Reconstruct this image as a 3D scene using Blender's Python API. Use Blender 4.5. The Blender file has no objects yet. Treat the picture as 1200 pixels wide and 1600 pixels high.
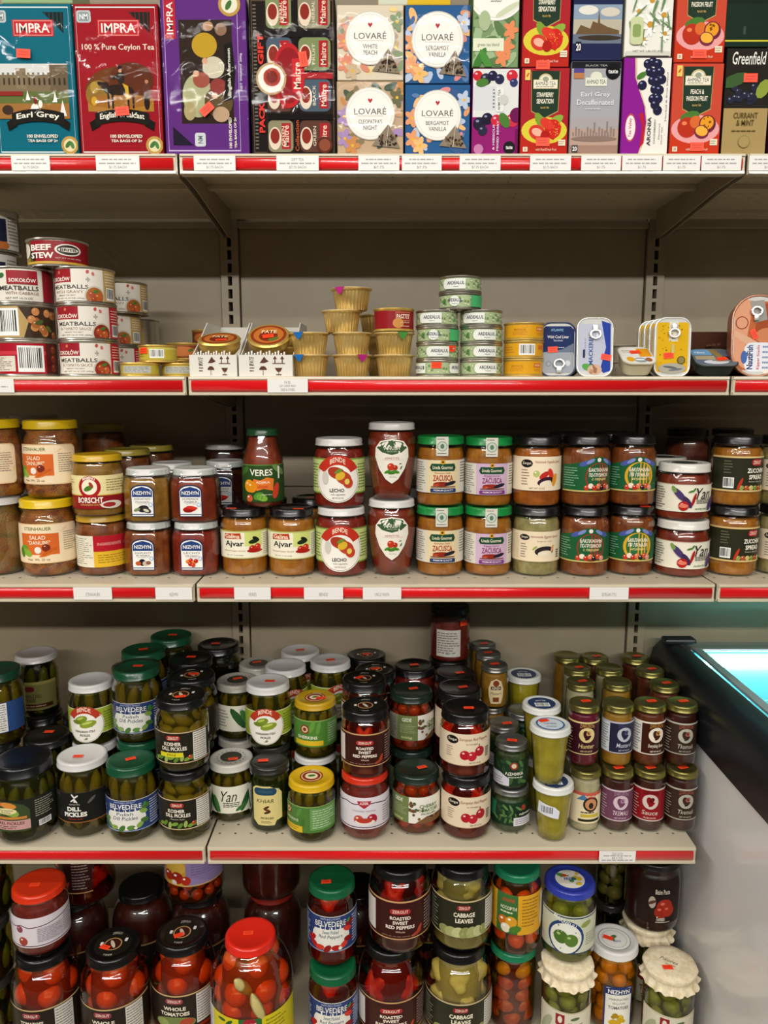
import bpy, bmesh, math, random
from mathutils import Vector, Matrix
PI = math.pi
random.seed(7)
SC = bpy.context.scene
COL = SC.collection

# ------------------------------------------------------------------ camera
EYE = 1.415                      # camera height above the floor
STAND = 1.313                    # distance from camera to the shelf fronts
PITCH = math.radians(9.3)        # looking slightly down
FOC = 1202.0                     # focal length for a 1600 px tall frame
cam_d = bpy.data.cameras.new('camera')
cam_d.sensor_fit = 'VERTICAL'; cam_d.sensor_height = 36.0; cam_d.lens = FOC / 1600 * 36.0
cam_d.clip_start = 0.02
cam = bpy.data.objects.new('camera', cam_d); COL.objects.link(cam)
cam.location = (0, -STAND, EYE); cam.rotation_euler = (PI / 2 - PITCH, 0, 0)
SC.camera = cam

# ------------------------------------------------------------------ world, light, exposure
world = bpy.data.worlds.new('shop_air'); SC.world = world; world.use_nodes = True
wb = world.node_tree.nodes['Background']; wb.inputs[0].default_value = (1.0, 0.95, 0.88, 1); wb.inputs[1].default_value = 0.03
def strip_light(name, loc, sx, sy, power, col):
    l = bpy.data.lights.new(name, 'AREA'); l.shape = 'RECTANGLE'; l.size = sx; l.size_y = sy
    l.energy = power; l.color = col
    o = bpy.data.objects.new(name, l); o.location = loc; COL.objects.link(o); return o
strip_light('ceiling_tube_far', (0.2, -4.0, 2.80), 6.0, 0.12, 144, (1, 0.97, 0.92)).rotation_euler = (math.radians(35), 0, 0)
strip_light('ceiling_tube_middle', (0.1, -2.6, 2.95), 4.0, 0.08, 24, (1, 0.97, 0.92)).rotation_euler = (math.radians(25), 0, 0)
strip_light('ceiling_tube_near', (0.0, -1.35, 2.95), 3.0, 0.08, 18, (1, 0.97, 0.92)).rotation_euler = (math.radians(12), 0, 0)
strip_light('added_fill_left', (-1.9, -0.9, 2.95), 0.08, 2.4, 34, (1, 0.97, 0.92)).rotation_euler = (0, math.radians(-25), 0)  # fill light added to brighten the freezer side and left flanks of the jars
SC.view_settings.view_transform = 'Standard'
SC.view_settings.look = 'None'
SC.view_settings.exposure = 0.12
SC.view_settings.gamma = 1.0
SC.view_settings.use_curve_mapping = False

# ------------------------------------------------------------------ measuring helpers (photo pixel -> metres)
CT, ST = math.cos(PITCH), math.sin(PITCH)
def z_at(v, y):
    """height seen at picture row v on the upright plane at depth y"""
    a = math.atan((v - 800) / FOC) + PITCH
    return EYE - (y + STAND) * math.tan(a)
def x_at(u, y, z):
    dep = (y + STAND) * CT - (z - EYE) * ST
    return (u - 600) / FOC * dep
def y_on(v, z):
    a = math.atan((v - 800) / FOC) + PITCH
    return (EYE - z) / math.tan(a) - STAND

# ------------------------------------------------------------------ materials
_mats = {}
def lin(h):
    h = h.lstrip('#')
    out = []
    for i in (0, 2, 4):
        c = int(h[i:i + 2], 16) / 255
        out.append(c / 12.92 if c <= 0.04045 else ((c + 0.055) / 1.055) ** 2.4)
    return (*out, 1)
def deeper(h, f):
    """the same hue with its linear strength scaled by f"""
    r = [min(1, c * f) for c in lin(h)[:3]]; out = '#'
    for x in r: out += '%02x' % round(255 * (x * 12.92 if x <= .0031308 else 1.055 * x ** (1 / 2.4) - .055))
    return out
def new_mat(name):
    m = bpy.data.materials.new(name); m.use_nodes = True
    return m, m.node_tree, m.node_tree.nodes['Principled BSDF']
def paint(h, rough=0.45, metal=0.0, coat=0.0, emis=0.0):
    """plain printed or painted colour"""
    k = ('p', h, rough, metal, coat, emis)
    if k not in _mats:
        m, nt, b = new_mat('paint_' + h.strip('#'))
        b.inputs['Base Color'].default_value = lin(h); b.inputs['Roughness'].default_value = rough
        b.inputs['Metallic'].default_value = metal; b.inputs['Coat Weight'].default_value = coat
        b.inputs['Coat Roughness'].default_value = 0.08
        if not metal and not coat: b.inputs['Specular IOR Level'].default_value = .22 if rough < .5 else .06
        if emis:
            b.inputs['Emission Color'].default_value = lin(h); b.inputs['Emission Strength'].default_value = emis
        _mats[k] = m
    return _mats[k]
def speckle(h1, h2, scale=60, rough=0.5, metal=0.0, bump=0.0, coat=0.0, lo=0.35, hi=0.65, detail=3, space='Object', dist=0.0):
    """two colours mixed by noise"""
    k = ('s', h1, h2, scale, rough, metal, bump, coat, lo, hi, detail, dist)
    if k not in _mats:
        m, nt, b = new_mat('mixed_' + h1.strip('#'))
        N, L = nt.nodes.new, nt.links.new
        tc = N('ShaderNodeTexCoord'); nz = N('ShaderNodeTexNoise'); nz.inputs['Scale'].default_value = scale
        nz.inputs['Detail'].default_value = detail; nz.inputs['Distortion'].default_value = dist
        oi = N('ShaderNodeObjectInfo'); ad = N('ShaderNodeVectorMath'); ad.operation = 'ADD'
        sc = N('ShaderNodeVectorMath'); sc.operation = 'SCALE'; sc.inputs[3].default_value = 1.0
        L(tc.outputs[space], ad.inputs[0]); L(oi.outputs['Random'], sc.inputs[0]); L(sc.outputs[0], ad.inputs[1])
        L(ad.outputs[0], nz.inputs['Vector'])
        cr = N('ShaderNodeValToRGB'); cr.color_ramp.elements[0].color = lin(h1); cr.color_ramp.elements[1].color = lin(h2)
        cr.color_ramp.elements[0].position = lo; cr.color_ramp.elements[1].position = hi
        L(nz.outputs['Fac'], cr.inputs[0]); L(cr.outputs[0], b.inputs['Base Color'])
        b.inputs['Roughness'].default_value = rough; b.inputs['Metallic'].default_value = metal
        b.inputs['Coat Weight'].default_value = coat
        if bump:
            bp = N('ShaderNodeBump'); bp.inputs['Strength'].default_value = bump; bp.inputs['Distance'].default_value = 0.002
            L(nz.outputs['Fac'], bp.inputs['Height']); L(bp.outputs[0], b.inputs['Normal'])
        _mats[k] = m
    return _mats[k]
def chunky(cols, scale=90, rough=0.4):
    """lumps of several colours (chopped vegetables)"""
    k = ('c', tuple(cols), scale)
    if k not in _mats:
        m, nt, b = new_mat('chopped_' + cols[0].strip('#'))
        N, L = nt.nodes.new, nt.links.new
        tc = N('ShaderNodeTexCoord'); vo = N('ShaderNodeTexVoronoi'); vo.inputs['Scale'].default_value = scale
        nz = N('ShaderNodeTexNoise'); nz.inputs['Scale'].default_value = scale * .6
        mx = N('ShaderNodeMix'); mx.data_type = 'VECTOR'; mx.inputs[0].default_value = 0.03
        mp = N('ShaderNodeMapping'); mp.inputs['Scale'].default_value = (1, 1, 1.5)
        L(tc.outputs['Object'], mp.inputs[0]); L(mp.outputs[0], mx.inputs[4]); L(nz.outputs['Color'], mx.inputs[5])
        L(mx.outputs[1], vo.inputs['Vector'])
        cr = N('ShaderNodeValToRGB'); cr.color_ramp.interpolation = 'LINEAR'
        el = cr.color_ramp.elements
        el[0].color = lin(cols[0]); el[0].position = 0; el[1].color = lin(cols[-1]); el[1].position = 1
        for i, c in enumerate(cols[1:-1]):
            e = el.new((i + 1) / (len(cols) - 1)); e.color = lin(c)
        sx = N('ShaderNodeSeparateColor'); L(vo.outputs['Color'], sx.inputs[0]); L(sx.outputs[0], cr.inputs[0])
        L(cr.outputs[0], b.inputs['Base Color']); b.inputs['Roughness'].default_value = rough
        bp = N('ShaderNodeBump'); bp.inputs['Strength'].default_value = .5; bp.inputs['Distance'].default_value = 0.003
        bp.invert = True
        L(vo.outputs['Distance'], bp.inputs['Height']); L(bp.outputs[0], b.inputs['Normal'])
        _mats[k] = m
    return _mats[k]
def clear(name, tint='#ffffff', rough=0.03, refl=1.0, bump=0.0, bscale=60, ior=1.5, haze=0.0):
    """clear glass / film: fresnel reflection over a see-through body"""
    k = ('g', name)
    if k not in _mats:
        m = bpy.data.materials.new(name); m.use_nodes = True; nt = m.node_tree; nt.nodes.clear()
        N, L = nt.nodes.new, nt.links.new
        out = N('ShaderNodeOutputMaterial'); mix = N('ShaderNodeMixShader'); tr = N('ShaderNodeBsdfTransparent')
        gl = N('ShaderNodeBsdfGlossy'); lw = N('ShaderNodeLayerWeight'); lw.inputs[0].default_value = .5
        pw = N('ShaderNodeMath'); pw.operation = 'POWER'; pw.inputs[1].default_value = 5.0; fr = N('ShaderNodeMath'); fr.operation = 'MULTIPLY_ADD'
        f0 = ((ior - 1) / (ior + 1)) ** 2; fr.inputs[1].default_value = 1 - f0; fr.inputs[2].default_value = f0
        L(lw.outputs['Facing'], pw.inputs[0]); L(pw.outputs[0], fr.inputs[0])
        tr.inputs[0].default_value = lin(tint); gl.inputs['Roughness'].default_value = rough
        mu = N('ShaderNodeMath'); mu.operation = 'MULTIPLY_ADD'; mu.inputs[1].default_value = refl; mu.inputs[2].default_value = haze
        L(fr.outputs[0], mu.inputs[0]); L(mu.outputs[0], mix.inputs[0]); L(tr.outputs[0], mix.inputs[1]); L(gl.outputs[0], mix.inputs[2])
        if bump:
            tc = N('ShaderNodeTexCoord'); nz = N('ShaderNodeTexNoise'); nz.inputs['Scale'].default_value = bscale
            nz.inputs['Detail'].default_value = 2; nz.inputs['Distortion'].default_value = 1.5
            bp = N('ShaderNodeBump'); bp.inputs['Strength'].default_value = bump; bp.inputs['Distance'].default_value = 0.004
            L(tc.outputs['Object'], nz.inputs['Vector']); L(nz.outputs['Fac'], bp.inputs['Height'])
            L(bp.outputs[0], gl.inputs['Normal']); L(bp.outputs[0], lw.inputs['Normal'])
        L(mix.outputs[0], out.inputs[0]); _mats[k] = m
    return _mats[k]
GLASS = clear('jar_glass', '#f6fbf8', 0.03, 2.0, 0.10, 30)
FILM = clear('shrink_film', '#ffffff', 0.10, 0.9, 0.55, 26, 1.5, 0.015)

# ------------------------------------------------------------------ scene-graph helpers
def link(o, parent=None):
    COL.objects.link(o)
    if parent is not None: o.parent = parent
    return o
def thing(name, label, cat, loc=(0, 0, 0), rz=0.0, group=None, rx=0.0, ry=0.0):
    o = bpy.data.objects.new(name, None); o.empty_display_size = 0.02
    COL.objects.link(o); o.location = loc; o.rotation_euler = (rx, ry, rz)
    o['label'] = label; o['category'] = cat
    if group: o['group'] = group
    return o
def tag(o, label, cat, group=None):
    o['label'] = label; o['category'] = cat
    if group: o['group'] = group
    return o
def struct(o):
    o['kind'] = 'structure'; return o
def part(name, me, parent, loc=(0, 0, 0), rot=(0, 0, 0), scale=(1, 1, 1)):
    o = bpy.data.objects.new(name, me); COL.objects.link(o); o.parent = parent
    o.location = loc; o.rotation_euler = rot; o.scale = scale
    return o
def mesh_from(bm, name, mats, smooth=False, angle=None):
    me = bpy.data.meshes.new(name)
    bmesh.ops.recalc_face_normals(bm, faces=bm.faces)
    if smooth:
        for f in bm.faces: f.smooth = True
        if angle:
            for e in bm.edges:
                if len(e.link_faces) == 2 and e.calc_face_angle(0) > angle: e.smooth = False
    bm.to_mesh(me); bm.free()
    for m in (mats if isinstance(mats, (list, tuple)) else [mats]): me.materials.append(m)
    return me
def add_box(bm, x0, x1, y0, y1, z0, z1, bevel=0.0, mi=0):
    r = bmesh.ops.create_cube(bm, size=1.0)
    vs = r['verts']
    for v in vs:
        v.co = Vector((x0 + (v.co.x + .5) * (x1 - x0), y0 + (v.co.y + .5) * (y1 - y0), z0 + (v.co.z + .5) * (z1 - z0)))
    fs = list({f for v in vs for f in v.link_faces})
    for f in fs: f.material_index = mi
    if bevel:
        es = list({e for v in vs for e in v.link_edges})
        rb = bmesh.ops.bevel(bm, geom=es, offset=bevel, segments=2, affect='EDGES', profile=0.5)
        for f in rb['faces']: f.material_index = mi
def prism(bm, prof, x0, x1, mi=0):
    """yz profile pushed along x"""
    a = [bm.verts.new((x0, y, z)) for y, z in prof]; b = [bm.verts.new((x1, y, z)) for y, z in prof]
    n = len(prof); fs = []
    for i in range(n):
        fs.append(bm.faces.new((a[i], a[(i + 1) % n], b[(i + 1) % n], b[i])))
    fs.append(bm.faces.new(a[::-1])); fs.append(bm.faces.new(b))
    for f in fs: f.material_index = mi
def lathe(prof, seg=40, fn=None, bm=None, mi=0):
    """revolve (r, z) pairs about z; fn(angle, r, z) may bend the radius"""
    bm = bm or bmesh.new(); rings = []
    for r, z in prof:
        if r <= 1e-6: rings.append([bm.verts.new((0, 0, z))]); continue
        ring = []
        for i in range(seg):
            a = 2 * PI * i / seg; rr = fn(a, r, z) if fn else r
            ring.append(bm.verts.new((rr * math.sin(a), -rr * math.cos(a), z)))
        rings.append(ring)
    for A, B in zip(rings, rings[1:]):
        for i in range(seg):
            j = (i + 1) % seg
            if len(A) == 1 and len(B) == 1: continue
            if len(A) == 1: f = bm.faces.new((A[0], B[i], B[j]))
            elif len(B) == 1: f = bm.faces.new((A[i], A[j], B[0]))
            else: f = bm.faces.new((A[i], A[j], B[j], B[i]))
            f.material_index = mi
    return bm

# ------------------------------------------------------------------ printed artwork
_glyph = {}
def glyphs(txt, bold, sp):
    k = (txt, bold, sp)
    if k not in _glyph:
        c = bpy.data.curves.new('lettering', 'FONT'); c.body = txt; c.resolution_u = 2; c.offset = bold; c.space_character = sp
        o = bpy.data.objects.new('lettering', c); me = bpy.data.meshes.new_from_object(o)
        vs = [(v.co.x, v.co.y) for v in me.vertices]; fs = [list(p.vertices) for p in me.polygons]
        bpy.data.objects.remove(o); bpy.data.meshes.remove(me); bpy.data.curves.remove(c)
        if vs:
            x0 = min(v[0] for v in vs); x1 = max(v[0] for v in vs); y0 = min(v[1] for v in vs); y1 = max(v[1] for v in vs)
            vs = [((x - x0) / (x1 - x0 or 1) - .5, (y - y0) / (y1 - y0 or 1) - .5) for x, y in vs]
        _glyph[k] = (vs, fs)
    return _glyph[k]
def inside(x, y, poly):
    return all((bx - ax) * (y - ay) - (by - ay) * (x - ax) > -1e-9 for (ax, ay), (bx, by) in zip(poly, poly[1:] + poly[:1]))
class Art:
    """flat artwork; x in -1..1 across, y in 0..1 up, real size w x h metres"""
    def __init__(s, w, h, seed=1):
        s.w, s.h, s.it, s.rnd = w, h, [], random.Random(seed)
        s.clip = [(-w / 2, 0), (w / 2, 0), (w / 2, h), (-w / 2, h)]      # nothing printed beyond the edge
    def X(s, x): return x * s.w / 2
    def add(s, vs, fs, col, **kw):
        s.it.append(([(s.X(x), y * s.h) for x, y in vs], fs, col))
    def p(s, pts, col): s.add(pts, [list(range(len(pts)))], col); return s
    def r(s, x0, y0, x1, y1, col): return s.p([(x0, y0), (x1, y0), (x1, y1), (x0, y1)], col)
    def rr(s, x0, y0, x1, y1, col, q=.25):
        """rounded rectangle"""
        W = abs(x1 - x0) * s.w / 2; H = abs(y1 - y0) * s.h; rad = q * min(W, H); rx = rad / (s.w / 2); ry = rad / s.h; pts = []
        for cx, cy, a0 in ((x1 - rx, y1 - ry, 0), (x0 + rx, y1 - ry, 90), (x0 + rx, y0 + ry, 180), (x1 - rx, y0 + ry, 270)):
            for k in range(5):
                a = math.radians(a0 + k * 22.5); pts.append((cx + rx * math.cos(a), cy + ry * math.sin(a)))
        return s.p(pts, col)
    def e(s, cx, cy, rx, ry, col, n=24, a0=0, a1=360, rot=0):
        pts = []
        full = a1 - a0 >= 360
        for k in range(n if full else n + 1):
            a = math.radians(a0 + (a1 - a0) * k / n); px, py = rx * s.w / 2 * math.cos(a), ry * s.h * math.sin(a)
            if rot:
                t = math.radians(rot); px, py = px * math.cos(t) - py * math.sin(t), px * math.sin(t) + py * math.cos(t)
            pts.append((cx + px / (s.w / 2), cy + py / s.h))
        return s.p(pts, col)
    def c(s, cx, cy, ry, col, **k): return s.e(cx, cy, ry * s.h / (s.w / 2), ry, col, **k)
    def ring(s, cx, cy, ry, t, col, inner):
        s.c(cx, cy, ry, col); return s.c(cx, cy, ry - t, inner)
    def band(s, cx, cy, r0, r1, a0, a1, col, n=16):
        q = []
        for i in range(n + 1):
            a = math.radians(a0 + (a1 - a0) * i / n); q.append((math.cos(a) * s.h / (s.w / 2), math.sin(a)))
        for (xa, ya), (xb, yb) in zip(q, q[1:]):
            s.p([(cx + xa * r0, cy + ya * r0), (cx + xa * r1, cy + ya * r1), (cx + xb * r1, cy + yb * r1), (cx + xb * r0, cy + yb * r0)], col)
        return s
    def leaf(s, cx, cy, L, ang, col, fat=.35):
        rx = L * s.h / (s.w / 2) / 2
        return s.e(cx, cy, rx, L * fat / 2, col, n=10, rot=ang)
    def fruit(s, cx, cy, r, col, hi='#ffffff'):
        s.c(cx, cy, r, col, n=16); return s.e(cx - r * .3 * s.h / s.w * 2, cy + r * .4, r * .28 * s.h / s.w * 2, r * .2, hi, n=8)
    def t(s, txt, cx, cy, w, h, col, bold=0.0, sh=0.0, rot=0, arc=0.0, sp=1.0):
        """lettering fitted to a w x h box (w in x units, h in y units)"""
        vs, fs = glyphs(txt, bold, sp)
        if not vs: return s
        t = math.radians(rot); W, H = w * s.w / 2, h * s.h; out = []
        for x, y in vs:
            px, py = x * W + sh * y * H, y * H + arc * h * s.h * (1 - (2 * x) ** 2)
            px, py = px * math.cos(t) - py * math.sin(t), px * math.sin(t) + py * math.cos(t)
            out.append((cx + px / (s.w / 2), cy + py / s.h))
        s.add(out, fs, col); return s
    def tv(s, txt, cx, cy, length, thick, col, up=True, **k):
        """vertical lettering; length in y units, thick in x units"""
        return s.t(txt, cx, cy, length * s.h / (s.w / 2), thick * (s.w / 2) / s.h, col, rot=90 if up else -90, **k)
    def lines(s, x0, y0, x1, y1, n, col, fill=.35, rag=.3):
        """rows of print too small to read"""
        vs, fs = [], []
        dy = (y1 - y0) / n
        for i in range(n):
            x = x0; xe = x1 - s.rnd.random() * rag * (x1 - x0)
            while x < xe:
                ww = min((x1 - x0) * s.rnd.uniform(.08, .22), xe - x); b = y0 + i * dy + dy * .3
                k = len(vs); vs += [(x, b), (x + ww, b), (x + ww, b + dy * fill), (x, b + dy * fill)]; fs.append([k, k + 1, k + 2, k + 3])
                x += ww + (x1 - x0) * .03
        s.add(vs, fs, col); return s
    def bars(s, x0, y0, x1, y1, col='#222222', bg='#f2f2ee', n=16):
        s.r(x0, y0, x1, y1, bg); vs, fs = [], []
        dx = (x1 - x0) * .88 / n; a = x0 + (x1 - x0) * .06
        for i in range(n):
            ww = dx * s.rnd.choice((.3, .5, .75)); k = len(vs)
            vs += [(a + i * dx, y0 + (y1 - y0) * .15), (a + i * dx + ww, y0 + (y1 - y0) * .15), (a + i * dx + ww, y1 - (y1 - y0) * .08), (a + i * dx, y1 - (y1 - y0) * .08)]; fs.append([k, k + 1, k + 2, k + 3])
        s.add(vs, fs, col); return s
    def frame(s, col, tx, ty, x0=-1, y0=0, x1=1, y1=1):
        s.r(x0, y0, x1, y0 + ty, col).r(x0, y1 - ty, x1, y1, col); return s.r(x0, y0, x0 + tx, y1, col).r(x1 - tx, y0, x1, y1, col)
    def dots(s, x0, y0, x1, y1, n, r, cols):
        for _ in range(n): s.c(s.rnd.uniform(x0, x1), s.rnd.uniform(y0, y1), r * s.rnd.uniform(.5, 1.2), s.rnd.choice(cols), n=8)
        return s
    def bake(s, bm, mats, mapper, step=None, hstep=None, rough=0.35, lift=0.00004, base=0.00012, coat=0.0, ox=0.0, oz=0.0):
        """write all shapes into bm; mapper(x, off, z) -> Vector"""
        for li, (vs, fs, col) in enumerate(s.it):
            m = paint(col, rough, 0, coat)
            if m not in mats: mats.append(m)
            mi = mats.index(m); off = base + li * lift
            tb = bmesh.new(); tv = [tb.verts.new((x + ox, z + oz, 0)) for x, z in vs]
            for f in fs:
                try: tb.faces.new([tv[i] for i in f])
                except ValueError: pass
            cl = s.clip
            if any(not inside(v[0], v[1], cl) for v in vs):
                bmesh.ops.triangulate(tb, faces=tb.faces[:])
                for (ax_, ay_), (bx_, by_) in zip(cl, cl[1:] + cl[:1]):
                    ex, ey = bx_ - ax_, by_ - ay_
                    if not tb.verts or ex * ex + ey * ey < 1e-14: continue
                    bmesh.ops.bisect_plane(tb, geom=list(tb.verts) + list(tb.edges) + list(tb.faces), plane_co=(ax_ + ox, ay_ + oz, 0), plane_no=(ey, -ex, 0), clear_outer=True, dist=1e-8)
                if not tb.verts: tb.free(); continue
            if step or hstep:
                bmesh.ops.triangulate(tb, faces=[f for f in tb.faces if len(f.verts) > 4])
                xs = [v.co.x for v in tb.verts]; zs = [v.co.y for v in tb.verts]
                for st, lo, hi, ax in ((step, min(xs), max(xs), 0), (hstep, min(zs), max(zs), 1)):
                    if not st: continue
                    k = math.floor(lo / st) + 1
                    while k * st < hi - 1e-7:
                        pc = Vector((0, 0, 0)); pc[ax] = k * st; pn = Vector((0, 0, 0)); pn[ax] = 1
                        bmesh.ops.bisect_plane(tb, geom=list(tb.verts) + list(tb.edges) + list(tb.faces), plane_co=pc, plane_no=pn, dist=1e-7); k += 1
            idx = {}
            for v in tb.verts: idx[v] = bm.verts.new(mapper(v.co.x, off, v.co.y))
            for f in tb.faces:
                try:
                    nf = bm.faces.new([idx[v] for v in f.verts]); nf.material_index = mi; nf.smooth = True
                except ValueError: pass
            tb.free()
def art_mesh(name, art, mapper, mats0=(), bm=None, **k):
    bm = bm or bmesh.new(); mats = list(mats0); art.bake(bm, mats, mapper, **k)
    me = bpy.data.meshes.new(name); bm.normal_update(); bm.to_mesh(me); bm.free()
    for m in mats: me.materials.append(m)
    return me
flat_front = lambda y: (lambda x, o, z: Vector((x, y - o, z)))
flat_top = lambda zt: (lambda x, o, z: Vector((x, z, zt + o)))
def round_wall(rf, r0):
    """artwork bent round an upright wall of radius rf(z)"""
    def f(x, o, z):
        r = rf(z) + o; a = x / r0
        return Vector((r * math.sin(a), -r * math.cos(a), z))
    return f
# ------------------------------------------------------------------ jars: shapes
def interp(prof, z):
    for (r0, z0), (r1, z1) in zip(prof, prof[1:]):
        if z1 > z0 and z0 <= z <= z1: return r0 + (r1 - r0) * (z - z0) / (z1 - z0)
    return prof[-1][0] if z > prof[-1][1] else prof[1][0]
def jar_profile(style, h, r, nr, lh):
    t = h - lh
    if style == 'straight':
        return [(0, .0015), (r * .80, .0015), (r * .84, 0), (r * .94, .0012), (r * .985, .005), (r, .011), (r, t - .021), (r * .99, t - .015), (r * .95, t - .009), (nr * 1.0 + .001, t - .003), (nr * .97, t + .001), (nr * .95, t + lh * .8)]
    if style == 'soft':       # rounded shoulders and foot
        return [(0, .002), (r * .70, .002), (r * .74, 0), (r * .88, .002), (r * .96, .008), (r, .018), (r, t - .036), (r * .985, t - .026), (r * .93, t - .015), (r * .85, t - .007), (nr, t - .002), (nr * .95, t + lh * .8)]
    if style == 'big':        # wide body, long sloping shoulder, narrow neck
        return [(0, .003), (r * .70, .003), (r * .75, 0), (r * .90, .003), (r * .97, .012), (r, .026), (r, h * .50), (r * .995, h * .60), (r * .97, h * .68), (r * .91, h * .76), (r * .80, h * .84), (r * .68, t - .008), (nr, t - .001), (nr * .95, t + lh * .8)]
    if style == 'taper':      # widest high up, narrowing to the foot
        return [(0, .002), (r * .62, .002), (r * .66, 0), (r * .76, .003), (r * .83, h * .14), (r * .92, h * .36), (r * .985, h * .58), (r, h * .72), (r * .99, h * .80), (r * .955, t - .010), (nr, t - .002), (nr * .95, t + lh * .8)]
    if style == 'bottle':     # sloping bottle shoulder
        return [(0, .002), (r * .74, .002), (r * .78, 0), (r * .92, .003), (r, .012), (r * .99, .07), (r * .97, .085), (r * .90, .098), (r * .80, .109), (r * .73, .118), (r * .70, t - .004), (nr, t), (nr * .95, t + lh * .8)]
    if style == 'cup':        # faceted drinking-glass shape
        return [(0, .002), (r * .66, .002), (r * .70, 0), (r * .75, .003), (r * .80, .02), (r * .845, .04), (r * .85, .042), (r * .90, .062), (r * .905, .064), (r * .95, .084), (r * .96, t - .004), (r * .97, t + lh * .8)]
    raise ValueError(style)
def shape_fn(kind):
    if kind == 'square':      # eight-sided: flat front, cut corners
        def fn(a, r, z):
            k = 4; m = PI / 2; d = ((a + m / 2) % m) - m / 2
            sq = 1 / max(math.cos(d), .01); oc = 1.09 / max(math.cos(abs(d) - PI / 4), .01)
            return r * (min(sq, oc) * .93 + .07)
        return fn
    if kind == 'flute_base':  # small upright ribs near the foot and the shoulder
        return lambda a, r, z: r * (1 + (.006 * math.cos(26 * a) if (z < .030 or z > .088) else 0))
    if kind == 'panes':
        return lambda a, r, z: r * (1 - .02 * abs(math.sin(7 * a)) ** .5) if z < .09 else r
    if kind == 'ribbed':
        return lambda a, r, z: r * (1 + .012 * math.cos(22 * a) * (1 if .008 < z < .034 else 0))
    return None
def lid_mesh(h, rl, lh, col, art=None, look='enamel'):
    mats = [paint(col, .30, 0, .25) if look == 'enamel' else paint(col, .32, .85) if look == 'metal' else paint(col, .8)]
    b = h - lh; bm = bmesh.new()
    prof = [(0, h - .0014), (rl * .78, h - .0014), (rl * .83, h - .0002), (rl * .93, h), (rl * .985, h - .0012), (rl, h - .0035), (rl, b + .0030), (rl + .0010, b + .0020), (rl + .0010, b + .0004), (rl * .975, b)]
    lathe(prof, 44, lambda a, r, z: r + (.00035 * math.cos(44 * a / 1.0 * 1.0) if (b + .004 < z < h - .003) else 0), bm)
    bmesh.ops.recalc_face_normals(bm, faces=bm.faces)
    for f in bm.faces: f.smooth = True
    if art:
        A = Art(rl * 1.56, rl * 1.56); art(A); A.bake(bm, mats, flat_top(h - .0014), oz=-rl * .78)
    me = bpy.data.meshes.new('lid'); bm.to_mesh(me); bm.free()
    for m in mats: me.materials.append(m)
    return me
def cloth_lid_mesh(h, rl, col, art):
    """paper cloth cap tied over a lid: flat eight-cornered top and a ruffled skirt"""
    m = speckle(col, '#efe2c4', 120, .85, bump=.3); mats = [m]
    oct_ = lambda a: 1 / math.cos(((a + PI / 8) % (PI / 4)) - PI / 8)
    prof = [(0, h), (rl * .7, h), (rl * 1.0, h - .001), (rl * 1.03, h - .004), (rl * .99, h - .013), (rl * .97, h - .016), (rl * 1.04, h - .022), (rl * 1.12, h - .030)]
    def fn(a, r, z):
        if z > h - .006: return r * (.55 + .45 * oct_(a)) if r > .01 else r
        k = max(0, (h - .014 - z) / .016); return r * (1 + .06 * k * math.sin(15 * a) + .03 * k * math.sin(23 * a + 1))
    bm = lathe(prof, 90, fn)
    for v in bm.verts:
        if v.co.z < h - .029: v.co.z += .004 * math.sin(15 * math.atan2(v.co.x, v.co.y) + .5)
    bmesh.ops.recalc_face_normals(bm, faces=bm.faces)
    for f in bm.faces: f.smooth = True
    if art:
        A = Art(rl * 1.5, rl * 1.5); art(A); A.bake(bm, mats, flat_top(h), oz=-rl * .75, rough=.8)
    me = bpy.data.meshes.new('cloth_cap'); bm.to_mesh(me); bm.free()
    for x in mats: me.materials.append(x)
    return me

# ------------------------------------------------------------------ jars: contents
def blob_mesh(name, mat, kind, seed=0):
    rnd = random.Random(seed); bm = bmesh.new()
    bmesh.ops.create_icosphere(bm, subdivisions=3, radius=1.0)
    ph = [rnd.uniform(0, 6.28) for _ in range(8)]
    for v in bm.verts:
        x, y, z = v.co
        if kind == 'gherkin':
            b = .12 * x * 1 if False else 0
            k = (1 - abs(z) ** 3 * .25); wob = 1 + .05 * math.sin(9 * z + ph[0]) * math.cos(3 * math.atan2(y, x) + ph[1])
            v.co = Vector((x * k * wob + .18 * (z * z - .4), y * k * wob, z))
        elif kind == 'tomato':
            v.co = Vector((x, y, z)) * (1 + .03 * math.sin(3 * x + ph[0]) - .10 * math.exp(-((1 - z) * 9)))
        elif kind == 'fold':   # torn pepper or cabbage lumps
            a = math.atan2(y, x)
            v.co *= 1 + .14 * math.sin(3 * a + 4 * z + ph[0]) + .09 * math.sin(5 * z - 2 * a + ph[1]) + .05 * math.sin(9 * x + ph[2])
        elif kind == 'pepper':
            a = math.atan2(y, x); v.co = Vector((x, y, z)) * (1 + .08 * math.cos(4 * a + ph[0]) * (1 - abs(z)))
    mx_ = max(math.hypot(v.co.x, v.co.y) for v in bm.verts); mz_ = max(abs(v.co.z) for v in bm.verts)
    for v in bm.verts: v.co = Vector((v.co.x / mx_, v.co.y / mx_, v.co.z / mz_))
    return mesh_from(bm, name, mat, True)
ITEMS = {}
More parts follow.
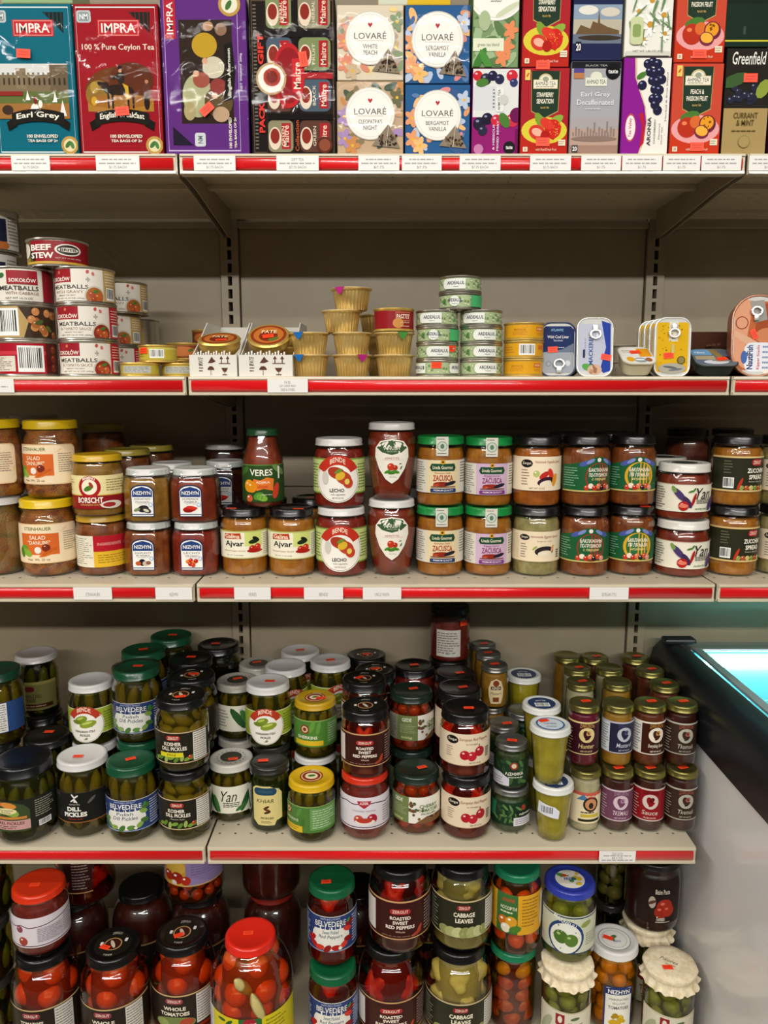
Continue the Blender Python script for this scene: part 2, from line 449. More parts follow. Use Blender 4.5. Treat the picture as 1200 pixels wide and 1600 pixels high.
def item(kind, n=3):
    """(meshes, half width, half height, gap)"""
    if kind not in ITEMS:
        P = {'gherkin': ('gherkin', 'gherkin', ('#b09a34', '#747020', 95, .35, 0, .35), .0125, .030),
             'gherkin_small': ('gherkin', 'gherkin', ('#b4a040', '#7c7624', 95, .35, 0, .35), .0100, .016),
             'gherkin_dark': ('gherkin', 'gherkin', ('#7c8234', '#4a5420', 80, .35, 0, .3), .0125, .028),
             'gherkin_lying': ('gherkin', 'gherkin', ('#b8a038', '#857824', 80, .35, 0, .3), .013, .020),
             'tomato': ('tomato', 'tomato', ('#f46a28', '#d04418', 22, .25, 0, .0), .0245, .0245),
             'tomato_orange': ('tomato', 'tomato', ('#ee7a20', '#d05418', 22, .25, 0, .0), .018, .018),
             'tomato_small': ('tomato', 'tomato', ('#c8541c', '#9c3c14', 30, .25, 0, .0), .0125, .013),
             'tomato_green': ('tomato', 'tomato', ('#a8a84c', '#808838', 30, .3, 0, .0), .017, .016),
             'tomato_yellow': ('tomato', 'tomato', ('#e8a420', '#cc7c12', 30, .3, 0, .0), .0165, .017),
             'patisson': ('tomato', 'squash', ('#e0a818', '#c48a14', 30, .3, 0, .0), .020, .016),
             'mushroom': ('tomato', 'mushroom', ('#b8a878', '#94865a', 30, .3, 0, .0), .0175, .016),
             'pepper_red': ('fold', 'pepper', ('#e83c10', '#b02408', 40, .25, 0, .2), .021, .026),
             'pepper_big': ('fold', 'pepper', ('#d82c14', '#a01c0c', 34, .25, 0, .2), .032, .036),
             'cabbage': ('fold', 'cabbage_roll', ('#ecd890', '#c8b068', 36, .4, 0, .4), .027, .029),
             'cabbage_small': ('fold', 'cabbage_roll', ('#d0bc78', '#a49458', 36, .4, 0, .4), .026, .026),
             'bean': ('gherkin', 'pepper', ('#3e4a22', '#26301a', 60, .35, 0, .2), .0065, .026)}[kind]
        f_ = .80 if P[1] == 'gherkin' else 1.0; mat = speckle(deeper(P[2][0], f_), deeper(P[2][1], f_), *P[2][2:]); ITEMS[kind] = ([blob_mesh(P[1], mat, P[0], s) for s in range(3)], P[1], P[3], P[4])
    return ITEMS[kind]
def pack(kind, rf, z0, z1, seed, front=PI):
    """positions of the pieces that lie against the glass"""
    ms, nm, b, a = item(kind); rnd = random.Random(seed); out = []
    z = z0 + .003 + a * 1.12; layer = 0
    while z < z1 - a * .55:
        rr = rf(z) - b * 1.06 - .003
        if rf(z + a * .6) - b * .9 - .003 < rr: rr = rf(z + a * .6) - b * 1.0 - .003
        if rr < b * .6: z += a; continue
        n = max(3, int(2 * PI * rr / (2.02 * b) + (.55 if a < b * 1.4 else .1))); off = rnd.uniform(0, 1) + layer * .5
        for i in range(n):
            t = 2 * PI * (i + off) / n; tw = (t + PI) % (2 * PI) - PI
            if abs(tw) > front: continue
            dz = rnd.uniform(-.12, .12) * a; s = rnd.uniform(.90, 1.04)
            lie = kind == 'gherkin_lying'
            rot = (rnd.uniform(-.1, .1) + (rnd.choice((1.1, 1.45)) * rnd.choice((1, -1)) if lie else 0), rnd.uniform(-.16, .16), t + rnd.uniform(-.4, .4))
            if lie: rot = (0, rnd.choice((1, -1)) * rnd.uniform(.9, 1.5), t)
            if nm in ('tomato', 'mushroom', 'squash', 'cabbage_roll'): rot = tuple(rnd.uniform(-.6, .6) for _ in range(3))
            out.append((rnd.choice(ms), (rr * math.sin(t), -rr * math.cos(t), z + dz), rot, (b * s, b * s, a * s)))
        z += a * (1.62 if a < b * 1.4 else 1.72); layer += 1
        if kind == 'gherkin_lying': z -= a * .55
    return out

# ------------------------------------------------------------------ jars: assembly
_pmc = {}
def _pm(k, f):
    if k not in _pmc: _pmc[k] = f()
    return _pmc[k]
K = {}
def kind(key, name, cat, group, h, r, nr, lid, style, fill, label=None, fn=None, panel=None, extra=None, level=.94, seg=44, film=False):
    K[key] = dict(name=name, cat=cat, group=group, h=h, r=r, nr=nr, lid=lid, style=style, fill=fill, label=label, fn=fn, panel=panel, extra=extra, level=level, seg=seg, film=film, me=None)
def sticker_mesh(rad=None, w=.019, hh=.011):
    A = Art(w, hh, 3); A.r(-1, 0, 1, 1, '#ff4a26').lines(-.7, .2, .7, .8, 2, '#c8301a', .5, .1)
    if rad: return art_mesh('price_sticker', A, round_wall(lambda z: rad, rad), step=.004, base=.0011)
    return art_mesh('price_sticker', A, flat_top(0), oz=-hh / 2, base=.0012)
_st = {}
def sticker(parent, x, y, z, rot, rad=None, w=.019, hh=.011):
    k = (rad and round(rad, 4), w)
    if k not in _st: _st[k] = sticker_mesh(rad, w, hh)
    if rad: return part('price_sticker', _st[k], parent, (0, 0, z), (0, 0, rot))
    return part('price_sticker', _st[k], parent, (x, y, z), (0, 0, rot))
def build_kind(k):
    d = K[k]; h, r, nr = d['h'], d['r'], d['nr']; rl, lh, lcol, look, lart = d['lid']
    prof = jar_profile(d['style'], h, r, nr, lh); fn = shape_fn(d['fn']) if d['fn'] else None
    me = {}
    me['glass'] = mesh_from(lathe(prof, d['seg'], fn), 'glass', GLASS, True)
    top = (h - lh) * d['level']; rf = lambda z: interp(prof, z)
    ins = [(max(0, rr - .0022), max(zz, .003)) for rr, zz in prof if zz < top]
    ft, arg = d['fill'][0], d['fill'][1:]
    if ft == 'paste':
        ins += [(rf(top) - .0022, top), (0, top + .001)]
        me['filling'] = mesh_from(lathe(ins, d['seg'], fn), 'filling', arg[0], True)
        pk = []
    else:                       # pieces in liquid
        shrink = .003 + item(arg[0])[2] * (.85 if item(arg[0])[2] < .02 else .62)
        nm_ = item(arg[0])[1] if arg[0] not in ('tomato_yellow', 'tomato_green') else arg[0]
        core = [(0, .004)] + [(max(.001, rf(zz) - (.0032 if zz < .010 else shrink)), zz) for zz in [.0045, .009, .016] + [.016 + (top - .016) * t_ / 10 for t_ in range(1, 11)]] + [(0, top)]
        cb = lathe(core, 24, None); ins += [(rf(top) - .0022, top)]
        lathe([x for x in ins if x[0] > .001], d['seg'], None, cb, 1)
        tint = {'gherkin': '#d8cc88', 'tomato': '#f0c8a0', 'squash': '#ecd090', 'tomato_yellow': '#f0d890', 'tomato_green': '#dcd8a0', 'mushroom': '#c8c8a0', 'cabbage_roll': '#f0e8c8'}.get(nm_, '#c8c890' if arg[0] == 'bean' else '#f0b898')
        me['brine'] = mesh_from(cb, 'brine', [paint(deeper(arg[1], .9 if nm_ == 'cabbage_roll' else .70 if 'tomato' in nm_ else .40), .25), clear('liquid_' + tint.strip('#'), tint, .2, .15)], True)
        pk = pack(arg[0], rf, .004, top + .004, hash(len(k) * 7 + ord(k[0])) % 1000)
    me['lid'] = cloth_lid_mesh(h, rl, lcol, lart) if look == 'cloth' else lid_mesh(h, rl, lh, lcol, lart, look)
    if d['label']:
        z0, z1, half, fnc = d['label']; z0 *= h; z1 *= h
        if d['panel'] == 'flat':
            w = half; A = Art(w, z1 - z0, 5); fnc(A)
            me['label'] = art_mesh('label', A, flat_front(-r - .0004), oz=z0)
        else:
            w = 2 * half * r; A = Art(w, z1 - z0, 5); fnc(A)
            me['label'] = art_mesh('label', A, round_wall(rf, r), oz=z0, step=.0055, hstep=(.012 if d['style'] in ('taper', 'big', 'soft', 'cup', 'bottle') else None), base=.0004)
    if d['film']:
        fp = [(r * .9, -.0002)] + [(rr + .0015, zz) for rr, zz in prof if zz > .01 and zz < h - lh - .002] + [(rl + .002, h - lh), (rl + .002, h + .0006), (rl * .6, h + .001)]
        me['shrink_film'] = mesh_from(lathe(fp, 32), 'shrink_film', FILM, True)
    d['me'], d['pk'] = me, pk
PART_LABEL = {}
def jar(k, u, y, z, label, rz=0.0, st=None, group=None, x=None, tilt=0.0, pieces=True, flip=False):
    d = K[k]
    if d['me'] is None: build_kind(k)
    h = d['h']; X = x_at(u, y, z + h / 2) if x is None else x
    t = thing(d['name'], label, d['cat'], (X, y, z), rz, group or d['group'], tilt)
    if flip: t.location.z = z + h; t.rotation_euler = (PI, 0, rz)
    for nm, me in d['me'].items():
        o = part('cloth_cap' if (nm == 'lid' and d['lid'][3] == 'cloth') else nm, me, t)
        if nm == 'lid': lid_o = o
    if pieces:
        nm = item(d['fill'][1])[1] if d['fill'][0] != 'paste' else None
        for (me, loc, rot, sc) in d['pk']:
            if k == 'assg' and loc[2] < .112: part('tomato', item('tomato_small')[0][0], t, loc, rot, sc)
            else: part(nm, me, t, loc, rot, sc)
        if k == 'giant':
            pm = _pm('banana', lambda: blob_mesh('pepper', speckle('#d8c888', '#b8a860', 40, .35), 'gherkin', 1))
            for lo, ro in (((-.004, -.060, .176), (.42, -.5, 0)), ((.022, -.068, .142), (.05, -.35, 0))): part('pepper', pm, t, lo, ro, (.0115, .0105, .032))
    if d['extra']: d['extra'](t, d)
    if st == 'front': sticker(t, 0, 0, h * .74, .2 - rz, d['r'] + .001)
    elif st: sticker(lid_o, st[0], st[1], h - (.0012 if d['lid'][3] != 'cloth' else -.0003), st[2] - rz)
    return t
def topof(k): return K[k]['h']
# ------------------------------------------------------------------ label artwork
W_, BK, RED, CREAM = '#f0ece2', '#15140f', '#c01818', '#efe3c2'
def veg(A, x, y, s=1.0, cols=('#c02a14', '#d2691e', '#3f7a24')):
    A.fruit(x - .08 * s, y, .09 * s, cols[0], '#e88060'); A.fruit(x + .06 * s, y - .02 * s, .07 * s, cols[1], '#f0b070'); A.leaf(x, y + .1 * s, .16 * s, 30, cols[2])
def d_salad(A):
    A.rr(-.98, .0, .98, 1, '#e9c79a', .12).rr(-.96, .03, .96, .97, '#f2dcb8', .12)
    A.t('STEINHAUER', 0, .88, .62, .085, '#5d6a14', .012)
    A.p([(-.42, .22), (.46, .22), (.46, .76), (-.42, .76)], '#d9692c')
    A.t('SALAD', .0, .66, .36, .10, '#f6e9cc', .01).t('"DANUBE"', .02, .53, .5, .10, '#f6e9cc', .01)
    A.leaf(-.36, .36, .3, 20, '#6c9a2c', .7).leaf(-.26, .27, .3, -30, '#88ad3a', .6).leaf(-.42, .26, .26, -70, '#4f7f22', .6)
    A.fruit(.0, .34, .085, '#efe6da').fruit(.18, .40, .10, '#7a2c1c', '#d09080').leaf(.2, .24, .42, 18, '#d8722a', .22).leaf(.25, .30, .42, 28, '#c85e1e', .2)
    A.t('Net. Wt. 25 oz', .0, .10, .5, .06, '#7a5a36'); A.lines(.56, .3, .9, .8, 9, '#8d7f6a', .3)
def d_salad_back(A):
    A.r(-1, 0, 1, 1, '#eee3c8').r(-.98, .0, -.1, 1, '#dfd6c0').lines(-.8, .1, -.14, .95, 12, '#8a8272')
    A.r(-.02, .5, 1, 1, '#a81c22').t('BORSCHT', .5, .72, .5, .14, '#e8c8a0', .02).r(-.02, 0, 1, .5, '#dcae2c').lines(.1, .1, .9, .4, 4, '#8a6a20')
def d_borscht(A):
    A.r(-1, .42, 1, 1, '#efe0a4').r(-1, .0, 1, .42, '#8f1a1e').r(-1, .40, 1, .43, '#d7b44a')
    A.lines(-.9, .52, -.45, .9, 5, '#8d8448').lines(.4, .52, .95, .9, 5, '#8d8448')
    A.c(0, .66, .33, '#b01c20', n=30).p([(-.16, .5), (0, .28), (.16, .5)], '#b01c20').c(0, .66, .23, '#f3ead0').leaf(-.02, .62, .3, 25, '#4d7a28', .5).leaf(.05, .72, .2, 120, '#a43a28', .5)
    A.t('MAMINO', 0, .89, .3, .09, '#f6eedd', .02, arc=.5)
    A.t('BORSCHT', 0, .27, .62, .17, '#f6eedd', .025).t('UKRAINIAN SOUP', 0, .13, .5, .06, '#e0b46a').e(.52, .12, .28, .12, '#e6ddd2').e(.46, .12, .16, .07, '#a62a2a')
def d_borscht_back(A):
    A.r(-1, 0, 1, 1, '#e5dec8').lines(-.95, .08, -.02, .94, 13, '#96907c'); A.r(.0, .5, 1, 1, '#b51b2a').t('INGREDIENTS', .4, .74, .6, .09, '#e6b0a0').r(0, 0, 1, .5, '#e3b52e').lines(.1, .12, .95, .42, 4, '#9a7a20')
def niz(title, title2, veg_):
    def f(A):
        A.rr(-1, 0, 1, .84, '#1d2b57', .05).e(0, .82, 1, .18, '#1d2b57').rr(-.93, .02, .93, .82, '#f1eee6', .04).e(0, .80, .9, .165, '#f1eee6')
        A.p([(-.88, .62), (.88, .62), (.88, .80), (.6, .88), (0, .94), (-.6, .88), (-.88, .80)], '#24407a').t('NIZHYN', 0, .745, 1.5, .115, '#f4f0e6', .02)
        A.t(title, 0, .555, 1.4, .065, '#44464e').t(title2, 0, .46, 1.2, .065, '#44464e', .01); A.r(-.5, .405, .5, .412, '#44464e')
        veg_(A); A.ring(.72, .38, .065, .015, '#7a92b8', '#dfe6ef'); A.r(-.93, .065, .93, .09, '#24407a')
    return f
def v_eggplant(A):
    A.e(.05, .25, .5, .11, '#2a2228', rot=8).e(.35, .2, .4, .08, '#3a3038', rot=-20).e(.3, .2, .26, .045, '#d8d0b8', rot=-20).e(-.5, .22, .3, .05, '#7c8a5a', rot=20)
def v_pepper(A):
    A.e(-.1, .24, .6, .09, '#b51c18', rot=6).e(.1, .29, .5, .05, '#d23020', rot=-8).e(-.2, .18, .4, .045, '#8e1414', rot=3)
def v_lecho(A):
    for x, y, c in ((-.35, .28, '#d87a1c'), (-.1, .32, '#c82a18'), (.15, .25, '#d8861c'), (.35, .3, '#b61c16'), (-.15, .2, '#b82218'), (.1, .17, '#cc3a1c')): A.fruit(x, y, .07, c, '#f0b8a0')
def v_eggadj(A):
    A.e(-.1, .25, .3, .11, '#201a24').e(.2, .22, .28, .08, '#c9b8a0').e(-.45, .22, .25, .07, '#c25a2a').e(.45, .24, .22, .06, '#8a5a4a')
def d_ajvar(A):
    A.r(-1, 0, 1, 1, '#ece6ca').r(-1, .95, 1, 1, '#b8bf6a').r(-1, 0, 1, .04, '#c9c48a')
    A.r(-.56, .04, .56, .95, '#f0ead2').r(.1, .45, .56, .95, '#d2da7c').r(-1, .04, -.58, .95, '#e3ddc6').lines(-.95, .1, -.62, .9, 12, '#8a8878').lines(.6, .1, .95, .9, 12, '#8a8878')
    A.p([(-.46, .70), (.02, .72), (.0, .93), (-.44, .90)], '#b8401c').t('Galina', -.22, .81, .40, .15, '#f5e6c8', .02)
    A.t('Ajvar', -.17, .52, .50, .26, '#1c1a14', .02).t('Roasted Pepper Spread', -.17, .28, .56, .06, '#8a3020').t('NET. WT. 19 OZ (540g)', -.16, .12, .44, .045, '#3c3a30')
    A.leaf(.33, .62, .42, 12, '#23301c', .4).leaf(.38, .70, .30, -30, '#1a2016', .5).fruit(.28, .36, .12, '#b82414', '#f0a090').fruit(.42, .40, .13, '#c42c16', '#f0a090').e(.35, .28, .2, .07, '#a81c10')
def d_lecho(A):
    A.r(-1, .18, 1, .92, '#c4d384').r(-1, .89, 1, .92, '#7a9640').r(-1, .18, 1, .21, '#7a9640').lines(.52, .28, .95, .82, 9, '#5d7038', .35).lines(-.95, .28, -.52, .82, 9, '#5d7038', .35)
    A.c(0, .48, .48, '#efe9dc', n=36).c(0, .48, .46, '#7b7a70', n=36).c(0, .48, .45, '#f2ede2', n=36)
    A.band(0, .48, .31, .50, 28, 152, '#c03222').t('BENDE', 0, .84, .36, .10, '#f0d8c0', .02, arc=.6)
    A.e(-.02, .62, .22, .12, '#a83824', rot=-20).e(.14, .52, .2, .13, '#b8442a', rot=-30).e(.06, .56, .12, .08, '#d8b030', rot=30).e(.24, .42, .12, .12, '#c0402a', rot=20).e(.22, .44, .06, .06, '#e0c85a').e(-.30, .52, .08, .14, '#cfc9bc').leaf(.02, .66, .18, 30, '#6a8a30', .4)
    A.t('LECHO', -.02, .26, .34, .075, '#26241f', .015).t('with vegetables', 0, .17, .34, .04, '#4a4840').t('NET WT 24.3 OZ', 0, .10, .26, .035, '#4a4840')
def d_anush(A):
    A.p([(0, 0), (.36, .10), (.72, .33), (.93, .60), (.88, .80), (.6, .95), (0, 1), (-.6, .95), (-.88, .80), (-.93, .60), (-.72, .33), (-.36, .10)], '#efe9da')
    A.p([(-.80, .80), (-.5, .70), (0, .645), (.5, .70), (.80, .80), (.55, .925), (0, .975), (-.55, .925)], '#3d5a3a')
    A.t('ANUSH', 0, .80, .80, .085, '#e8e4d2', .01).t('SINCE 2001', 0, .725, .5, .03, '#c8ceb0').t('APPETITE', 0, .57, .75, .045, '#b0503c').r(-.5, .53, .6, .534, '#b0503c')
    A.fruit(-.05, .38, .085, '#c23a1e', '#f0a080').fruit(.18, .36, .06, '#b02e18', '#f0a080').leaf(-.25, .27, .16, 25, '#4a8a2c', .4).leaf(0, .25, .2, 5, '#3f7a26', .4).leaf(.22, .27, .18, -15, '#4a8a2c', .4).leaf(.5, .36, .10, 60, '#4a7a3c').leaf(.45, .45, .07, 10, '#4a7a3c').t('NET 810 g', .05, .15, .4, .025, '#4a483c')
def zac(pal):
    bg, band, txt, bar = pal
    def f(A):
        A.r(-1, 0, 1, 1, '#d9d3c4').r(-.40, 0, .48, 1, bg).lines(-.95, .06, -.45, .94, 13, '#6f6a60').lines(.54, .3, .95, .94, 8, '#55584c')
        A.frame('#6b3c28', .012, .012); A.bars(-.98, .02, -.70, .22)
        A.p([(-.32, .76), (-.27, .88), (.33, .88), (.37, .76), (.33, .66), (-.27, .66)], band).t('Livada Gourmet', .02, .77, .52, .10, '#efe6c8', .01).c(.02, .93, .07, '#d8a020', n=12).c(.02, .93, .035, '#4a3416', n=8)
        A.t('Romanian Style' if pal[2][1] != '8' else 'Eggplant', .02, .60, .40, .07, txt).t('ZACUSCA', .03, .45, .52, .17, txt, .02, arc=.08)
        A.e(.0, .28, .22, .07, '#8c2a1a').e(.22, .30, .16, .055, '#26202a', rot=14).leaf(-.15, .25, .2, 10, '#b8482a', .3)
        A.r(-.28, .18, .36, .21, '#6b3c28'); A.rr(-.3, .03, .38, .15, bar, .3).t('PREMIUM QUALITY', .04, .09, .5, .06, '#e8e4dc', .01)
    return f
def d_eggspread(A):
    A.r(-1, 0, 1, 1, '#ead8b8').r(-1, .0, 1, .02, '#c8b48a').e(-.42, .80, .14, .10, '#1c1a16').t('Zergut', -.42, .80, .20, .09, '#eee4cc', .01)
    A.t('Homemade Eggplant Spread', .14, .82, .78, .11, '#8a3c28', .0, .15).t('Bulgarian style', .12, .68, .4, .05, '#8a6a50')
    A.lines(-.52, .12, -.34, .62, 6, '#7a7462').e(.12, .36, .26, .16, '#2e2228', rot=5).e(.13, .28, .19, .10, '#e8dcc0', rot=5).leaf(-.14, .46, .2, 40, '#9aa85a').leaf(.34, .44, .26, 70, '#d8a070', .4).lines(.48, .1, .6, .4, 4, '#55524a', .6).r(-.95, .1, -.6, .9, '#e0ceae')
def d_eggspread2(A):
    A.r(-1, 0, 1, 1, '#f2e0c2').e(-.38, .80, .16, .12, '#1c1a16').t('Zergut', -.38, .80, .24, .10, '#eee4cc', .01)
    A.t('Homemade Vegetable Spread', .2, .84, .72, .11, '#a4402a', 0, .15).lines(-.52, .15, -.3, .65, 6, '#8a6a58').fruit(-.12, .5, .10, '#b8c070').leaf(.08, .46, .34, 35, '#c02c20', .5).leaf(.26, .5, .34, 110, '#cf3a24', .5).e(.12, .28, .22, .12, '#3c1c2a', rot=15).e(.12, .22, .16, .08, '#efe0c6', rot=15).leaf(.38, .32, .4, 75, '#e0932c', .4).t('NET WT 19 OZ', -.1, .07, .4, .05, '#5a4638')
def green_ru(l1, l2, l3, warm):
    def f(A):
        A.p([(-1, 0), (1, 0), (1, .74), (.7, .78), (.42, .84), (.1, .98), (-.1, .98), (-.42, .84), (-.7, .78), (-1, .74)], '#1f5a34')
        A.r(-1, 0, 1, .04, '#c9b86a').lines(-.95, .14, -.5, .70, 8, '#8fb896', .3)
        for i in (-1, 1): A.leaf(i * .36, .80, .34, i * -22, '#4a5aa0', .4).leaf(i * .22, .86, .26, i * -30, '#7c88c4', .4)
        A.c(0, .90, .06, '#e8e4da', n=10)
        if warm: A.e(.02, .44, .40, .40, '#d9a428').e(.02, .44, .32, .38, '#2a6a3c')
        else: A.e(.02, .42, .36, .40, '#a82a22').e(.02, .42, .33, .38, '#1f5a34')
        A.t(l1, .02, .62, .56, .11, '#f3ecd8', .02).t(l2, .02, .48, .54, .11, '#f3ecd8', .02).t(l3, .02, .35, .40, .08, '#e8d28a', .01, .1)
        for i in range(7): A.fruit(-.30 + i * .1, .12 + .05 * (i % 2), .075, ('#c23a1e', '#e8ddc8', '#b82a1a', '#e07a50', '#2c2228', '#c84a28', '#d89080')[i], '#f4d8c8')
    return f
def d_yan(A):
    A.r(-1, 0, 1, 1, '#ece6d2').r(-1, .96, 1, 1, '#7c3a20'); [A.c(-1 + i * .05, .97, .02, '#ece6d2', n=6) for i in range(41)]
    A.leaf(-.30, .62, .62, -48, '#4a3a6a', .36).leaf(-.42, .80, .28, -60, '#7a9a4a', .5).leaf(-.12, .36, .5, -55, '#3c2c52', .4)
    A.fruit(-.20, .22, .17, '#b01c18', '#f0a8a0').e(-.2, .22, .10, .07, '#e07a60').leaf(.02, .45, .5, 75, '#a81a16', .2).leaf(-.05, .74, .2, 20, '#4a7a34').leaf(.02, .80, .18, 60, '#4a7a34')
    A.t('Yan', .24, .66, .42, .40, '#241c18', .0, .25).lines(.08, .3, .44, .46, 3, '#3a342c', .5, .1).t('GLUTEN FREE', .2, .12, .3, .06, '#3c7a34', .02).leaf(.5, .3, .6, 60, '#4a3a6a', .4).lines(-.95, .1, -.62, .9, 9, '#6a6456')
def d_zuc(A):
    A.r(-1, 0, 1, 1, '#2b2c1c').r(-1, .95, 1, 1, '#d8b87a').r(-1, 0, 1, .05, '#d8b87a').bars(-.62, .10, -.36, .40).lines(-.62, .5, -.4, .9, 5, '#6c6c56')
    A.rr(.04, .74, .36, .92, '#b02a28', .5).t('ZERGUT', .2, .83, .24, .10, '#f0dcc8', .01).t('ZUCCHINI', .2, .60, .52, .13, '#f4eedc', .03).t('SPREAD', .2, .42, .42, .13, '#f4eedc', .03).t('Russian Style Dip', .2, .29, .42, .05, '#d8d0b8')
    [A.fruit(-.18 + i * .12, .12, .07, c, '#f0e8d0') for i, c in enumerate(('#8a9a4a', '#b04a2a', '#c8b46a', '#7a8a3a', '#b83a24', '#9aa85a'))]; A.leaf(-.22, .22, .4, 70, '#b83a20', .2)
def d_veres(A):
    A.r(-1, 0, 1, 1, '#2c4a20').r(-1, .97, 1, 1, '#5a7a34'); A.leaf(-.6, .8, .5, 30, '#3f6a2a').leaf(.62, .85, .5, -30, '#6a8a4a')
    A.t('VERES', .03, .80, .70, .17, '#f2ecd8', .015, arc=-.1).p([(-.28, .42), (-.2, .62), (0, .58), (.2, .66), (.42, .62), (.38, .30), (.1, .36), (-.1, .30)], '#e0762a').t('ADJIKA', .08, .52, .42, .08, '#f6e8cc', .01).t('LECHO', .08, .41, .3, .07, '#b82a14', .02)
    A.fruit(-.36, .43, .17, '#e89a1c', '#f8d890').fruit(-.27, .40, .15, '#e08c14', '#f8d890').leaf(-.05, .16, .3, 20, '#4f8a30', .7).leaf(.05, .12, .3, -20, '#79a83c', .6).fruit(-.35, .10, .10, '#c85a34').leaf(.48, .3, .45, 75, '#c8402a', .4).t('Pepper lecho', .2, .2, .3, .05, '#f2ecd8', 0, .2).r(.56, .62, .62, .95, '#efeade')
def d_dill(A):
    A.r(-1, .06, 1, .94, '#1b1b18').r(-1, .04, 1, .06, '#b06a34').r(-1, .94, 1, .95, '#4a4a40')
    for a in (35, 125, 215, 305): A.leaf(-.0 + .05 * math.cos(math.radians(a)), .78 + .09 * math.sin(math.radians(a)), .16, a, '#e8e4d8', .3)
    A.p([(-.02, .66), (.02, .66), (.01, .78), (-.01, .78)], '#e8e4d8').t('DUTCH MILL', 0, .60, .26, .04, '#d0ccc0').t('DILL', -.02, .46, .34, .13, '#f2eee2', .04).t('PICKLES', 0, .29, .56, .14, '#f2eee2', .04).t('Family size', 0, .15, .34, .05, '#c23a28', .01, .1)
    A.leaf(.4, .7, .3, 40, '#5a5a50', .3).t('24 oz', -.5, .86, .2, .05, '#7a766a')
def belv(kindn):
    def f(A):
        A.r(-1, 0, 1, 1, '#2c3f74').r(-1, .98, 1, 1, '#d8d4c8').r(-1, 0, 1, .03, '#8fa0b8').lines(.6, .1, .95, .9, 10, '#c8cede', .4).lines(-.95, .1, -.6, .9, 10, '#c8cede', .4)
        A.e(0, .42, .50, .38, '#e9e6dc').p([(-.5, .64), (.5, .64), (.42, .86), (-.42, .86)], '#2c3f74').t('BELVEDERE', 0, .78, .80, .15, '#eceadf', .01, arc=.12).t("NATURE'S FINEST", 0, .93, .5, .05, '#c8cede')
        l1, l2 = (('Polish', 'Dill Pickles') if kindn == 'pickle' else ('Sweet Pickled', 'Red Peppers'))
        A.t(l1, 0, .56, .40, .10, '#37506a', .005, .15).t(l2, 0, .42, .60, .12, '#37506a', .005, .15)
        cs = ('#5f8a3a', '#86a850', '#4a7430') if kindn == 'pickle' else ('#b8201c', '#d23a2c', '#8f1a1a')
        for i, (x, y) in enumerate(((-.45, .18), (-.28, .12), (-.08, .10), (.14, .12), (.34, .18), (.46, .30), (-.50, .34), (.44, .60), (.50, .74))):
            A.leaf(x, y, .26, (40 * i) % 90 - 30, cs[i % 3], .6)
        A.fruit(.24, .10, .05, '#e8e4d0'); A.leaf(.47, .82, .14, 60, '#3f8a4a', .6)
    return f
def d_kosher(A):
    A.r(-1, 0, 1, 1, '#4a2e1e').r(-1, .03, 1, .97, '#26221a').r(-1, 0, 1, .03, '#d0b890').r(-1, .97, 1, 1, '#d0b890')
    A.rr(-.18, .74, .16, .90, '#a8302a', .5).t('ZERGUT', -.01, .82, .26, .09, '#f0dcc8', .01).t('KOSHER', -.03, .63, .42, .12, '#f0e8d4', .025).t('DILL PICKLES', .0, .48, .62, .12, '#f0e8d4', .025).t('Russian Style', 0, .35, .34, .06, '#d8d0b8', 0, .1)
    for i in range(8): A.leaf(-.46 + i * .13, .14 + .05 * (i % 2), .24, 20 + 30 * (i % 3), ('#7a9a3a', '#5f8230', '#9aae58')[i % 3], .5)
    A.fruit(.38, .2, .06, '#c03a24').r(.46, .06, .86, .95, '#e6e2d8').lines(.48, .08, .84, .93, 12, '#6a665c', .35, .1)
def d_kosher_y(A):
    d_kosher(A); A.r(-.36, .22, .22, .36, '#d8cc28').t('Mild', -.06, .29, .2, .07, '#3a3818')
def d_bigpickle(A):
    A.r(-1, 0, 1, 1, '#23261e').p([(-.56, .0), (.36, .0), (.36, .66), (.26, .84), (0, .96), (-.34, .96), (-.56, .86)], '#3e4c2c').lines(.46, .35, .9, .92, 8, '#a8a898', .35).bars(.52, .03, .80, .22)
    A.leaf(-.34, .84, .5, 12, '#c8642c', .4).leaf(-.05, .84, .5, -10, '#d88a3c', .4).leaf(-.3, .6, .5, 30, '#6a8a3a', .5).leaf(0, .62, .5, -20, '#8aa84a', .5).e(-.1, .66, .22, .10, '#e6d8a0').t('Deutsche', -.1, .69, .3, .05, '#2c4a24', .01).t('Küche', -.1, .62, .2, .05, '#2c4a24', .01)
    A.r(-.56, .06, .36, .36, '#c89a94').t('BARREL PICKLES', -.1, .27, .7, .09, '#5c1c20', .02).lines(-.5, .08, .3, .20, 2, '#5c1c20').r(-.5, .40, .3, .48, '#c8843a')
def d_yanp(A):
    A.r(-1, 0, 1, 1, '#e2dfcc').leaf(-.42, .40, .9, -62, '#2c5a2c', .28).leaf(-.30, .34, .7, -70, '#4a7a3c', .25).leaf(.50, .42, .9, 62, '#2c5a2c', .28).leaf(.36, .20, .5, 30, '#3f6e34', .3)
    A.t('Yan', .02, .64, .46, .40, '#241c18', .0, .25).lines(-.12, .22, .32, .42, 3, '#3a342c', .5, .1)
def d_yanp2(A):
    A.r(-1, 0, 1, 1, '#e2dfcc').lines(-.5, .15, -.16, .85, 6, '#7c786a').leaf(.12, .5, 1.0, -55, '#2c5a2c', .3).leaf(.34, .46, .9, -62, '#3f7a3c', .3).leaf(.2, .86, .2, 10, '#c8c0d0')
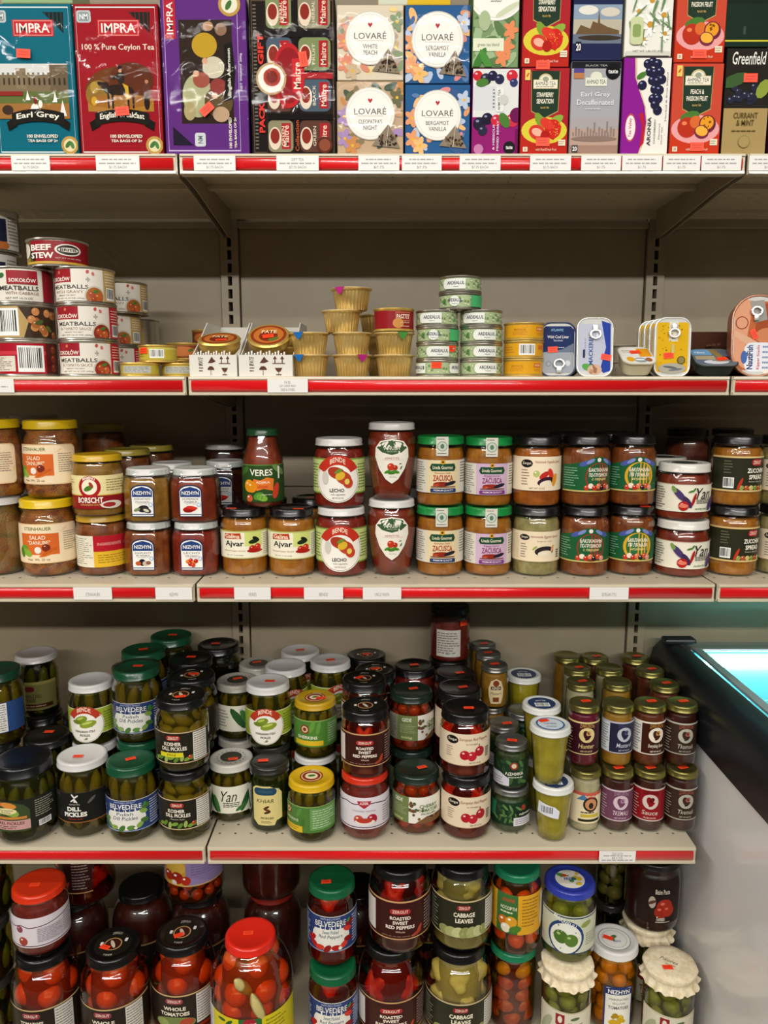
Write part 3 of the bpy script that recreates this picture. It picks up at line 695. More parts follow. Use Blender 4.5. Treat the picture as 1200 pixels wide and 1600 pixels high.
def d_pepperon(A):
    A.p([(-1, .12), (-.6, 0), (.5, 0), (.6, .10), (1, .16), (1, .8), (.8, .92), (.4, .96), (.2, 1), (-.7, 1), (-1, .93)], '#2c3a22')
    A.p([(-.95, .14), (-.6, .02), (.45, .02), (.56, .12), (.95, .18), (.95, .8), (.75, .9), (.4, .94), (.2, .98), (-.7, .98), (-.95, .91)], '#d8c884')
    A.rr(-.85, .76, .62, .94, '#25465c', .5).t('CHTAURA', -.1, .85, .9, .06, '#486c80').t('KHIAR', -.1, .62, 1.1, .09, '#2c2a1c', 0, .2).leaf(-.05, .46, .16, 28, '#54301c', .35).leaf(.0, .40, .18, -24, '#64381e', .35).leaf(.0, .34, .16, 14, '#4c2a18', .35).t('PICKLED', 0, .20, .8, .05, '#2c2a1c', .02, .1).lines(-.4, .07, .4, .14, 2, '#4a4838')
def d_mamg(A):
    A.r(-1, 0, 1, 1, '#4e7a36').r(-1, .96, 1, 1, '#88a85a').leaf(-.1, .75, .4, 60, '#5c8a3e', .4).leaf(.0, .35, .4, 80, '#44702e', .4).r(.2, .1, .95, .92, '#6a9a58').lines(.26, .15, .9, .88, 8, '#c6d8b0', .3)
    A.c(-.46, .74, .16, '#8a3424').c(-.46, .74, .11, '#d8c8a0').c(-.46, .74, .06, '#8a3424').t('GHERKINS', -.36, .44, .5, .10, '#c8d8a8', .02).p([(-1, 0), (.0, 0), (.0, .24), (-1, .24)], '#d8b428').lines(-.7, .05, -.1, .2, 2, '#8a7018')
def d_mamg2(A):
    A.r(-1, 0, 1, 1, '#4e8034').r(-1, .96, 1, 1, '#88a85a').leaf(.02, .78, .5, 70, '#64983e', .35).leaf(.2, .72, .5, 78, '#64983e', .3).r(.46, .1, .95, .92, '#5f9450').lines(.5, .15, .9, .88, 8, '#b6cca0', .3)
    A.c(-.2, .66, .17, '#8a3424').c(-.2, .66, .12, '#d8c8a0').c(-.2, .66, .07, '#8a3424').t('GHERKINS', -.14, .36, .62, .12, '#dce4c4', .03).r(-.55, .06, .34, .24, '#d8b428')
def d_redlid(A):
    A.r(-1, 0, 1, 1, '#dcd4da').r(-1, .04, 1, .07, '#5a2a44').p([(-1, .78), (-.7, .80), (-.5, .86), (-.3, .80), (.3, .84), (.6, .78), (1, .82), (1, .79), (.6, .75), (.3, .81), (-.3, .77), (-.5, .83), (-.7, .77), (-1, .75)], '#5a2a44')
    A.p([(-.14, .78), (-.18, .90), (.18, .90), (.14, .78), (0, .66)], '#b02a3c').t("AZER", 0, .83, .22, .08, '#f0dcd8', .02).t('STEWED PEPPER', 0, .58, .6, .05, '#8a6a74')
    A.fruit(-.14, .30, .15, '#c04a3a', '#f4d8cc').fruit(.2, .32, .16, '#a82034', '#f0b0a8').e(.02, .22, .26, .10, '#e8dcd0').e(.0, .28, .2, .08, '#b83a2c').lines(.5, .15, .9, .7, 7, '#8a7c84')
def d_redlid_side(A):
    A.r(-1, 0, 1, 1, '#dcd4da').r(-1, .04, 1, .07, '#5a2a44').p([(-1, .72), (-.6, .70), (-.4, .78), (-.2, .70), (.2, .74), (1, .9), (1, .87), (.2, .71), (-.2, .67), (-.4, .75), (-.6, .67), (-1, .69)], '#5a2a44')
    A.fruit(-.44, .62, .12, '#8a4450', '#d8a8a0').fruit(-.36, .22, .15, '#a04438', '#f4d8cc').r(-.02, .15, .6, .66, '#c4bcc4').lines(.0, .18, .58, .64, 8, '#8a7c84').lines(.62, .18, .95, .8, 8, '#8a7c84')
def d_roast(A):
    A.r(-1, 0, 1, 1, '#3a1712').r(-1, .96, 1, 1, '#c89a6a').r(-1, 0, 1, .03, '#c89a6a').r(-.98, .1, -.58, .9, '#e0dad0').lines(.56, .1, .95, .9, 10, '#a89890', .35)
    A.rr(-.22, .66, .22, .80, '#a8282c', .5).t('ZERGUT', 0, .73, .34, .08, '#f0dcc8', .01).t('ROASTED', 0, .56, .44, .09, '#f0e4d4', .03).t('SWEET', 0, .44, .32, .09, '#f0e4d4', .03).t('RED PEPPERS', 0, .32, .62, .09, '#f0e4d4', .03).t('Whole', 0, .21, .2, .05, '#e0c8a8')
    A.leaf(.42, .2, .3, 60, '#b8402a', .3).leaf(.36, .12, .3, 20, '#a43a26', .3).lines(-.4, .06, .4, .12, 1, '#8a6a58')
def d_gede(A):
    A.r(-1, 0, 1, 1, '#6e7c4a').r(-1, 0, -.62, 1, '#8e8c7c').lines(-.95, .08, -.66, .9, 9, '#55584a').t('GEDE', -.36, .84, .26, .14, '#e6e4d4', .02).lines(-.55, .3, -.1, .68, 6, '#a6b088', .3)
    A.r(-.06, 0, 1, 1, '#e6e2d6').dots(-.04, .1, .3, .95, 14, .065, ['#6a4a34', '#8a5a3c', '#54603a']).t('CHERRY', .46, .66, .5, .13, '#5c7a34', .02).t('TOMATOES', .46, .50, .54, .13, '#5c7a34', .02).t('PICKLED', .46, .36, .4, .08, '#5c7a34', .02).p([(.1, 0), (1, 0), (1, .2), (.8, .28), (.6, .16), (.4, .26), (.2, .1)], '#7a5636').t('500g', -.36, .12, .3, .12, '#c8d090', .02)
def d_redpep(A):
    A.r(-1, 0, 1, 1, '#e4d2b4').r(-1, 0, 1, .02, '#b8946a').e(-.38, .80, .16, .13, '#1c1a16').t('Zergut', -.38, .80, .24, .10, '#eee4cc', .01).t('European Red Peppers', .18, .82, .74, .12, '#8e3a24', 0, .15).t('in vinegar', .12, .68, .3, .05, '#6a4a38', .01)
    A.lines(-.55, .25, -.36, .6, 5, '#9a8870').fruit(-.06, .34, .15, '#b01c28', '#f0c0c0').fruit(.12, .30, .15, '#bc2430', '#f0c0c0').fruit(.32, .44, .16, '#a81c26', '#f0c0c0').leaf(.3, .64, .1, 90, '#8a2a20').lines(.5, .2, .64, .52, 5, '#4a463c', .6).t('NET WT 24 OZ', .2, .09, .3, .045, '#5a3a28', .01)
def d_adjgreen(A):
    A.r(-1, 0, 1, 1, '#1e3422'); [A.leaf(A.rnd.uniform(-.9, .9), A.rnd.uniform(.1, .95), .35, A.rnd.uniform(-80, 80), A.rnd.choice(('#3c5c30', '#4a6c3c', '#2a4428')), .4) for _ in range(16)]
    A.c(.0, .80, .15, '#8e3a2a').c(0, .80, .09, '#d8c0a0').t('АДЖИКА', .02, .48, .66, .14, '#eeeadc', .02).lines(-.2, .3, .4, .4, 1, '#c8c8b8').p([(-1, 0), (-.16, 0), (-.16, .3), (-.5, .5), (-1, .5)], '#cfccd4').lines(-.9, .05, -.3, .35, 3, '#7a7680')
def d_adjgreen2(A):
    A.r(-1, 0, 1, 1, '#16301f').r(-1, .3, -.42, .95, '#1f6a48'); [A.leaf(A.rnd.uniform(-.4, .4), A.rnd.uniform(.15, .85), .35, A.rnd.uniform(-80, 80), A.rnd.choice(('#4c6c38', '#5a7a44', '#2a4428')), .3) for _ in range(18)]
    A.c(.55, .80, .12, '#8e3a2a').r(.3, .42, 1, .6, '#111c14').t('АДЖИКА', .62, .52, .5, .10, '#eeeadc', .02).r(.2, .0, .9, .38, '#d2cfd6').lines(.26, .05, .84, .33, 3, '#7a7680')
def zak(bg, fg, txt, sub, face='#e8dccc', ox=0.0, side=None):
    def f(A):
        A.r(-1, 0, 1, 1, bg).r(-1, .95, 1, 1, face).r(-1, 0, 1, .03, face).t('ZAKUSON', ox, .86, .62, .11, fg, .01, arc=.35)
        A.c(ox, .60, .23, face, n=24).e(ox - .02, .60, .13, .15, bg, rot=20).e(ox + .06, .66, .09, .08, fg, rot=-30).leaf(ox + .05, .52, .22, 40, bg, .4)
        A.t(txt, ox, .26, .66, .14, face, .01, .12).t(sub, ox, .10, .5, .05, face, .02)
        if side: A.r(-.98, .03, -.50, .95, side).lines(-.95, .08, -.54, .9, 10, '#6a6a6a', .35)
        else: A.lines(-.95, .1, -.6, .8, 8, face, .25)
    return f
def d_cream(A):
    A.r(-1, 0, 1, 1, '#e6d8b4').r(-1, .9, 1, 1, '#c85a48').p([(-.5, .75), (-.2, .95), (.0, .75)], '#4a7aa0').c(.12, .62, .24, '#2a241c').c(.12, .62, .18, '#c88a60').e(.12, .58, .10, .10, '#2a241c').t('GARLIC', .12, .86, .44, .10, '#b8382c', .02).lines(-.3, .3, .4, .42, 1, '#4a3c2a').r(-.4, .06, .6, .14, '#2c2418').r(-.3, .2, .5, .3, '#c8b03c')
def d_tanm(A):
    A.p([(-.6, 0), (.6, 0), (.85, .3), (.9, .6), (.6, .9), (0, 1), (-.6, .9), (-.9, .6), (-.85, .3)], '#d8c498').c(0, .82, .12, '#7a3a1c').r(-.6, .56, .6, .7, '#3c2c18').t('ХРЕН', 0, .63, 1.0, .10, '#efe2c2', .01).t('Mustard', 0, .42, 1.2, .10, '#5a4420', 0, .15).r(-.35, .08, .35, .26, '#7a3a1c')
def d_cabb(A):
    A.r(-1, 0, 1, 1, '#2a2a1c').r(-1, .96, 1, 1, '#c8b488').r(-1, 0, 1, .03, '#c8b488').rr(-.16, .74, .14, .88, '#98282c', .5).t('ZERGUT', 0, .81, .24, .08, '#f0dcc8', .01).t('CABBAGE', 0, .62, .46, .12, '#f0e8d0', .03).t('LEAVES', 0, .46, .38, .12, '#f0e8d0', .03)
    for i in range(7): A.e(-.44 + i * .15, .14, .14, .13, ('#8e9458', '#a8ac70', '#c0c08a')[i % 3], rot=20 * i)
    A.r(.5, .1, .9, .92, '#d8d6ca').lines(.52, .12, .88, .9, 10, '#6a665c', .35, .1); A.lines(-.9, .1, -.6, .9, 9, '#8a8a78')
def d_bigtom(l1, l2):
    def f(A):
        A.r(-1, 0, 1, 1, '#241c14').r(-1, .96, 1, 1, '#c8a878').rr(-.22, .74, .14, .90, '#8e3a44', .5).t('ZERGUT', -.04, .82, .28, .08, '#f0dcc8', .01).t(l1, -.04, .60, .46, .11, '#e8e0cc', .03).t(l2, -.04, .44, .60, .11, '#e8e0cc', .03)
        A.e(-.04, .16, .42, .2, '#6e7c44').e(.2, .18, .14, .12, '#a8442c').e(-.3, .16, .14, .12, '#8a9a54').r(.40, .06, .78, .94, '#d8d4cc').lines(.42, .1, .76, .9, 10, '#6a665c', .35, .1)
    return f
def d_purple(A):
    A.r(-1, 0, 1, 1, '#9884b4').r(-.62, .0, -.02, 1, '#d8a43c').c(-.4, .86, .1, '#a85030').e(-.3, .5, .28, .2, '#e0b84a').fruit(-.46, .24, .15, '#b8301c').fruit(-.22, .22, .17, '#a82818').fruit(-.02, .16, .13, '#b83020').fruit(-.3, .07, .08, '#e8dcd0').lines(.1, .3, .9, .92, 9, '#7c68a0', .3).r(-1, 0, 1, .03, '#d8b868')
def d_assort(A):
    A.r(-1, 0, 1, 1, '#d8c820').r(-1, 0, -.62, 1, '#dcd8d8').lines(-.95, .1, -.66, .9, 9, '#7c7870').r(-.10, .0, .26, 1, '#2c6a34').c(.07, .88, .14, '#a82030').t('ZERGUT', .07, .88, .22, .06, '#f0dcc8', .01).t('АССОРТИ', .07, .62, .32, .10, '#eceadc', .02).t('МАРИНОВАННОЕ', .07, .50, .34, .05, '#dcdcb8').t('MIXED PICKLES', .07, .42, .3, .05, '#dcdcb8').fruit(.0, .20, .12, '#b8301c').fruit(.2, .26, .12, '#c8401c').leaf(-.05, .08, .3, 10, '#4a8a2c', .5).leaf(-.4, .9, .2, 0, '#2c5a24').leaf(-.26, .88, .2, 40, '#2c5a24').t('5 oz', -.36, .66, .12, .1, '#4a4418').lines(.32, .1, .7, .95, 10, '#8a7f18', .3)
def d_asgreen(A):
    A.r(-1, 0, 1, 1, '#d8a028').r(-.62, 0, -.06, 1, '#3c6a34').t('ASSORTED', -.3, .86, .32, .08, '#c83a30', .02).t('АССОРТИ', -.3, .66, .42, .09, '#e8e4c8', .02).lines(-.5, .5, -.12, .6, 1, '#e8e4c8').fruit(-.42, .3, .14, '#c86a1c').fruit(-.22, .32, .14, '#d89a28').fruit(-.36, .14, .12, '#e8dcc0').leaf(-.12, .14, .3, 20, '#4a7a2c', .6).lines(.04, .2, .5, .95, 9, '#8a6818', .3).r(.6, .1, .95, .95, '#d8d4c8')
def d_feij(A):
    A.r(-1, 0, 1, 1, '#c8ccb4').r(-1, .94, 1, .97, '#2c3c5c').r(-1, .0, 1, .03, '#2c3c5c').e(-.22, .42, .46, .46, '#26406e', rot=-20).e(-.22, .40, .40, .40, '#e4e6d8', rot=-20).fruit(-.34, .42, .18, '#4c6e2c', '#a8c078').fruit(-.08, .36, .17, '#567a30', '#a8c078').t('MARNEULI', -.25, .84, .6, .11, '#e8e8e0', .01, rot=-22).lines(.3, .2, .9, .55, 6, '#7c8070', .3).leaf(.3, .78, .3, 20, '#8a9a4a', .5)
def d_pastet(A):
    A.r(-1, 0, 1, 1, '#241410').rr(-.3, .64, .42, .84, '#14100c', .3).t('Bizim Pasta', .05, .75, .6, .11, '#e4dccc', .01).fruit(.16, .40, .18, '#a82c1c', '#d87058').fruit(.02, .28, .15, '#982418', '#d87058').fruit(.32, .30, .14, '#a82c1c', '#d87058').e(-.36, .5, .14, .14, '#b8aea0').leaf(-.36, .5, .2, 30, '#5a3a2c').t('Tomato', .0, .12, .36, .10, '#e4dccc', .01, .1).r(-.2, .03, .4, .05, '#b8aea0')
def d_tomat(A):
    A.r(-1, 0, 1, .9, '#d8d2bc').p([(-1, .9), (-.5, .92), (0, .9), (.5, .94), (1, .9), (1, .88), (-1, .88)], '#c8bc9a').p([(-.42, .60), (-.30, .54), (-.18, .60), (-.18, .84), (-.42, .84)], '#8e2028').e(-.3, .72, .06, .08, '#e4d8c8').t('Harvest', .12, .62, .40, .12, '#4a3c34', .0, .15).leaf(.1, .76, .2, 10, '#5c6a4a').t('TOMATOES', .04, .36, .78, .14, '#7c2c20', .02, arc=.2).lines(-.3, .12, .4, .24, 2, '#5c4a3c').leaf(-.7, .5, .5, 60, '#a8ac8c')
def d_niz_y(A):
    A.rr(-1, 0, 1, .98, '#22366c', .08).rr(-.9, .02, .9, .95, '#e8e6dc', .06).p([(-.9, .80), (.9, .80), (.9, .93), (0, .98), (-.9, .93)], '#22366c').t('NIZHYN', 0, .87, 1.5, .09, '#f4f0e6', .02).t('MARINATED', 0, .70, 1.3, .05, '#44464e').t('YELLOW', 0, .61, .9, .05, '#44464e').t('TOMATOES', 0, .51, 1.4, .07, '#44464e', .02).dots(-.5, .12, .5, .34, 9, .07, ['#c8a020', '#d8b430', '#a88418'])
def d_oldback(A):
    A.r(-1, 0, 1, 1, '#6e6a3c').r(-1, .9, 1, 1, '#8a8248').rr(-.26, .66, .12, .84, '#5c1c1c', .5).t('WHOLE DILL', .02, .50, .7, .12, '#2c2c18', .02).t('PICKLES', -.05, .36, .4, .12, '#2c2c18', .02).r(-.4, .08, .8, .22, '#3c1c14').lines(-.3, .1, .7, .2, 1, '#a88868')
def d_whiteback(A): A.r(-1, 0, 1, 1, '#d6d0c4').lines(-.9, .1, .9, .92, 9, '#7a746a', .4); A.bars(-.3, .05, .2, .2)
def d_black(A): A.r(-1, 0, 1, 1, '#1c1a14').t('MILD', .0, .5, .5, .3, '#8a3a20', .02).r(-1, .95, 1, 1, '#a88850')
def d_kosher_back(A): A.r(-1, 0, 1, 1, '#4a2e1e').r(-1, .03, 1, .97, '#26221a').r(-.25, .06, .35, .95, '#dcd8ce').lines(-.22, .08, .32, .93, 12, '#6a665c', .35, .1)
# lid tops
def t_zerg(A): A.c(0, .5, .44, '#1a1812').ring(0, .5, .22, .03, '#b08a5a', '#3c1a14').leaf(0, .5, .3, 120, '#c8b8a0', .3); [A.e(0, .5, .01, .01, BK) for _ in range(1)]; A.t('ZERGUT', .0, .86, .5, .08, '#b8b0a0', .01, arc=.4).rr(-.62, .44, -.48, .56, '#d8d4cc').rr(.5, .6, .64, .72, '#d8d4cc').t('1995', 0, .14, .4, .06, '#b8b0a0', .01, arc=-.4)
def t_mam(A): A.e(0, .5, .66, .34, '#8e2c1e').e(0, .5, .58, .29, '#e2c890').e(0, .5, .52, .26, '#8e2c1e').e(0, .5, .36, .17, '#e8dcb8').leaf(0, .52, .22, 30, '#4a7a28', .6).t('MAMINO', 0, .80, .5, .08, '#f0e4c0', .02, arc=.4)
def t_cup(A): A.c(0, .5, .47, '#2c3c60').t('МАСТЕР', 0, .68, .7, .10, '#d8dce4', .02, arc=.3).bars(-.5, .22, .5, .52).r(-.12, -.1, .12, .22, '#2c3c60')
def t_cupf(A): A.c(0, .5, .46, '#3c5a8c').c(0, .5, .40, '#d0d8e0').t('ГОРЧИЦА', 0, .5, .8, .13, '#2c4474', .02).t('РУССКАЯ', 0, .3, .6, .09, '#2c4474', .02).fruit(-.3, .76, .08, '#c83a28')
def t_yan(A): [A.e(.82 * math.cos(i * PI / 9), .5 + .41 * math.sin(i * PI / 9), .05, .02, '#6a665c', rot=i * 20 + 90) for i in range(18)]; A.c(0, .5, .32, '#3a3c30')
def t_feij(A): A.c(0, .5, .48, '#2838a0').c(0, .5, .38, '#e4e0d4').dots(-.5, .25, .5, .75, 14, .07, ['#c83a28', '#4a8a3c', '#d8b428']).t('FRESH', 0, .5, .6, .12, '#2838a0', .02)
def t_nizw(A): A.ring(0, .5, .44, .015, '#44504a', '#e2e0da').ring(0, .5, .34, .01, '#7c8a80', '#e2e0da').leaf(0, .58, .2, 20, '#4a6a3c', .6).leaf(-.1, .5, .2, 100, '#5c7a4a', .6).t('NIZHYN', .1, .4, .4, .07, '#34508a', .02)
def t_cloth(A): A.t('Pikorea', 0, .56, .9, .12, '#3a3226', 0, .2, rot=-35).t('since 1992', -.06, .40, .5, .07, '#5a5040', rot=-35)

def seal(t, d):       # paper seal folded over lid and shoulder
    h, r, rl, lh = d['h'], d['r'], d['lid'][0], d['lid'][1]
    A = Art(.021, .034, 3); A.r(-1, 0, 1, 1, '#d8d4c6').ring(0, .5, .26, .035, '#6a8a78', '#c6cebc').leaf(0, .5, .26, 90, '#5a7a66', .8).lines(-.8, .06, .8, .2, 1, '#6c6a60').lines(-.8, .82, .8, .95, 1, '#6c6a60')
    if 'seal' not in d:
        d['seal'] = art_mesh('paper_seal', A, lambda x, o, z: Vector(((rl + .0016 + o) * math.sin(x / rl), -(rl + .0016 + o) * math.cos(x / rl), z)), step=.004, oz=h - .034)
    part('paper_seal', d['seal'], t)
def cuplabel(t, d):
    pass

TH = .62
def spk(h1, h2, *a, **kw): return speckle(deeper(h1, TH), deeper(h2, TH), *a, **kw)
def chk(cols, s): return chunky([deeper(x, TH) for x in cols], s)
P_OR = spk('#e07818', '#b8560c', 45, .45, bump=.3); P_ORY = spk('#e08c20', '#c06c10', 60, .45, bump=.3)
P_RB = spk('#b03c18', '#8c280e', 40, .4, bump=.25); P_BRN = spk('#b8601c', '#8c3c12', 60, .45, bump=.35)
P_RED = spk('#b02c14', '#8c1c0e', 70, .4, bump=.3); P_TAN = spk('#c88c30', '#aa7020', 60, .45)
P_PALE = spk('#d0bc7c', '#ac9858', 70, .5, bump=.4); P_DK = spk('#5c1c0e', '#40120a', 50, .4)
P_CHOP = chk(['#a84c18', '#d87420', '#e09038', '#b85818', '#7c3c14', '#e8a450'], 75); P_CHOP2 = chk(['#8c5420', '#b88034', '#7c6c2c', '#c08c44', '#a04c18'], 60)
P_MAG = spk('#8c1438', '#700c28', 40, .35); P_MUS = spk('#d0942c', '#b87c1c', 50, .45); P_GRN = spk('#4c6030', '#344420', 90, .45, bump=.4)
P_CRM = spk('#ecdcb0', '#d8c498', 60, .5); P_BRK = spk('#8c3c1c', '#6c2812', 50, .4); P_YG = spk('#d8c02c', '#bca41a', 40, .45); P_REDL = spk('#9c2c20', '#7c1e16', 80, .4, bump=.3)
L = lambda rl, lh, c, look='enamel', art=None: (rl, lh, c, look, art)
G3 = 'jars of vegetable spread on the middle shelf'
kind('salad', 'salad_jar', 'jar', G3, .141, .050, .0455, L(.0465, .016, '#d8b414'), 'soft', ('paste', P_CHOP), (.19, .70, 1.6, d_salad), level=.985)
kind('salad_white', 'salad_jar', 'jar', G3, .143, .050, .0455, L(.0465, .014, '#cfccc8'), 'soft', ('paste', P_CHOP2), None, level=.985)
kind('borscht', 'soup_jar', 'jar', G3, .111, .0455, .042, L(.043, .012, '#cba21c'), 'straight', ('paste', P_TAN), (.14, .68, 1.6, d_borscht), level=.96)
kind('borscht_back', 'soup_jar', 'jar', G3, .111, .0455, .042, L(.043, .012, '#c0952a'), 'straight', ('paste', P_BRN), (.16, .68, 1.6, d_borscht_back), level=.96)
for key, p, a, b, v in (('niz_egg', P_TAN, 'EGGPLANT PASTE', 'Homestyle', v_eggplant), ('niz_adj', P_RB, 'HOMEMADE', 'ADJIKA', v_pepper), ('niz_ea', P_BRN, 'EGGPLANTS', 'IN ADJIKA', v_eggadj), ('niz_lec', P_RED, 'LECHO', 'with peppers', v_lecho), ('niz_dark', P_DK, 'HOMEMADE', 'ADJIKA', v_pepper)):
    kind(key, 'spread_jar', 'jar', G3, .098, .0425, .038, L(.0385, .0125, '#d4d2ce'), 'straight', ('paste', p), (.13, .72, .041, niz(a, b, v)), fn='square', panel='flat', level=.93, seg=96)
kind('ajvar', 'spread_jar', 'jar', G3, .124, .0435, .037, L(.0395, .015, '#0e0d0c'), 'straight', ('paste', P_ORY), (.27, .68, 1.7, d_ajvar), fn='flute_base', seg=104)
kind('lecho', 'lecho_jar', 'jar', G3, .125, .047, .041, L(.0425, .0135, '#d2cfca'), 'straight', ('paste', P_RED), (.09, .78, 1.6, d_lecho))
kind('anush', 'spread_jar', 'jar', G3, .139, .0445, .040, L(.0415, .013, '#d2cfca'), 'taper', ('paste', P_RB), (.22, .80, .80, d_anush), level=.97)
kind('zac_r', 'spread_jar', 'jar', G3, .127, .0435, .040, L(.0425, .015, '#12813a'), 'straight', ('paste', P_ORY), (.20, .68, 1.6, zac(('#e2cfa4', '#1f4a30', '#a83420', '#2c3c6c'))), fn='flute_base', extra=seal, seg=104)
kind('zac_p', 'spread_jar', 'jar', G3, .126, .0435, .040, L(.0425, .015, '#12813a'), 'straight', ('paste', P_ORY), (.18, .64, 1.6, zac(('#cfb0c8', '#1f4a30', '#843460', '#7c3c80'))), fn='flute_base', extra=seal, seg=104)
kind('egg_pale', 'spread_jar', 'jar', G3, .127, .0435, .038, L(.0415, .016, '#0e0d0c'), 'straight', ('paste', P_PALE), (.22, .66, 1.6, d_eggspread), fn='flute_base', seg=104)
kind('egg_or', 'spread_jar', 'jar', G3, .127, .0435, .038, L(.0415, .016, '#0e0d0c'), 'straight', ('paste', P_OR), (.24, .72, 1.6, d_eggspread2), fn='flute_base', seg=104)
kind('gr_a', 'spread_jar', 'jar', G3, .1275, .0445, .038, L(.041, .016, '#0e0d0c'), 'straight', ('paste', P_BRN), (.22, .72, 1.6, green_ru('БАКЛАЖАНЫ', 'ПО-ГРУЗИНСКИ', 'с перцем', False)), fn='flute_base', seg=104)
kind('gr_b', 'spread_jar', 'jar', G3, .1275, .0415, .036, L(.0385, .016, '#0e0d0c'), 'straight', ('paste', P_BRN), (.22, .72, 1.6, green_ru('БАКЛАЖАНЫ', 'ЛЯ ЛЯ МАЛА', 'натуральные', True)), fn='flute_base', seg=104)
kind('yan', 'spread_jar', 'jar', G3, .103, .0475, .042, L(.0445, .016, '#d6d2c8', 'enamel', t_yan), 'straight', ('paste', P_RB), (.17, .66, 1.6, d_yan))
kind('zuc', 'spread_jar', 'jar', G3, .1275, .0445, .038, L(.041, .016, '#0e0d0c'), 'straight', ('paste', P_ORY), (.22, .72, 1.6, d_zuc), fn='flute_base', seg=104)
kind('pale_r', 'spread_jar', 'jar', G3, .1275, .0445, .038, L(.041, .016, '#0e0d0c'), 'straight', ('paste', P_PALE), (.22, .66, 1.6, d_eggspread), fn='flute_base', seg=104)
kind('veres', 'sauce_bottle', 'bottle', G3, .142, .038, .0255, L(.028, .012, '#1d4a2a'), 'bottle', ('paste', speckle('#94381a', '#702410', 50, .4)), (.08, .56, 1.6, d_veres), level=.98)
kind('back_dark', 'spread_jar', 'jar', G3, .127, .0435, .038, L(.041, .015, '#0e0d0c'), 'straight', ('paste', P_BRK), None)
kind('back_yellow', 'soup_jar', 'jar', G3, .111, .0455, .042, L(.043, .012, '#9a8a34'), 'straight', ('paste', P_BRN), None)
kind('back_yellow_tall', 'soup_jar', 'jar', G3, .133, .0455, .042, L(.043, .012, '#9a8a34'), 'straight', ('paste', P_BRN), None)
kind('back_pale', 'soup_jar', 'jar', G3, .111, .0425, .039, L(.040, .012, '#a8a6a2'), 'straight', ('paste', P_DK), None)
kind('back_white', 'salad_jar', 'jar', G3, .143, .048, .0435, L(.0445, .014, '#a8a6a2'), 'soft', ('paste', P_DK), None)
G4 = 'pickle jars on the lower shelf'
kind('bigp', 'pickle_jar', 'jar', G4, .150, .0585, .050, L(.0525, .021, '#0c0e10'), 'soft', ('pieces', 'gherkin_dark', '#4c5424'), (.21, .62, 1.55, d_bigpickle))
kind('dill', 'pickle_jar', 'jar', G4, .150, .0495, .044, L(.0455, .015, '#cfcdca'), 'soft', ('pieces', 'gherkin', '#6a6424'), (.22, .66, 1.55, d_dill))
kind('belv', 'pickle_jar', 'jar', G4, .148, .0485, .043, L(.0445, .017, '#0f4a2e'), 'soft', ('pieces', 'gherkin', '#6a6424'), (.18, .60, 1.6, belv('pickle')))
kind('belv_f', 'pickle_jar', 'jar', G4, .148, .0485, .043, L(.0445, .017, '#0f4a2e'), 'soft', ('pieces', 'gherkin', '#6a6424'), (.18, .60, 1.6, belv('pickle')), film=True)
kind('kosh', 'pickle_jar', 'jar', G4, .138, .0495, .043, L(.0455, .016, '#0e0e0d', 'enamel', t_zerg), 'soft', ('pieces', 'gherkin_lying', '#747028'), (.21, .64, 1.55, d_kosher))
kind('kosh_y', 'pickle_jar', 'jar', G4, .138, .0495, .043, L(.0455, .016, '#0e0e0d', 'enamel', t_zerg), 'soft', ('pieces', 'gherkin_lying', '#747028'), (.16, .60, 1.55, d_kosher_y))
kind('kosh_b', 'pickle_jar', 'jar', G4, .138, .0495, .043, L(.0455, .016, '#0e0e0d', 'enamel', t_zerg), 'soft', ('pieces', 'gherkin_lying', '#747028'), (.16, .60, 1.55, d_kosher_back))
kind('yanp', 'pickle_jar', 'jar', G4, .120, .0465, .040, L(.0425, .015, '#c8c4ba', 'enamel', t_yan), 'soft', ('pieces', 'gherkin_small', '#6c6c26'), (.20, .66, 1.6, d_yanp))
kind('yanp2', 'pickle_jar', 'jar', G4, .120, .0465, .040, L(.0425, .015, '#a8a498', 'enamel', t_yan), 'soft', ('pieces', 'gherkin_small', '#6c6c26'), (.20, .66, 1.6, d_yanp2))
kind('pep', 'pickle_jar', 'jar', G4, .130, .041, .036, L(.0375, .013, '#24241f', 'enamel'), 'straight', ('pieces', 'bean', '#505628'), (.12, .76, .75, d_pepperon))
kind('mam', 'pickle_jar', 'jar', G4, .114, .0465, .041, L(.0430, .014, '#d2a814', 'enamel', t_mam), 'straight', ('pieces', 'gherkin_small', '#6c6820'), (.20, .66, 1.6, d_mamg))
kind('mam2', 'pickle_jar', 'jar', G4, .116, .0435, .039, L(.0410, .014, '#c09818', 'enamel', t_mam), 'straight', ('pieces', 'gherkin_small', '#6c6820'), (.24, .72, 1.6, d_mamg2))
kind('wlid', 'pickle_jar', 'jar', G4, .112, .0445, .040, L(.0415, .012, '#c8c6c2'), 'straight', ('pieces', 'gherkin_dark', '#2a2e12'), None)
kind('bende', 'pickle_jar', 'jar', G4, .130, .0465, .041, L(.0430, .015, '#cfcdca'), 'soft', ('pieces', 'gherkin', '#5c6420'), (.10, .70, 1.6, None))
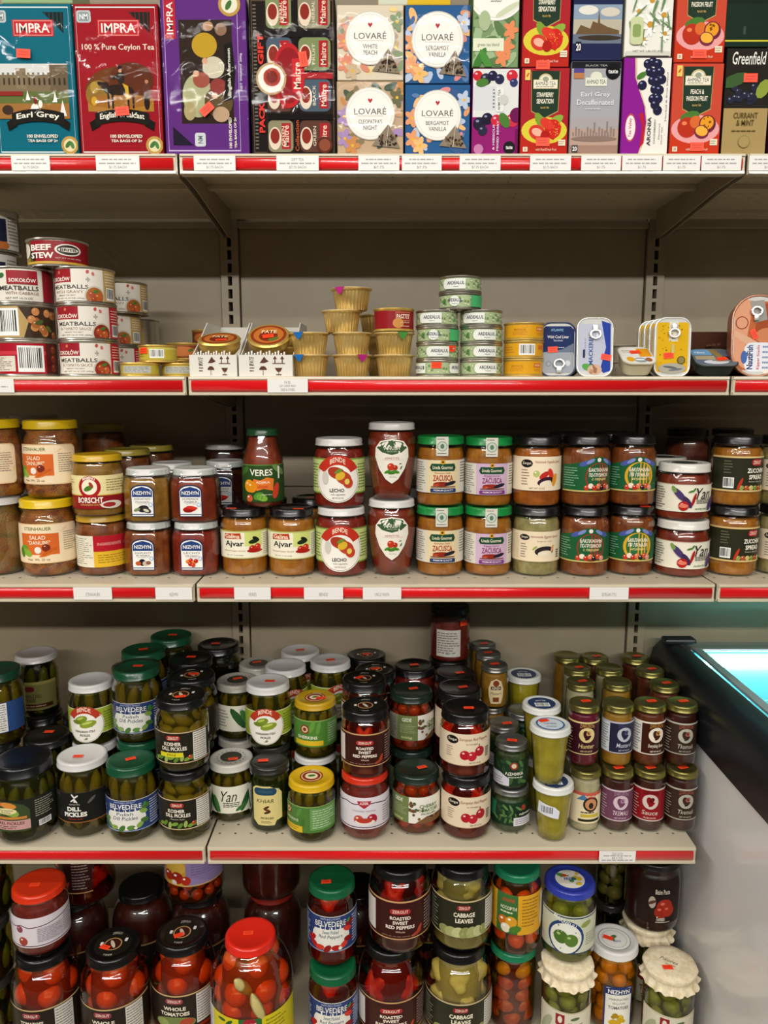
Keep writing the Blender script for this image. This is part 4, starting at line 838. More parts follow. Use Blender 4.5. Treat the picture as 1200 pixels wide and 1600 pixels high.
def d_bende(A):
    A.r(-1, .22, 1, .88, '#9aac34').r(-1, .86, 1, .88, '#d8dca8').r(-1, .22, 1, .24, '#d8dca8').lines(.5, .32, .95, .78, 7, '#5c7020', .35)
    A.c(0, .48, .47, '#efe9dc', n=36).c(0, .48, .455, '#8a8a60', n=36).c(0, .48, .445, '#f2ede2', n=36).band(0, .48, .30, .47, 28, 152, '#b83a24').t('BENDE', 0, .83, .36, .10, '#f0d8c0', .02, arc=.6)
    A.e(-.08, .62, .17, .09, '#7a8e2a', rot=20).e(-.10, .65, .10, .03, '#b4c458', rot=20).e(.09, .50, .22, .09, '#869a2e', rot=14).e(.07, .53, .14, .03, '#bccc62', rot=14).e(-.2, .55, .12, .05, '#6c8024', rot=-10)
    A.t('HUNGARIAN STYLE', 0, .32, .52, .055, '#3a3a20', .015, arc=-.25).t('PICKLES', 0, .21, .26, .06, '#3a3a20', .015)
K['bende']['label'] = (.10, .72, 1.6, d_bende)
kind('redlid', 'pepper_jar', 'jar', G4, .125, .0470, .042, L(.0435, .012, '#c82c14'), 'soft', ('paste', P_REDL), (.22, .72, 1.6, d_redlid), level=.97)
kind('redlid_s', 'pepper_jar', 'jar', 'jars on the bottom deck', .125, .0520, .046, L(.0475, .014, '#d03010'), 'soft', ('paste', P_REDL), (.20, .68, 1.5, d_redlid_side), level=.97)
kind('roast', 'pepper_jar', 'jar', G4, .128, .0460, .040, L(.0435, .018, '#0e0e0d', 'enamel', t_zerg), 'straight', ('pieces', 'pepper_red', '#7a2008'), (.20, .70, 1.6, d_roast))
kind('gede', 'tomato_jar', 'jar', G4, .118, .0470, .040, L(.0435, .015, '#16281e'), 'soft', ('pieces', 'tomato_small', '#7c4420'), (.24, .68, 1.6, d_gede))
kind('redpep', 'pepper_jar', 'jar', G4, .124, .0475, .041, L(.0445, .018, '#0c0c0b'), 'straight', ('pieces', 'pepper_red', '#8a2410'), (.22, .72, 1.6, d_redpep))
kind('redback', 'pepper_jar', 'jar', G4, .122, .0460, .040, L(.0430, .016, '#0c0c0b'), 'straight', ('paste', P_REDL), (.12, .62, .60, d_whiteback))
kind('adj_s', 'sauce_jar', 'jar', G4, .0885, .0330, .029, L(.0305, .012, '#8e8e8c', 'metal'), 'straight', ('paste', P_GRN), (.10, .68, 1.6, d_adjgreen), level=.9)
kind('adj_w', 'sauce_jar', 'jar', G4, .0885, .0375, .033, L(.0350, .012, '#8e8e8c', 'metal'), 'soft', ('paste', P_GRN), (.22, .72, 1.6, d_adjgreen2), level=.9)
kind('cup', 'sauce_cup', 'cup', G4, .112, .0365, .034, L(.0375, .013, '#dadad4', 'enamel', t_cup), 'cup', ('paste', P_YG), None, fn='panes', seg=112, level=.97)
kind('cupf', 'sauce_cup', 'cup', G4, .112, .0365, .034, L(.0375, .013, '#dadad4', 'enamel', t_cupf), 'cup', ('paste', P_YG), None, fn='panes', seg=112, level=.97)
ZL = lambda: L(.0290, .013, '#8a8248', 'metal')
for key, p, lab in (('z_crm', P_CRM, (.16, .68, 1.5, d_cream)), ('z_mag', P_MAG, (.22, .76, 1.5, zak('#3c1420', '#c89858', 'Hunter', 'NET WT 8.8 OZ', '#dcc88a'))), ('z_mus', P_MUS, (.24, .76, 1.5, zak('#24243c', '#4a4a6c', 'Mustard', 'NET WT 8.8 OZ', '#b8b8c4', .14, '#ccd0d4'))), ('z_evr', P_BRK, (.22, .76, 1.5, zak('#3c1a12', '#b8863c', 'Everything Sauce', 'NET WT 8.8 OZ', '#e8dcc8', .12, '#dcd8d0'))), ('z_brn', P_DK, (.22, .74, 1.5, zak('#3c2a20', '#a85a4c', 'Tkemali', 'NET WT 8.8 OZ', '#b8b4a4'))), ('z_pur', P_DK, (.20, .72, 1.5, zak('#6c4058', '#a88498', 'TKEMALI', 'NET WT 8.8 OZ', '#d4bcc8', 0, None))), ('z_red', P_DK, (.20, .74, 1.5, zak('#8e141c', '#4c0c10', 'Sauce', 'PLUM SAUCE', '#d8c4bc', -.12))), ('z_plain', P_BRK, None), ('z_plain_c', P_CRM, None), ('z_plain_m', P_MUS, None)):
    kind(key, 'sauce_jar', 'jar', G4, .122, .0300, .027, ZL(), 'straight', ('paste', p), lab, level=.95, seg=36)
kind('tanm', 'sauce_jar', 'jar', G4, .090, .0290, .026, L(.0275, .012, '#8c8a84', 'metal'), 'straight', ('paste', P_MUS), (.14, .74, .62, d_tanm), seg=36)
G5 = 'jars on the bottom deck'
kind('bigtom', 'tomato_jar', 'jar', G5, .200, .0640, .047, L(.0500, .018, '#0b0b0a', 'enamel', t_zerg), 'big', ('pieces', 'tomato', '#a83c18'), (.20, .56, 1.5, d_bigtom('WHOLE', 'TOMATOES')))
kind('bigtom2', 'tomato_jar', 'jar', G5, .200, .0640, .047, L(.0500, .018, '#0b0b0a', 'enamel', t_zerg), 'big', ('pieces', 'tomato', '#a83c18'), (.20, .56, 1.5, d_bigtom('TOMATOES', '& PICKLES')))
kind('giant', 'vegetable_jar', 'jar', G5, .240, .0790, .044, L(.0470, .016, '#d82818'), 'big', ('pieces', 'tomato', '#b04c18'), (.14, .52, 1.5, d_assort))
kind('bigpep', 'pepper_jar', 'jar', G5, .200, .0655, .047, L(.0500, .018, '#0b0b0a', 'enamel', t_zerg), 'big', ('pieces', 'pepper_big', '#a82810'), (.20, .56, 1.5, d_roast))
kind('bigcab', 'cabbage_jar', 'jar', G5, .200, .0655, .047, L(.0500, .018, '#0b0b0a', 'enamel', t_zerg), 'big', ('pieces', 'cabbage', '#b8a468'), (.20, .56, 1.5, d_cabb))
kind('uppep', 'pepper_jar', 'jar', G5, .165, .0600, .047, L(.0500, .018, '#0b0b0a'), 'soft', ('pieces', 'pepper_big', '#641408'), (.22, .70, 1.5, d_roast))
kind('upcab', 'cabbage_jar', 'jar', G5, .165, .0590, .047, L(.0500, .018, '#0b0b0a'), 'soft', ('pieces', 'cabbage_small', '#8c8050'), (.22, .68, 1.5, d_cabb))
kind('belvr', 'pepper_jar', 'jar', G5, .162, .0480, .043, L(.0445, .017, '#0d5a34'), 'soft', ('pieces', 'pepper_red', '#8e180c'), (.24, .70, 1.6, belv('pepper')))
kind('assg', 'vegetable_jar', 'jar', G5, .175, .0470, .042, L(.0440, .014, '#14744e'), 'soft', ('pieces', 'patisson', '#8c2c14'), None)
kind('assu', 'vegetable_jar', 'jar', G5, .170, .0490, .042, L(.0440, .014, '#14744e'), 'soft', ('pieces', 'tomato_orange', '#4c3410'), (.30, .78, 1.6, d_asgreen))
kind('feij', 'vegetable_jar', 'jar', G5, .150, .0510, .046, L(.0475, .014, '#2c3a9c', 'enamel', t_feij), 'soft', ('pieces', 'tomato_green', '#808838'), (.18, .70, 1.5, d_feij))
kind('tomc', 'tomato_jar', 'jar', G5, .172, .0475, .046, L(.0480, .018, '#dccba4', 'cloth', t_cloth), 'soft', ('pieces', 'tomato_green', '#6c7030'), (.06, .60, 1.5, d_tomat))
kind('nizy', 'tomato_jar', 'jar', G5, .178, .0480, .043, L(.0460, .016, '#d6d4d0', 'enamel', t_nizw), 'soft', ('pieces', 'tomato_yellow', '#b88420'), (.08, .62, .055, d_niz_y), panel=None)
K['nizy']['label'] = (.08, .62, .60, d_niz_y)
kind('mush', 'mushroom_jar', 'jar', G5, .160, .0340, .030, L(.0320, .014, '#2a2a26'), 'straight', ('pieces', 'mushroom', '#1e2014'), None)
kind('paste', 'paste_jar', 'jar', G5, .150, .0540, .047, L(.0500, .014, '#12120f'), 'soft', ('paste', speckle('#3c140c', '#2a0c08', 40, .4)), (.18, .80, .9, d_pastet))
kind('bigpurp', 'vegetable_jar', 'jar', G5, .165, .0620, .047, L(.0500, .016, '#c02818'), 'soft', ('pieces', 'tomato_small', '#40280f'), (.30, .78, 1.5, d_purple))
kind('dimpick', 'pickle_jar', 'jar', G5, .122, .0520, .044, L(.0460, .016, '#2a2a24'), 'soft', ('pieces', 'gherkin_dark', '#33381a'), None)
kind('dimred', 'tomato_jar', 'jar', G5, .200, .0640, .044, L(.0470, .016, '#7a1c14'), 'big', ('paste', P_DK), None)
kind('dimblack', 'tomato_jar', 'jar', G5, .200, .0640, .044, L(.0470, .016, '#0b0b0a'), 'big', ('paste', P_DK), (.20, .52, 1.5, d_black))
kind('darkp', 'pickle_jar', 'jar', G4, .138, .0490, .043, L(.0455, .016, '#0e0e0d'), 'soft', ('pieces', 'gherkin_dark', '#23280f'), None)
kind('oldlab', 'pickle_jar', 'jar', G4, .138, .0450, .041, L(.0425, .014, '#b8b4b0'), 'soft', ('pieces', 'gherkin_dark', '#23280f'), (.16, .62, 1.2, d_oldback))
kind('belv_w', 'pickle_jar', 'jar', G4, .148, .0500, .044, L(.0455, .017, '#16402c'), 'soft', ('pieces', 'gherkin', '#6a6424'), (.18, .60, 1.6, None))
def d_belv_side(A): A.r(-1, 0, 1, 1, '#2c4a80').r(-1, 0, -.1, .4, '#8a8a90').r(.02, .02, .5, .98, '#e2e0da').lines(.05, .05, .48, .95, 12, '#6a665c', .35, .1).dots(-.6, .05, 0, .3, 8, .06, ['#8a7c70', '#6a6a50'])
K['belv_w']['label'] = (.20, .62, 1.6, d_belv_side)
# ================================================================== the setting
S1, S2, S3, S4, S0 = 1.783, 1.431, 1.072, 0.568, 0.150     # shelf heights
XL, XR = -0.331, 0.583                                      # shelf joints
YB = 0.405                                                  # back panel
STEEL = speckle('#a0937c', '#94876f', 6, .42); STEEL_D = paint('#8a7e69', .45); SHELF = None
def shelf_material():
    """pale enamelled sheet steel with rows of small punched holes"""
    m, nt, b = new_mat('punched_shelf_steel'); N, L_ = nt.nodes.new, nt.links.new
    b.inputs['Base Color'].default_value = lin('#c4b9a2'); b.inputs['Roughness'].default_value = .35
    tc = N('ShaderNodeTexCoord'); mp = N('ShaderNodeMapping'); mp.inputs['Scale'].default_value = (1 / .030, 1 / .030, 1)
    fr = N('ShaderNodeVectorMath'); fr.operation = 'FRACTION'; sb = N('ShaderNodeVectorMath'); sb.operation = 'SUBTRACT'; sb.inputs[1].default_value = (.5, .5, 0)
    ml = N('ShaderNodeVectorMath'); ml.operation = 'MULTIPLY'; ml.inputs[1].default_value = (1, 1, 0)
    ln = N('ShaderNodeVectorMath'); ln.operation = 'LENGTH'; lt = N('ShaderNodeMath'); lt.operation = 'LESS_THAN'; lt.inputs[1].default_value = .085
    sx = N('ShaderNodeSeparateXYZ'); g = N('ShaderNodeMath'); g.operation = 'GREATER_THAN'; g.inputs[1].default_value = .018
    mu = N('ShaderNodeMath'); mu.operation = 'MULTIPLY'; tr = N('ShaderNodeBsdfTransparent'); mx = N('ShaderNodeMixShader')
    L_(tc.outputs['Object'], mp.inputs[0]); L_(mp.outputs[0], fr.inputs[0]); L_(fr.outputs[0], sb.inputs[0]); L_(sb.outputs[0], ml.inputs[0]); L_(ml.outputs[0], ln.inputs[0]); L_(ln.outputs['Value'], lt.inputs[0])
    L_(tc.outputs['Object'], sx.inputs[0]); L_(sx.outputs[1], g.inputs[0]); L_(lt.outputs[0], mu.inputs[0]); L_(g.outputs[0], mu.inputs[1])
    L_(mu.outputs[0], mx.inputs[0]); L_(b.outputs[0], mx.inputs[1]); L_(tr.outputs[0], mx.inputs[2]); L_(mx.outputs[0], nt.nodes['Material Output'].inputs[0])
    return m
SHELF = shelf_material(); LIP = paint('#cdc2a8', .32, 0, .3)
REDP = speckle('#e0151a', '#d31016', 3, .28, coat=.7); CREAMP = paint('#cbbf9f', .4)

bm = bmesh.new(); add_box(bm, -3, 3, -5.5, 1.2, -.02, 0)
struct(link(bpy.data.objects.new('floor', mesh_from(bm, 'floor', speckle('#8f8676', '#7c7466', 8, .35)))))
bm = bmesh.new(); add_box(bm, -3, 3, .56, .60, 0, 3.2)
struct(link(bpy.data.objects.new('wall_back', mesh_from(bm, 'wall_back', paint('#9a8f7c', .8)))))
bm = bmesh.new(); add_box(bm, -3, 3, -5.5, .60, 3.2, 3.24)
struct(link(bpy.data.objects.new('ceiling', mesh_from(bm, 'ceiling', paint('#cfc8ba', .9)))))

bm = bmesh.new(); add_box(bm, -3, 3, -2.40, -2.15, 0, 1.35)  # unseen slab added behind the camera to keep far tube light off the bottom row
struct(link(bpy.data.objects.new('wall_front', mesh_from(bm, 'wall_front', paint('#6a6256', .7)))))
# ---- gondola frame: uprights with slots, back panels, foot
fr = thing('shelving_frame', 'beige steel shelving frame with slotted uprights standing behind all the shelves', 'shelving', (0, YB, 0))
xs = [XL - .914, XL, XR, XR + .914]
for xu in xs:
    bm = bmesh.new()
    add_box(bm, xu - .019, xu - .0045, -.006, .030, 0, 2.15); add_box(bm, xu + .0045, xu + .019, -.006, .030, 0, 2.15)
    z = .12
    while z < 2.14:
        add_box(bm, xu - .0045, xu + .0045, -.006, .004, z, z + .0075); z += .0268
    part('upright', mesh_from(bm, 'upright', STEEL), fr)
    bm = bmesh.new(); add_box(bm, xu - .0045, xu + .0045, .029, .030, .01, 2.14)  # near-black backing, the shade inside the slots put into its colour
    part('slot_shade_strip', mesh_from(bm, 'slot_shade_strip', paint('#14120f', .8)), fr)
for a, b in zip(xs, xs[1:]):
    for z0, z1 in ((.05, .62), (.622, 1.19), (1.192, 1.755), (1.757, 2.14)):
        bm = bmesh.new(); add_box(bm, a + .021, b - .021, .004, .012, z0, z1, .0015)
        part('back_panel', mesh_from(bm, 'back_panel', STEEL), fr)
    bm = bmesh.new(); add_box(bm, a + .020, b - .020, -.007, .004, 1.746, 1.760, .002)
    part('cross_rail', mesh_from(bm, 'cross_rail', STEEL), fr)

# ---- shelves
def price_rail(t, x0, x1):
    """plastic ticket channel along the shelf front: cream edges and a red strip"""
    bm = bmesh.new()
    prism(bm, [(.0, .0), (-.0045, -.0008), (-.0050, -.0042), (-.0026, -.0050), (-.0014, -.0260), (-.0050, -.0270), (-.0050, -.0310), (.0, -.0318)], x0, x1)
    part('price_rail', mesh_from(bm, 'price_rail', LIP), t)
    bm = bmesh.new()
    prism(bm, [(-.0016, -.0052), (-.0040, -.0080), (-.0050, -.0120), (-.0052, -.0165), (-.0044, -.0215), (-.0024, -.0258)], x0 + .004, x1 - .004)
    part('red_strip', mesh_from(bm, 'red_strip', REDP, True), t)
def shelf(x0, x1, z, label, depth=.395, y0=0.0, brackets=True):
    t = thing('metal_shelf', label, 'shelf', (x0, y0, z), 0, 'beige metal shelves with red price strips')
    w = x1 - x0
    bm = bmesh.new(); add_box(bm, .001, w - .001, .0, depth - .004, -.0014, -.0002)
    part('shelf_deck', mesh_from(bm, 'shelf_deck', SHELF), t)
    bm = bmesh.new()
    add_box(bm, .001, w - .001, .0, .0012, -.031, -.0015); add_box(bm, .001, w - .001, .0012, .016, -.031, -.030)
    add_box(bm, .001, w - .001, depth - .006, depth - .004, -.020, -.0015); add_box(bm, .001, w - .001, .18, .20, -.010, -.0015)
    part('folded_edge', mesh_from(bm, 'folded_edge', LIP), t)
    price_rail(t, .0025, w - .0025)
    if brackets:
        for xb in (.004, w - .006):
            bm = bmesh.new()
            prism(bm, [(.004, -.030), (.004, -.002), (depth - .003, -.002), (depth - .003, -.060), (depth - .035, -.060), (.10, -.034)], xb, xb + .002)
            part('bracket', mesh_from(bm, 'bracket', STEEL), t)
    return t
NAMES = {S1: 'top shelf under the tea boxes', S2: 'second shelf under the cans', S3: 'middle shelf under the spread jars', S4: 'lower shelf under the pickle jars', S0: 'bottom deck'}
for z in (S1, S2, S3):
    shelf(XL - .914, XL - .001, z, 'left section of the ' + NAMES[z])
    shelf(XL + .001, XR - .001, z, 'wide central section of the ' + NAMES[z])
    shelf(XR + .001, XR + .914, z, 'right section of the ' + NAMES[z] + ', cut off by the photo')
shelf(XL - .914, XL - .001, S4, 'left section of the ' + NAMES[S4])
shelf(XL + .001, XR - .001, S4, 'wide central section of the ' + NAMES[S4] + ', ending beside the freezer')
bm = bmesh.new(); add_box(bm, 0, .912, 0, .50, -.150, 0)
for a, lb in ((XL - .914, 'left'), (XL + .001, 'right')):
    t = thing('base_deck', 'dark ' + lb + ' base deck at floor level under the bottom row of jars', 'shelf', (a, -.105, S0))
    bm = bmesh.new(); add_box(bm, 0, .912, 0, .50, -.02, 0, .001); part('shelf_deck', mesh_from(bm, 'shelf_deck', LIP), t)
    bm = bmesh.new(); add_box(bm, 0, .912, .02, .03, -.15, -.02); part('kick_plate', mesh_from(bm, 'kick_plate', STEEL_D), t)
    price_rail(t, .0025, .910)

# ---- paper price tags in the rails
def price_tag(u0, u1, z, lines, where):
    """white slip held on the rail of the shelf at height z"""
    xa, xb = x_at(u0, -.006, z - .015), x_at(u1, -.006, z - .015); w = xb - xa
    A = Art(w, .0225, int(u0)); A.r(-1, 0, 1, 1, '#e9e6e0')
    n = len(lines)
    for i, (s_, ww) in enumerate(lines):
        hgt = .20 if n > 1 else .26; yy = .86 - (i + .5) * (.78 / n) if n > 1 else .42
        if s_: A.t(s_, 0, yy, ww, hgt if n > 1 else hgt, '#7a7876')
        else: A.lines(-ww / 1.1, yy - .10, ww / 1.1, yy + .10, 1, '#a8a6a4', .5, .05)
    bm = bmesh.new(); add_box(bm, -w / 2, w / 2, -.0003, .0003, 0, .0225)
    bm.faces.ensure_lookup_table()
    me = art_mesh('price_tag', A, flat_front(-.0003), (paint('#e9e6e0', .4),), bm)
    o = bpy.data.objects.new('price_tag', me); COL.objects.link(o); o.location = ((xa + xb) / 2, -.0063, z - .0268)
    tag(o, where, 'price tag', 'white price tags on the shelf rails')
P175, P775 = [(None, .8), (None, .95), ('$1.75 EACH', .8)], [(None, .7), (None, .95), ('$7.75', .5)]
for u0, u1, ln, wh in ((18, 78, P175, 'white price tag under the teal tea box'), (150, 218, P175, 'white price tag under the red tea box'), (303, 368, P175, 'white price tag under the purple tea box'),
    (432, 498, [('GIFT TEA', .6), (None, .95), ('$7.75 EACH', .8)], 'white price tag under the black gift pack of tea'), (560, 624, P775, 'white price tag under the cream floral tea boxes'), (628, 690, P775, 'white price tag under the blue floral tea boxes'),
    (718, 782, [(None, .8), (None, .95), ('$7.75 EACH', .8)], 'white price tag under the berry tea box lying on its side'), (828, 892, [(None, .8), (None, .95), ('$3.75 EACH', .7)], 'white price tag under the strawberry tea boxes'),
    (908, 970, [(None, .8), (None, .9), ('$1.75', .4)], 'white price tag under the grey tea box'), (972, 1034, [(None, .8), (None, .9), ('$1.75', .4)], 'white price tag under the purple and white berry tea box'), (1036, 1094, [(None, .8), (None, .9), ('$1.75', .4)], 'white price tag under the peach tea boxes'),
    (1096, 1158, [(None, .8), (None, .9), ('$1.75', .4)], 'white price tag under the gold and black tea box, left of the joint'), (1170, 1232, [(None, .8), (None, .9), ('$1.75', .4)], 'white price tag at the right end of the top rail, right of the joint')):
    price_tag(u0, u1, S1, ln, wh)
price_tag(-40, 22, S2, [(None, .8)], 'white price tag on the second rail at the left edge')
price_tag(418, 481, S2, [('PATE', .3), ('LIGHT, CHICKEN, FRENCH', .8), ('GEESE & OTHERS', .7)], 'white price tag on the second rail below the gold cups')
for u0, u1, tx, wh in ((115, 175, 'STEINHAUER', 'white name tag on the middle rail below the yellow-lidded jars'), (243, 300, 'NIZHYN', 'white name tag on the middle rail just left of the joint'), (366, 423, 'VERES', 'white name tag on the middle rail below the Ajvar jars, right of the joint'), (475, 536, 'BENDE', 'white name tag on the middle rail below the round-label lecho jar'), (567, 627, 'UNCLE VANYA', 'white name tag on the middle rail below the tapered red jars'), (921, 982, 'GEORGIAN STYLE', 'white name tag alone on the right half of the middle rail')):
    price_tag(u0, u1, S3, [(tx, .75 if len(tx) > 6 else .45)], wh)
price_tag(936, 993, S4, [('ZAKUSON', .6), (None, .85), ('$8.5 OZ', .6), (None, .95)], 'white price tag on the lower rail under the gold-lidded jars')

# ================================================================== tea boxes
CELLO = clear('cellophane', '#ffffff', 0.05, .42, .34, 19, 1.4, .0)
def carton(name, u0, u1, z0, z1, dep, side, art, label, wrap=False, y=.006, group='tea boxes on the top shelf', rz=0.0, cat='tea box', stk=None):
    zm = (z0 + z1) / 2; xa, xb = x_at(u0, y, zm), x_at(u1, y, zm); w, h = (xb - xa) - .0012, z1 - z0 - .0006
    t = thing(name, label, cat, ((xa + xb) / 2, y, z0), rz, group)
    bm = bmesh.new(); add_box(bm, -w / 2, w / 2, 0, dep, 0, h, .0012); mats = [paint(side, .6)]
    A = Art(w - .002, h - .002, int(u0 + z0 * 10)); art(A); A.bake(bm, mats, flat_front(-.0001), oz=.001, rough=.6, lift=.00003)
    me = bpy.data.meshes.new('box'); bm.to_mesh(me); bm.free()
    for m in mats: me.materials.append(m)
    part('box', me, t)
    if wrap:
        bm = bmesh.new(); add_box(bm, -w / 2 - .0005, w / 2 + .0005, -.0035, dep + .001, -.0001, h + .0016, .002)
        part('cellophane_wrap', mesh_from(bm, 'cellophane_wrap', CELLO, True), t)
    if stk:
        sx, sz, rr = stk; A = Art(.022, .013, 3); A.r(-1, 0, 1, 1, '#ff4a26').lines(-.7, .2, .7, .8, 2, '#c8301a', .5, .1)
        me = art_mesh('price_sticker', A, flat_front(-.0046 if wrap else -.0018), oz=-.0065)
        part('price_sticker', me, t, (sx * w / 2, 0, sz * h), (0, rr, 0))
    return t
def rotL(art):
    """turn an upright design a quarter turn anticlockwise"""
    def f(A):
        B = Art(A.h, A.w, 9); art(B)
        for vs, fs, col in B.it: A.it.append(([(-(y - A.w / 2) if False else (A.w / 2 - y), x + A.h / 2) for x, y in vs], fs, col))
    return f
def scene_castle(A, x0, y0, x1, y1):
    X = lambda t: x0 + (x1 - x0) * t; Y = lambda t: y0 + (y1 - y0) * t
    A.r(x0, y0, x1, y1, '#cfd0cc').r(x0, y0, x1, Y(.62), '#5c6a34').r(X(0), Y(.50), X(1), Y(.80), '#7a6a50').r(X(.28), Y(.55), X(.42), Y(.92), '#85735a').r(X(.75), Y(.5), X(1), Y(.98), '#6a5a44')
    for i in range(14): A.r(X(.03 + i * .07), Y(.62), X(.055 + i * .07), Y(.74), '#3c3226').r(X(.02 + i * .07), Y(.80), X(.05 + i * .07), Y(.84), '#7a6a50')
    A.r(x0, y0, x1, Y(.28), '#9a6a34').r(X(0), Y(.42), X(.36), Y(.50), '#8a2a24').e(X(.52), Y(.18), .10, (y1 - y0) * .10, '#e8e4d8').e(X(.60), Y(.27), .05, (y1 - y0) * .07, '#e8e4d8').e(X(.14), Y(.16), .14, (y1 - y0) * .09, '#3c2a20').p([(X(.86), Y(.05)), (X(.96), Y(.05)), (X(.91), Y(.34))], '#e8e2dc').p([(X(.78), Y(.30)), (X(.84), Y(.30)), (X(.81), Y(.50))], '#e8e2dc').p([(X(.40), Y(.34)), (X(.46), Y(.34)), (X(.43), Y(.52))], '#e8e2dc').e(X(.53), Y(.34), .04, .03, '#7a2420')
def ribbon(A, txt, x0, x1, y, hgt):
    A.p([(x0 - .10, y - hgt * .9), (x0 + .12, y - hgt * .5), (x0 + .12, y + hgt * .3), (x0 - .14, y - .02)], '#16140f').p([(x1 + .10, y - hgt * .9), (x1 - .12, y - hgt * .5), (x1 - .12, y + hgt * .3), (x1 + .14, y - .02)], '#16140f')
    n = 8; top = [(x0 + (x1 - x0) * i / n, y + hgt * (.5 + .35 * (1 - (2 * i / n - 1) ** 2))) for i in range(n + 1)]; bot = [(a, b - hgt) for a, b in top]
    for i in range(n): A.p([bot[i], bot[i + 1], top[i + 1], top[i]], '#1c1914')
    A.t(txt, (x0 + x1) / 2, y + .16 * hgt, (x1 - x0) * .82, hgt * .58, '#efe8d8', .02, arc=.32)
def impra(bg, pic, rib, title=None):
    def f(A):
        A.r(-1, 0, 1, 1, bg).frame('#d8e0dc', .018, .008, -.96, .012, .94, .985); A.r(-.955, .02, .935, .975, bg)
        A.p([(.30, .95), (.82, .95), (.80, .81)], '#1c2420'); [A.r(.36 + i * .1, .91 - .02 * i, .37 + i * .1, .95, bg) for i in range(5)]
        A.rr(-.94, .88, -.60, .96, '#b8c0c0', .2).rr(-.90, .89, -.64, .95, '#8a9496', .2).t('NM', -.77, .92, .2, .035, '#e8ecec', .02)
        A.r(-.46, .79, .56, .90, '#b8242c').frame('#d88a84', .015, .006, -.43, .795, .53, .895); A.t('IMPRA', .05, .845, .82, .062, '#f2e8dc', .01)
        if title: A.t(title, .02, .715, 1.74, .05, '#f0e2d0', .005)
        pic(A); ribbon(A, rib, -.62, .70, .235, .085)
        A.t('100 ENVELOPED', .12, .122, .78, .024, '#e6e0d0', .03).t('TEA BAGS OF 2g', .12, .088, .76, .024, '#e6e0d0', .03)
        A.c(.80, .06, .062, '#b8924a', n=28).c(.80, .06, .046, '#e4d8b0', n=24).leaf(.78, .06, .07, 50, '#4a7a3c', .5).leaf(.84, .055, .06, 100, '#5c8a4a', .5).c(.8, .06, .02, '#e4d8b0') if False else A.c(.80, .06, .062, '#b8924a', n=28).c(.80, .06, .044, '#ded2a4', n=24).leaf(.76, .065, .06, 50, '#3f7038', .5).leaf(.86, .06, .055, 110, '#4f8044', .5)
    return f
def pic_castle(A): scene_castle(A, -.96, .24, .84, .61)
def pic_rider(A):
    A.e(-.05, .42, .78, .17, '#6a3a18').e(.3, .50, .55, .12, '#5a2a16').e(-.5, .40, .32, .10, '#8a6a2c').r(-.78, .29, .82, .38, '#a8762c').e(.0, .36, .8, .05, '#9a6424')
    A.e(-.02, .435, .36, .036, '#2a1a14').e(-.34, .46, .10, .03, '#2a1a14', rot=40).e(-.44, .475, .09, .015, '#2a1a14', rot=-20)
    for x in (-.30, -.20, .18, .30): A.p([(x, .43), (x + .06, .43), (x + .05, .31), (x + .01, .31)], '#241610')
    A.e(.05, .52, .09, .05, '#2a241c').e(.04, .58, .05, .016, '#1c1610').c(.04, .562, .012, '#c89070').p([(.08, .48), (.22, .46), (.24, .37), (.16, .37), (.14, .44)], '#c8a030').p([(.0, .55), (-.16, .52), (-.14, .50), (.02, .52)], '#2a241c')
    A.e(.66, .42, .10, .06, '#5c3426').e(.66, .35, .07, .05, '#241a18').c(.67, .49, .013, '#b88060').e(-.60, .45, .10, .04, '#a88a3c').e(-.62, .36, .07, .03, '#c89c2c')
def pic_party(A):
    A.r(-.60, .20, .66, .86, '#2c2018').e(-.2, .38, .36, .14, '#a8a880').e(.3, .34, .34, .10, '#5c4a2c').e(.0, .70, .3, .08, '#b89428').e(.1, .82, .12, .03, '#b08868').e(.4, .80, .14, .04, '#8a6a54').e(.2, .56, .26, .07, '#c8c0a8').e(-.1, .48, .2, .05, '#9a5040').e(.35, .26, .2, .05, '#b89a7c').e(-.4, .28, .14, .06, '#a89a6c').e(.3, .44, .2, .05, '#8a3a34').c(.0, .60, .02, '#d0a080').c(.22, .38, .02, '#d0a080').c(-.22, .52, .02, '#d0a080')
def t_purple(A):
    A.r(-1, 0, 1, 1, '#5c2a78').frame('#c8b4d8', .012, .008, -.94, .02, .80, 1.0); A.r(-.93, .028, .79, 1, '#5c2a78'); pic_party(A)
    A.r(-.93, .74, -.66, .995, '#b02434').tv('IMPRA', -.795, .87, .20, .15, '#f2e8dc', bold=.01)
    A.c(.62, .955, .075, '#b8924a').c(.62, .955, .055, '#e0dcc4').leaf(.60, .95, .07, 60, '#3f7038', .5)
    A.p([(.42, .34), (.66, .36), (.72, .53), (.66, .72), (.46, .70), (.50, .53)], '#16140f').tv('English Afternoon', .58, .53, .30, .10, '#efe8d8', bold=.015)
    A.tv('100 ENVELOPED', .56, .14, .20, .07, '#e6e0d0', bold=.03).tv('TEA BAGS OF 2g', .69, .14, .20, .07, '#e6e0d0', bold=.03).tv('NET WEIGHT 200g', .86, .53, .24, .07, '#d8c8e4', bold=.02)
    A.p([(-.82, .18), (-.82, .06), (-.34, .06)], '#20182c').rr(-.30, .05, -.04, .14, '#c8ccd0', .2).tv('NM', -.17, .095, .05, .12, '#6a7078', bold=.02)
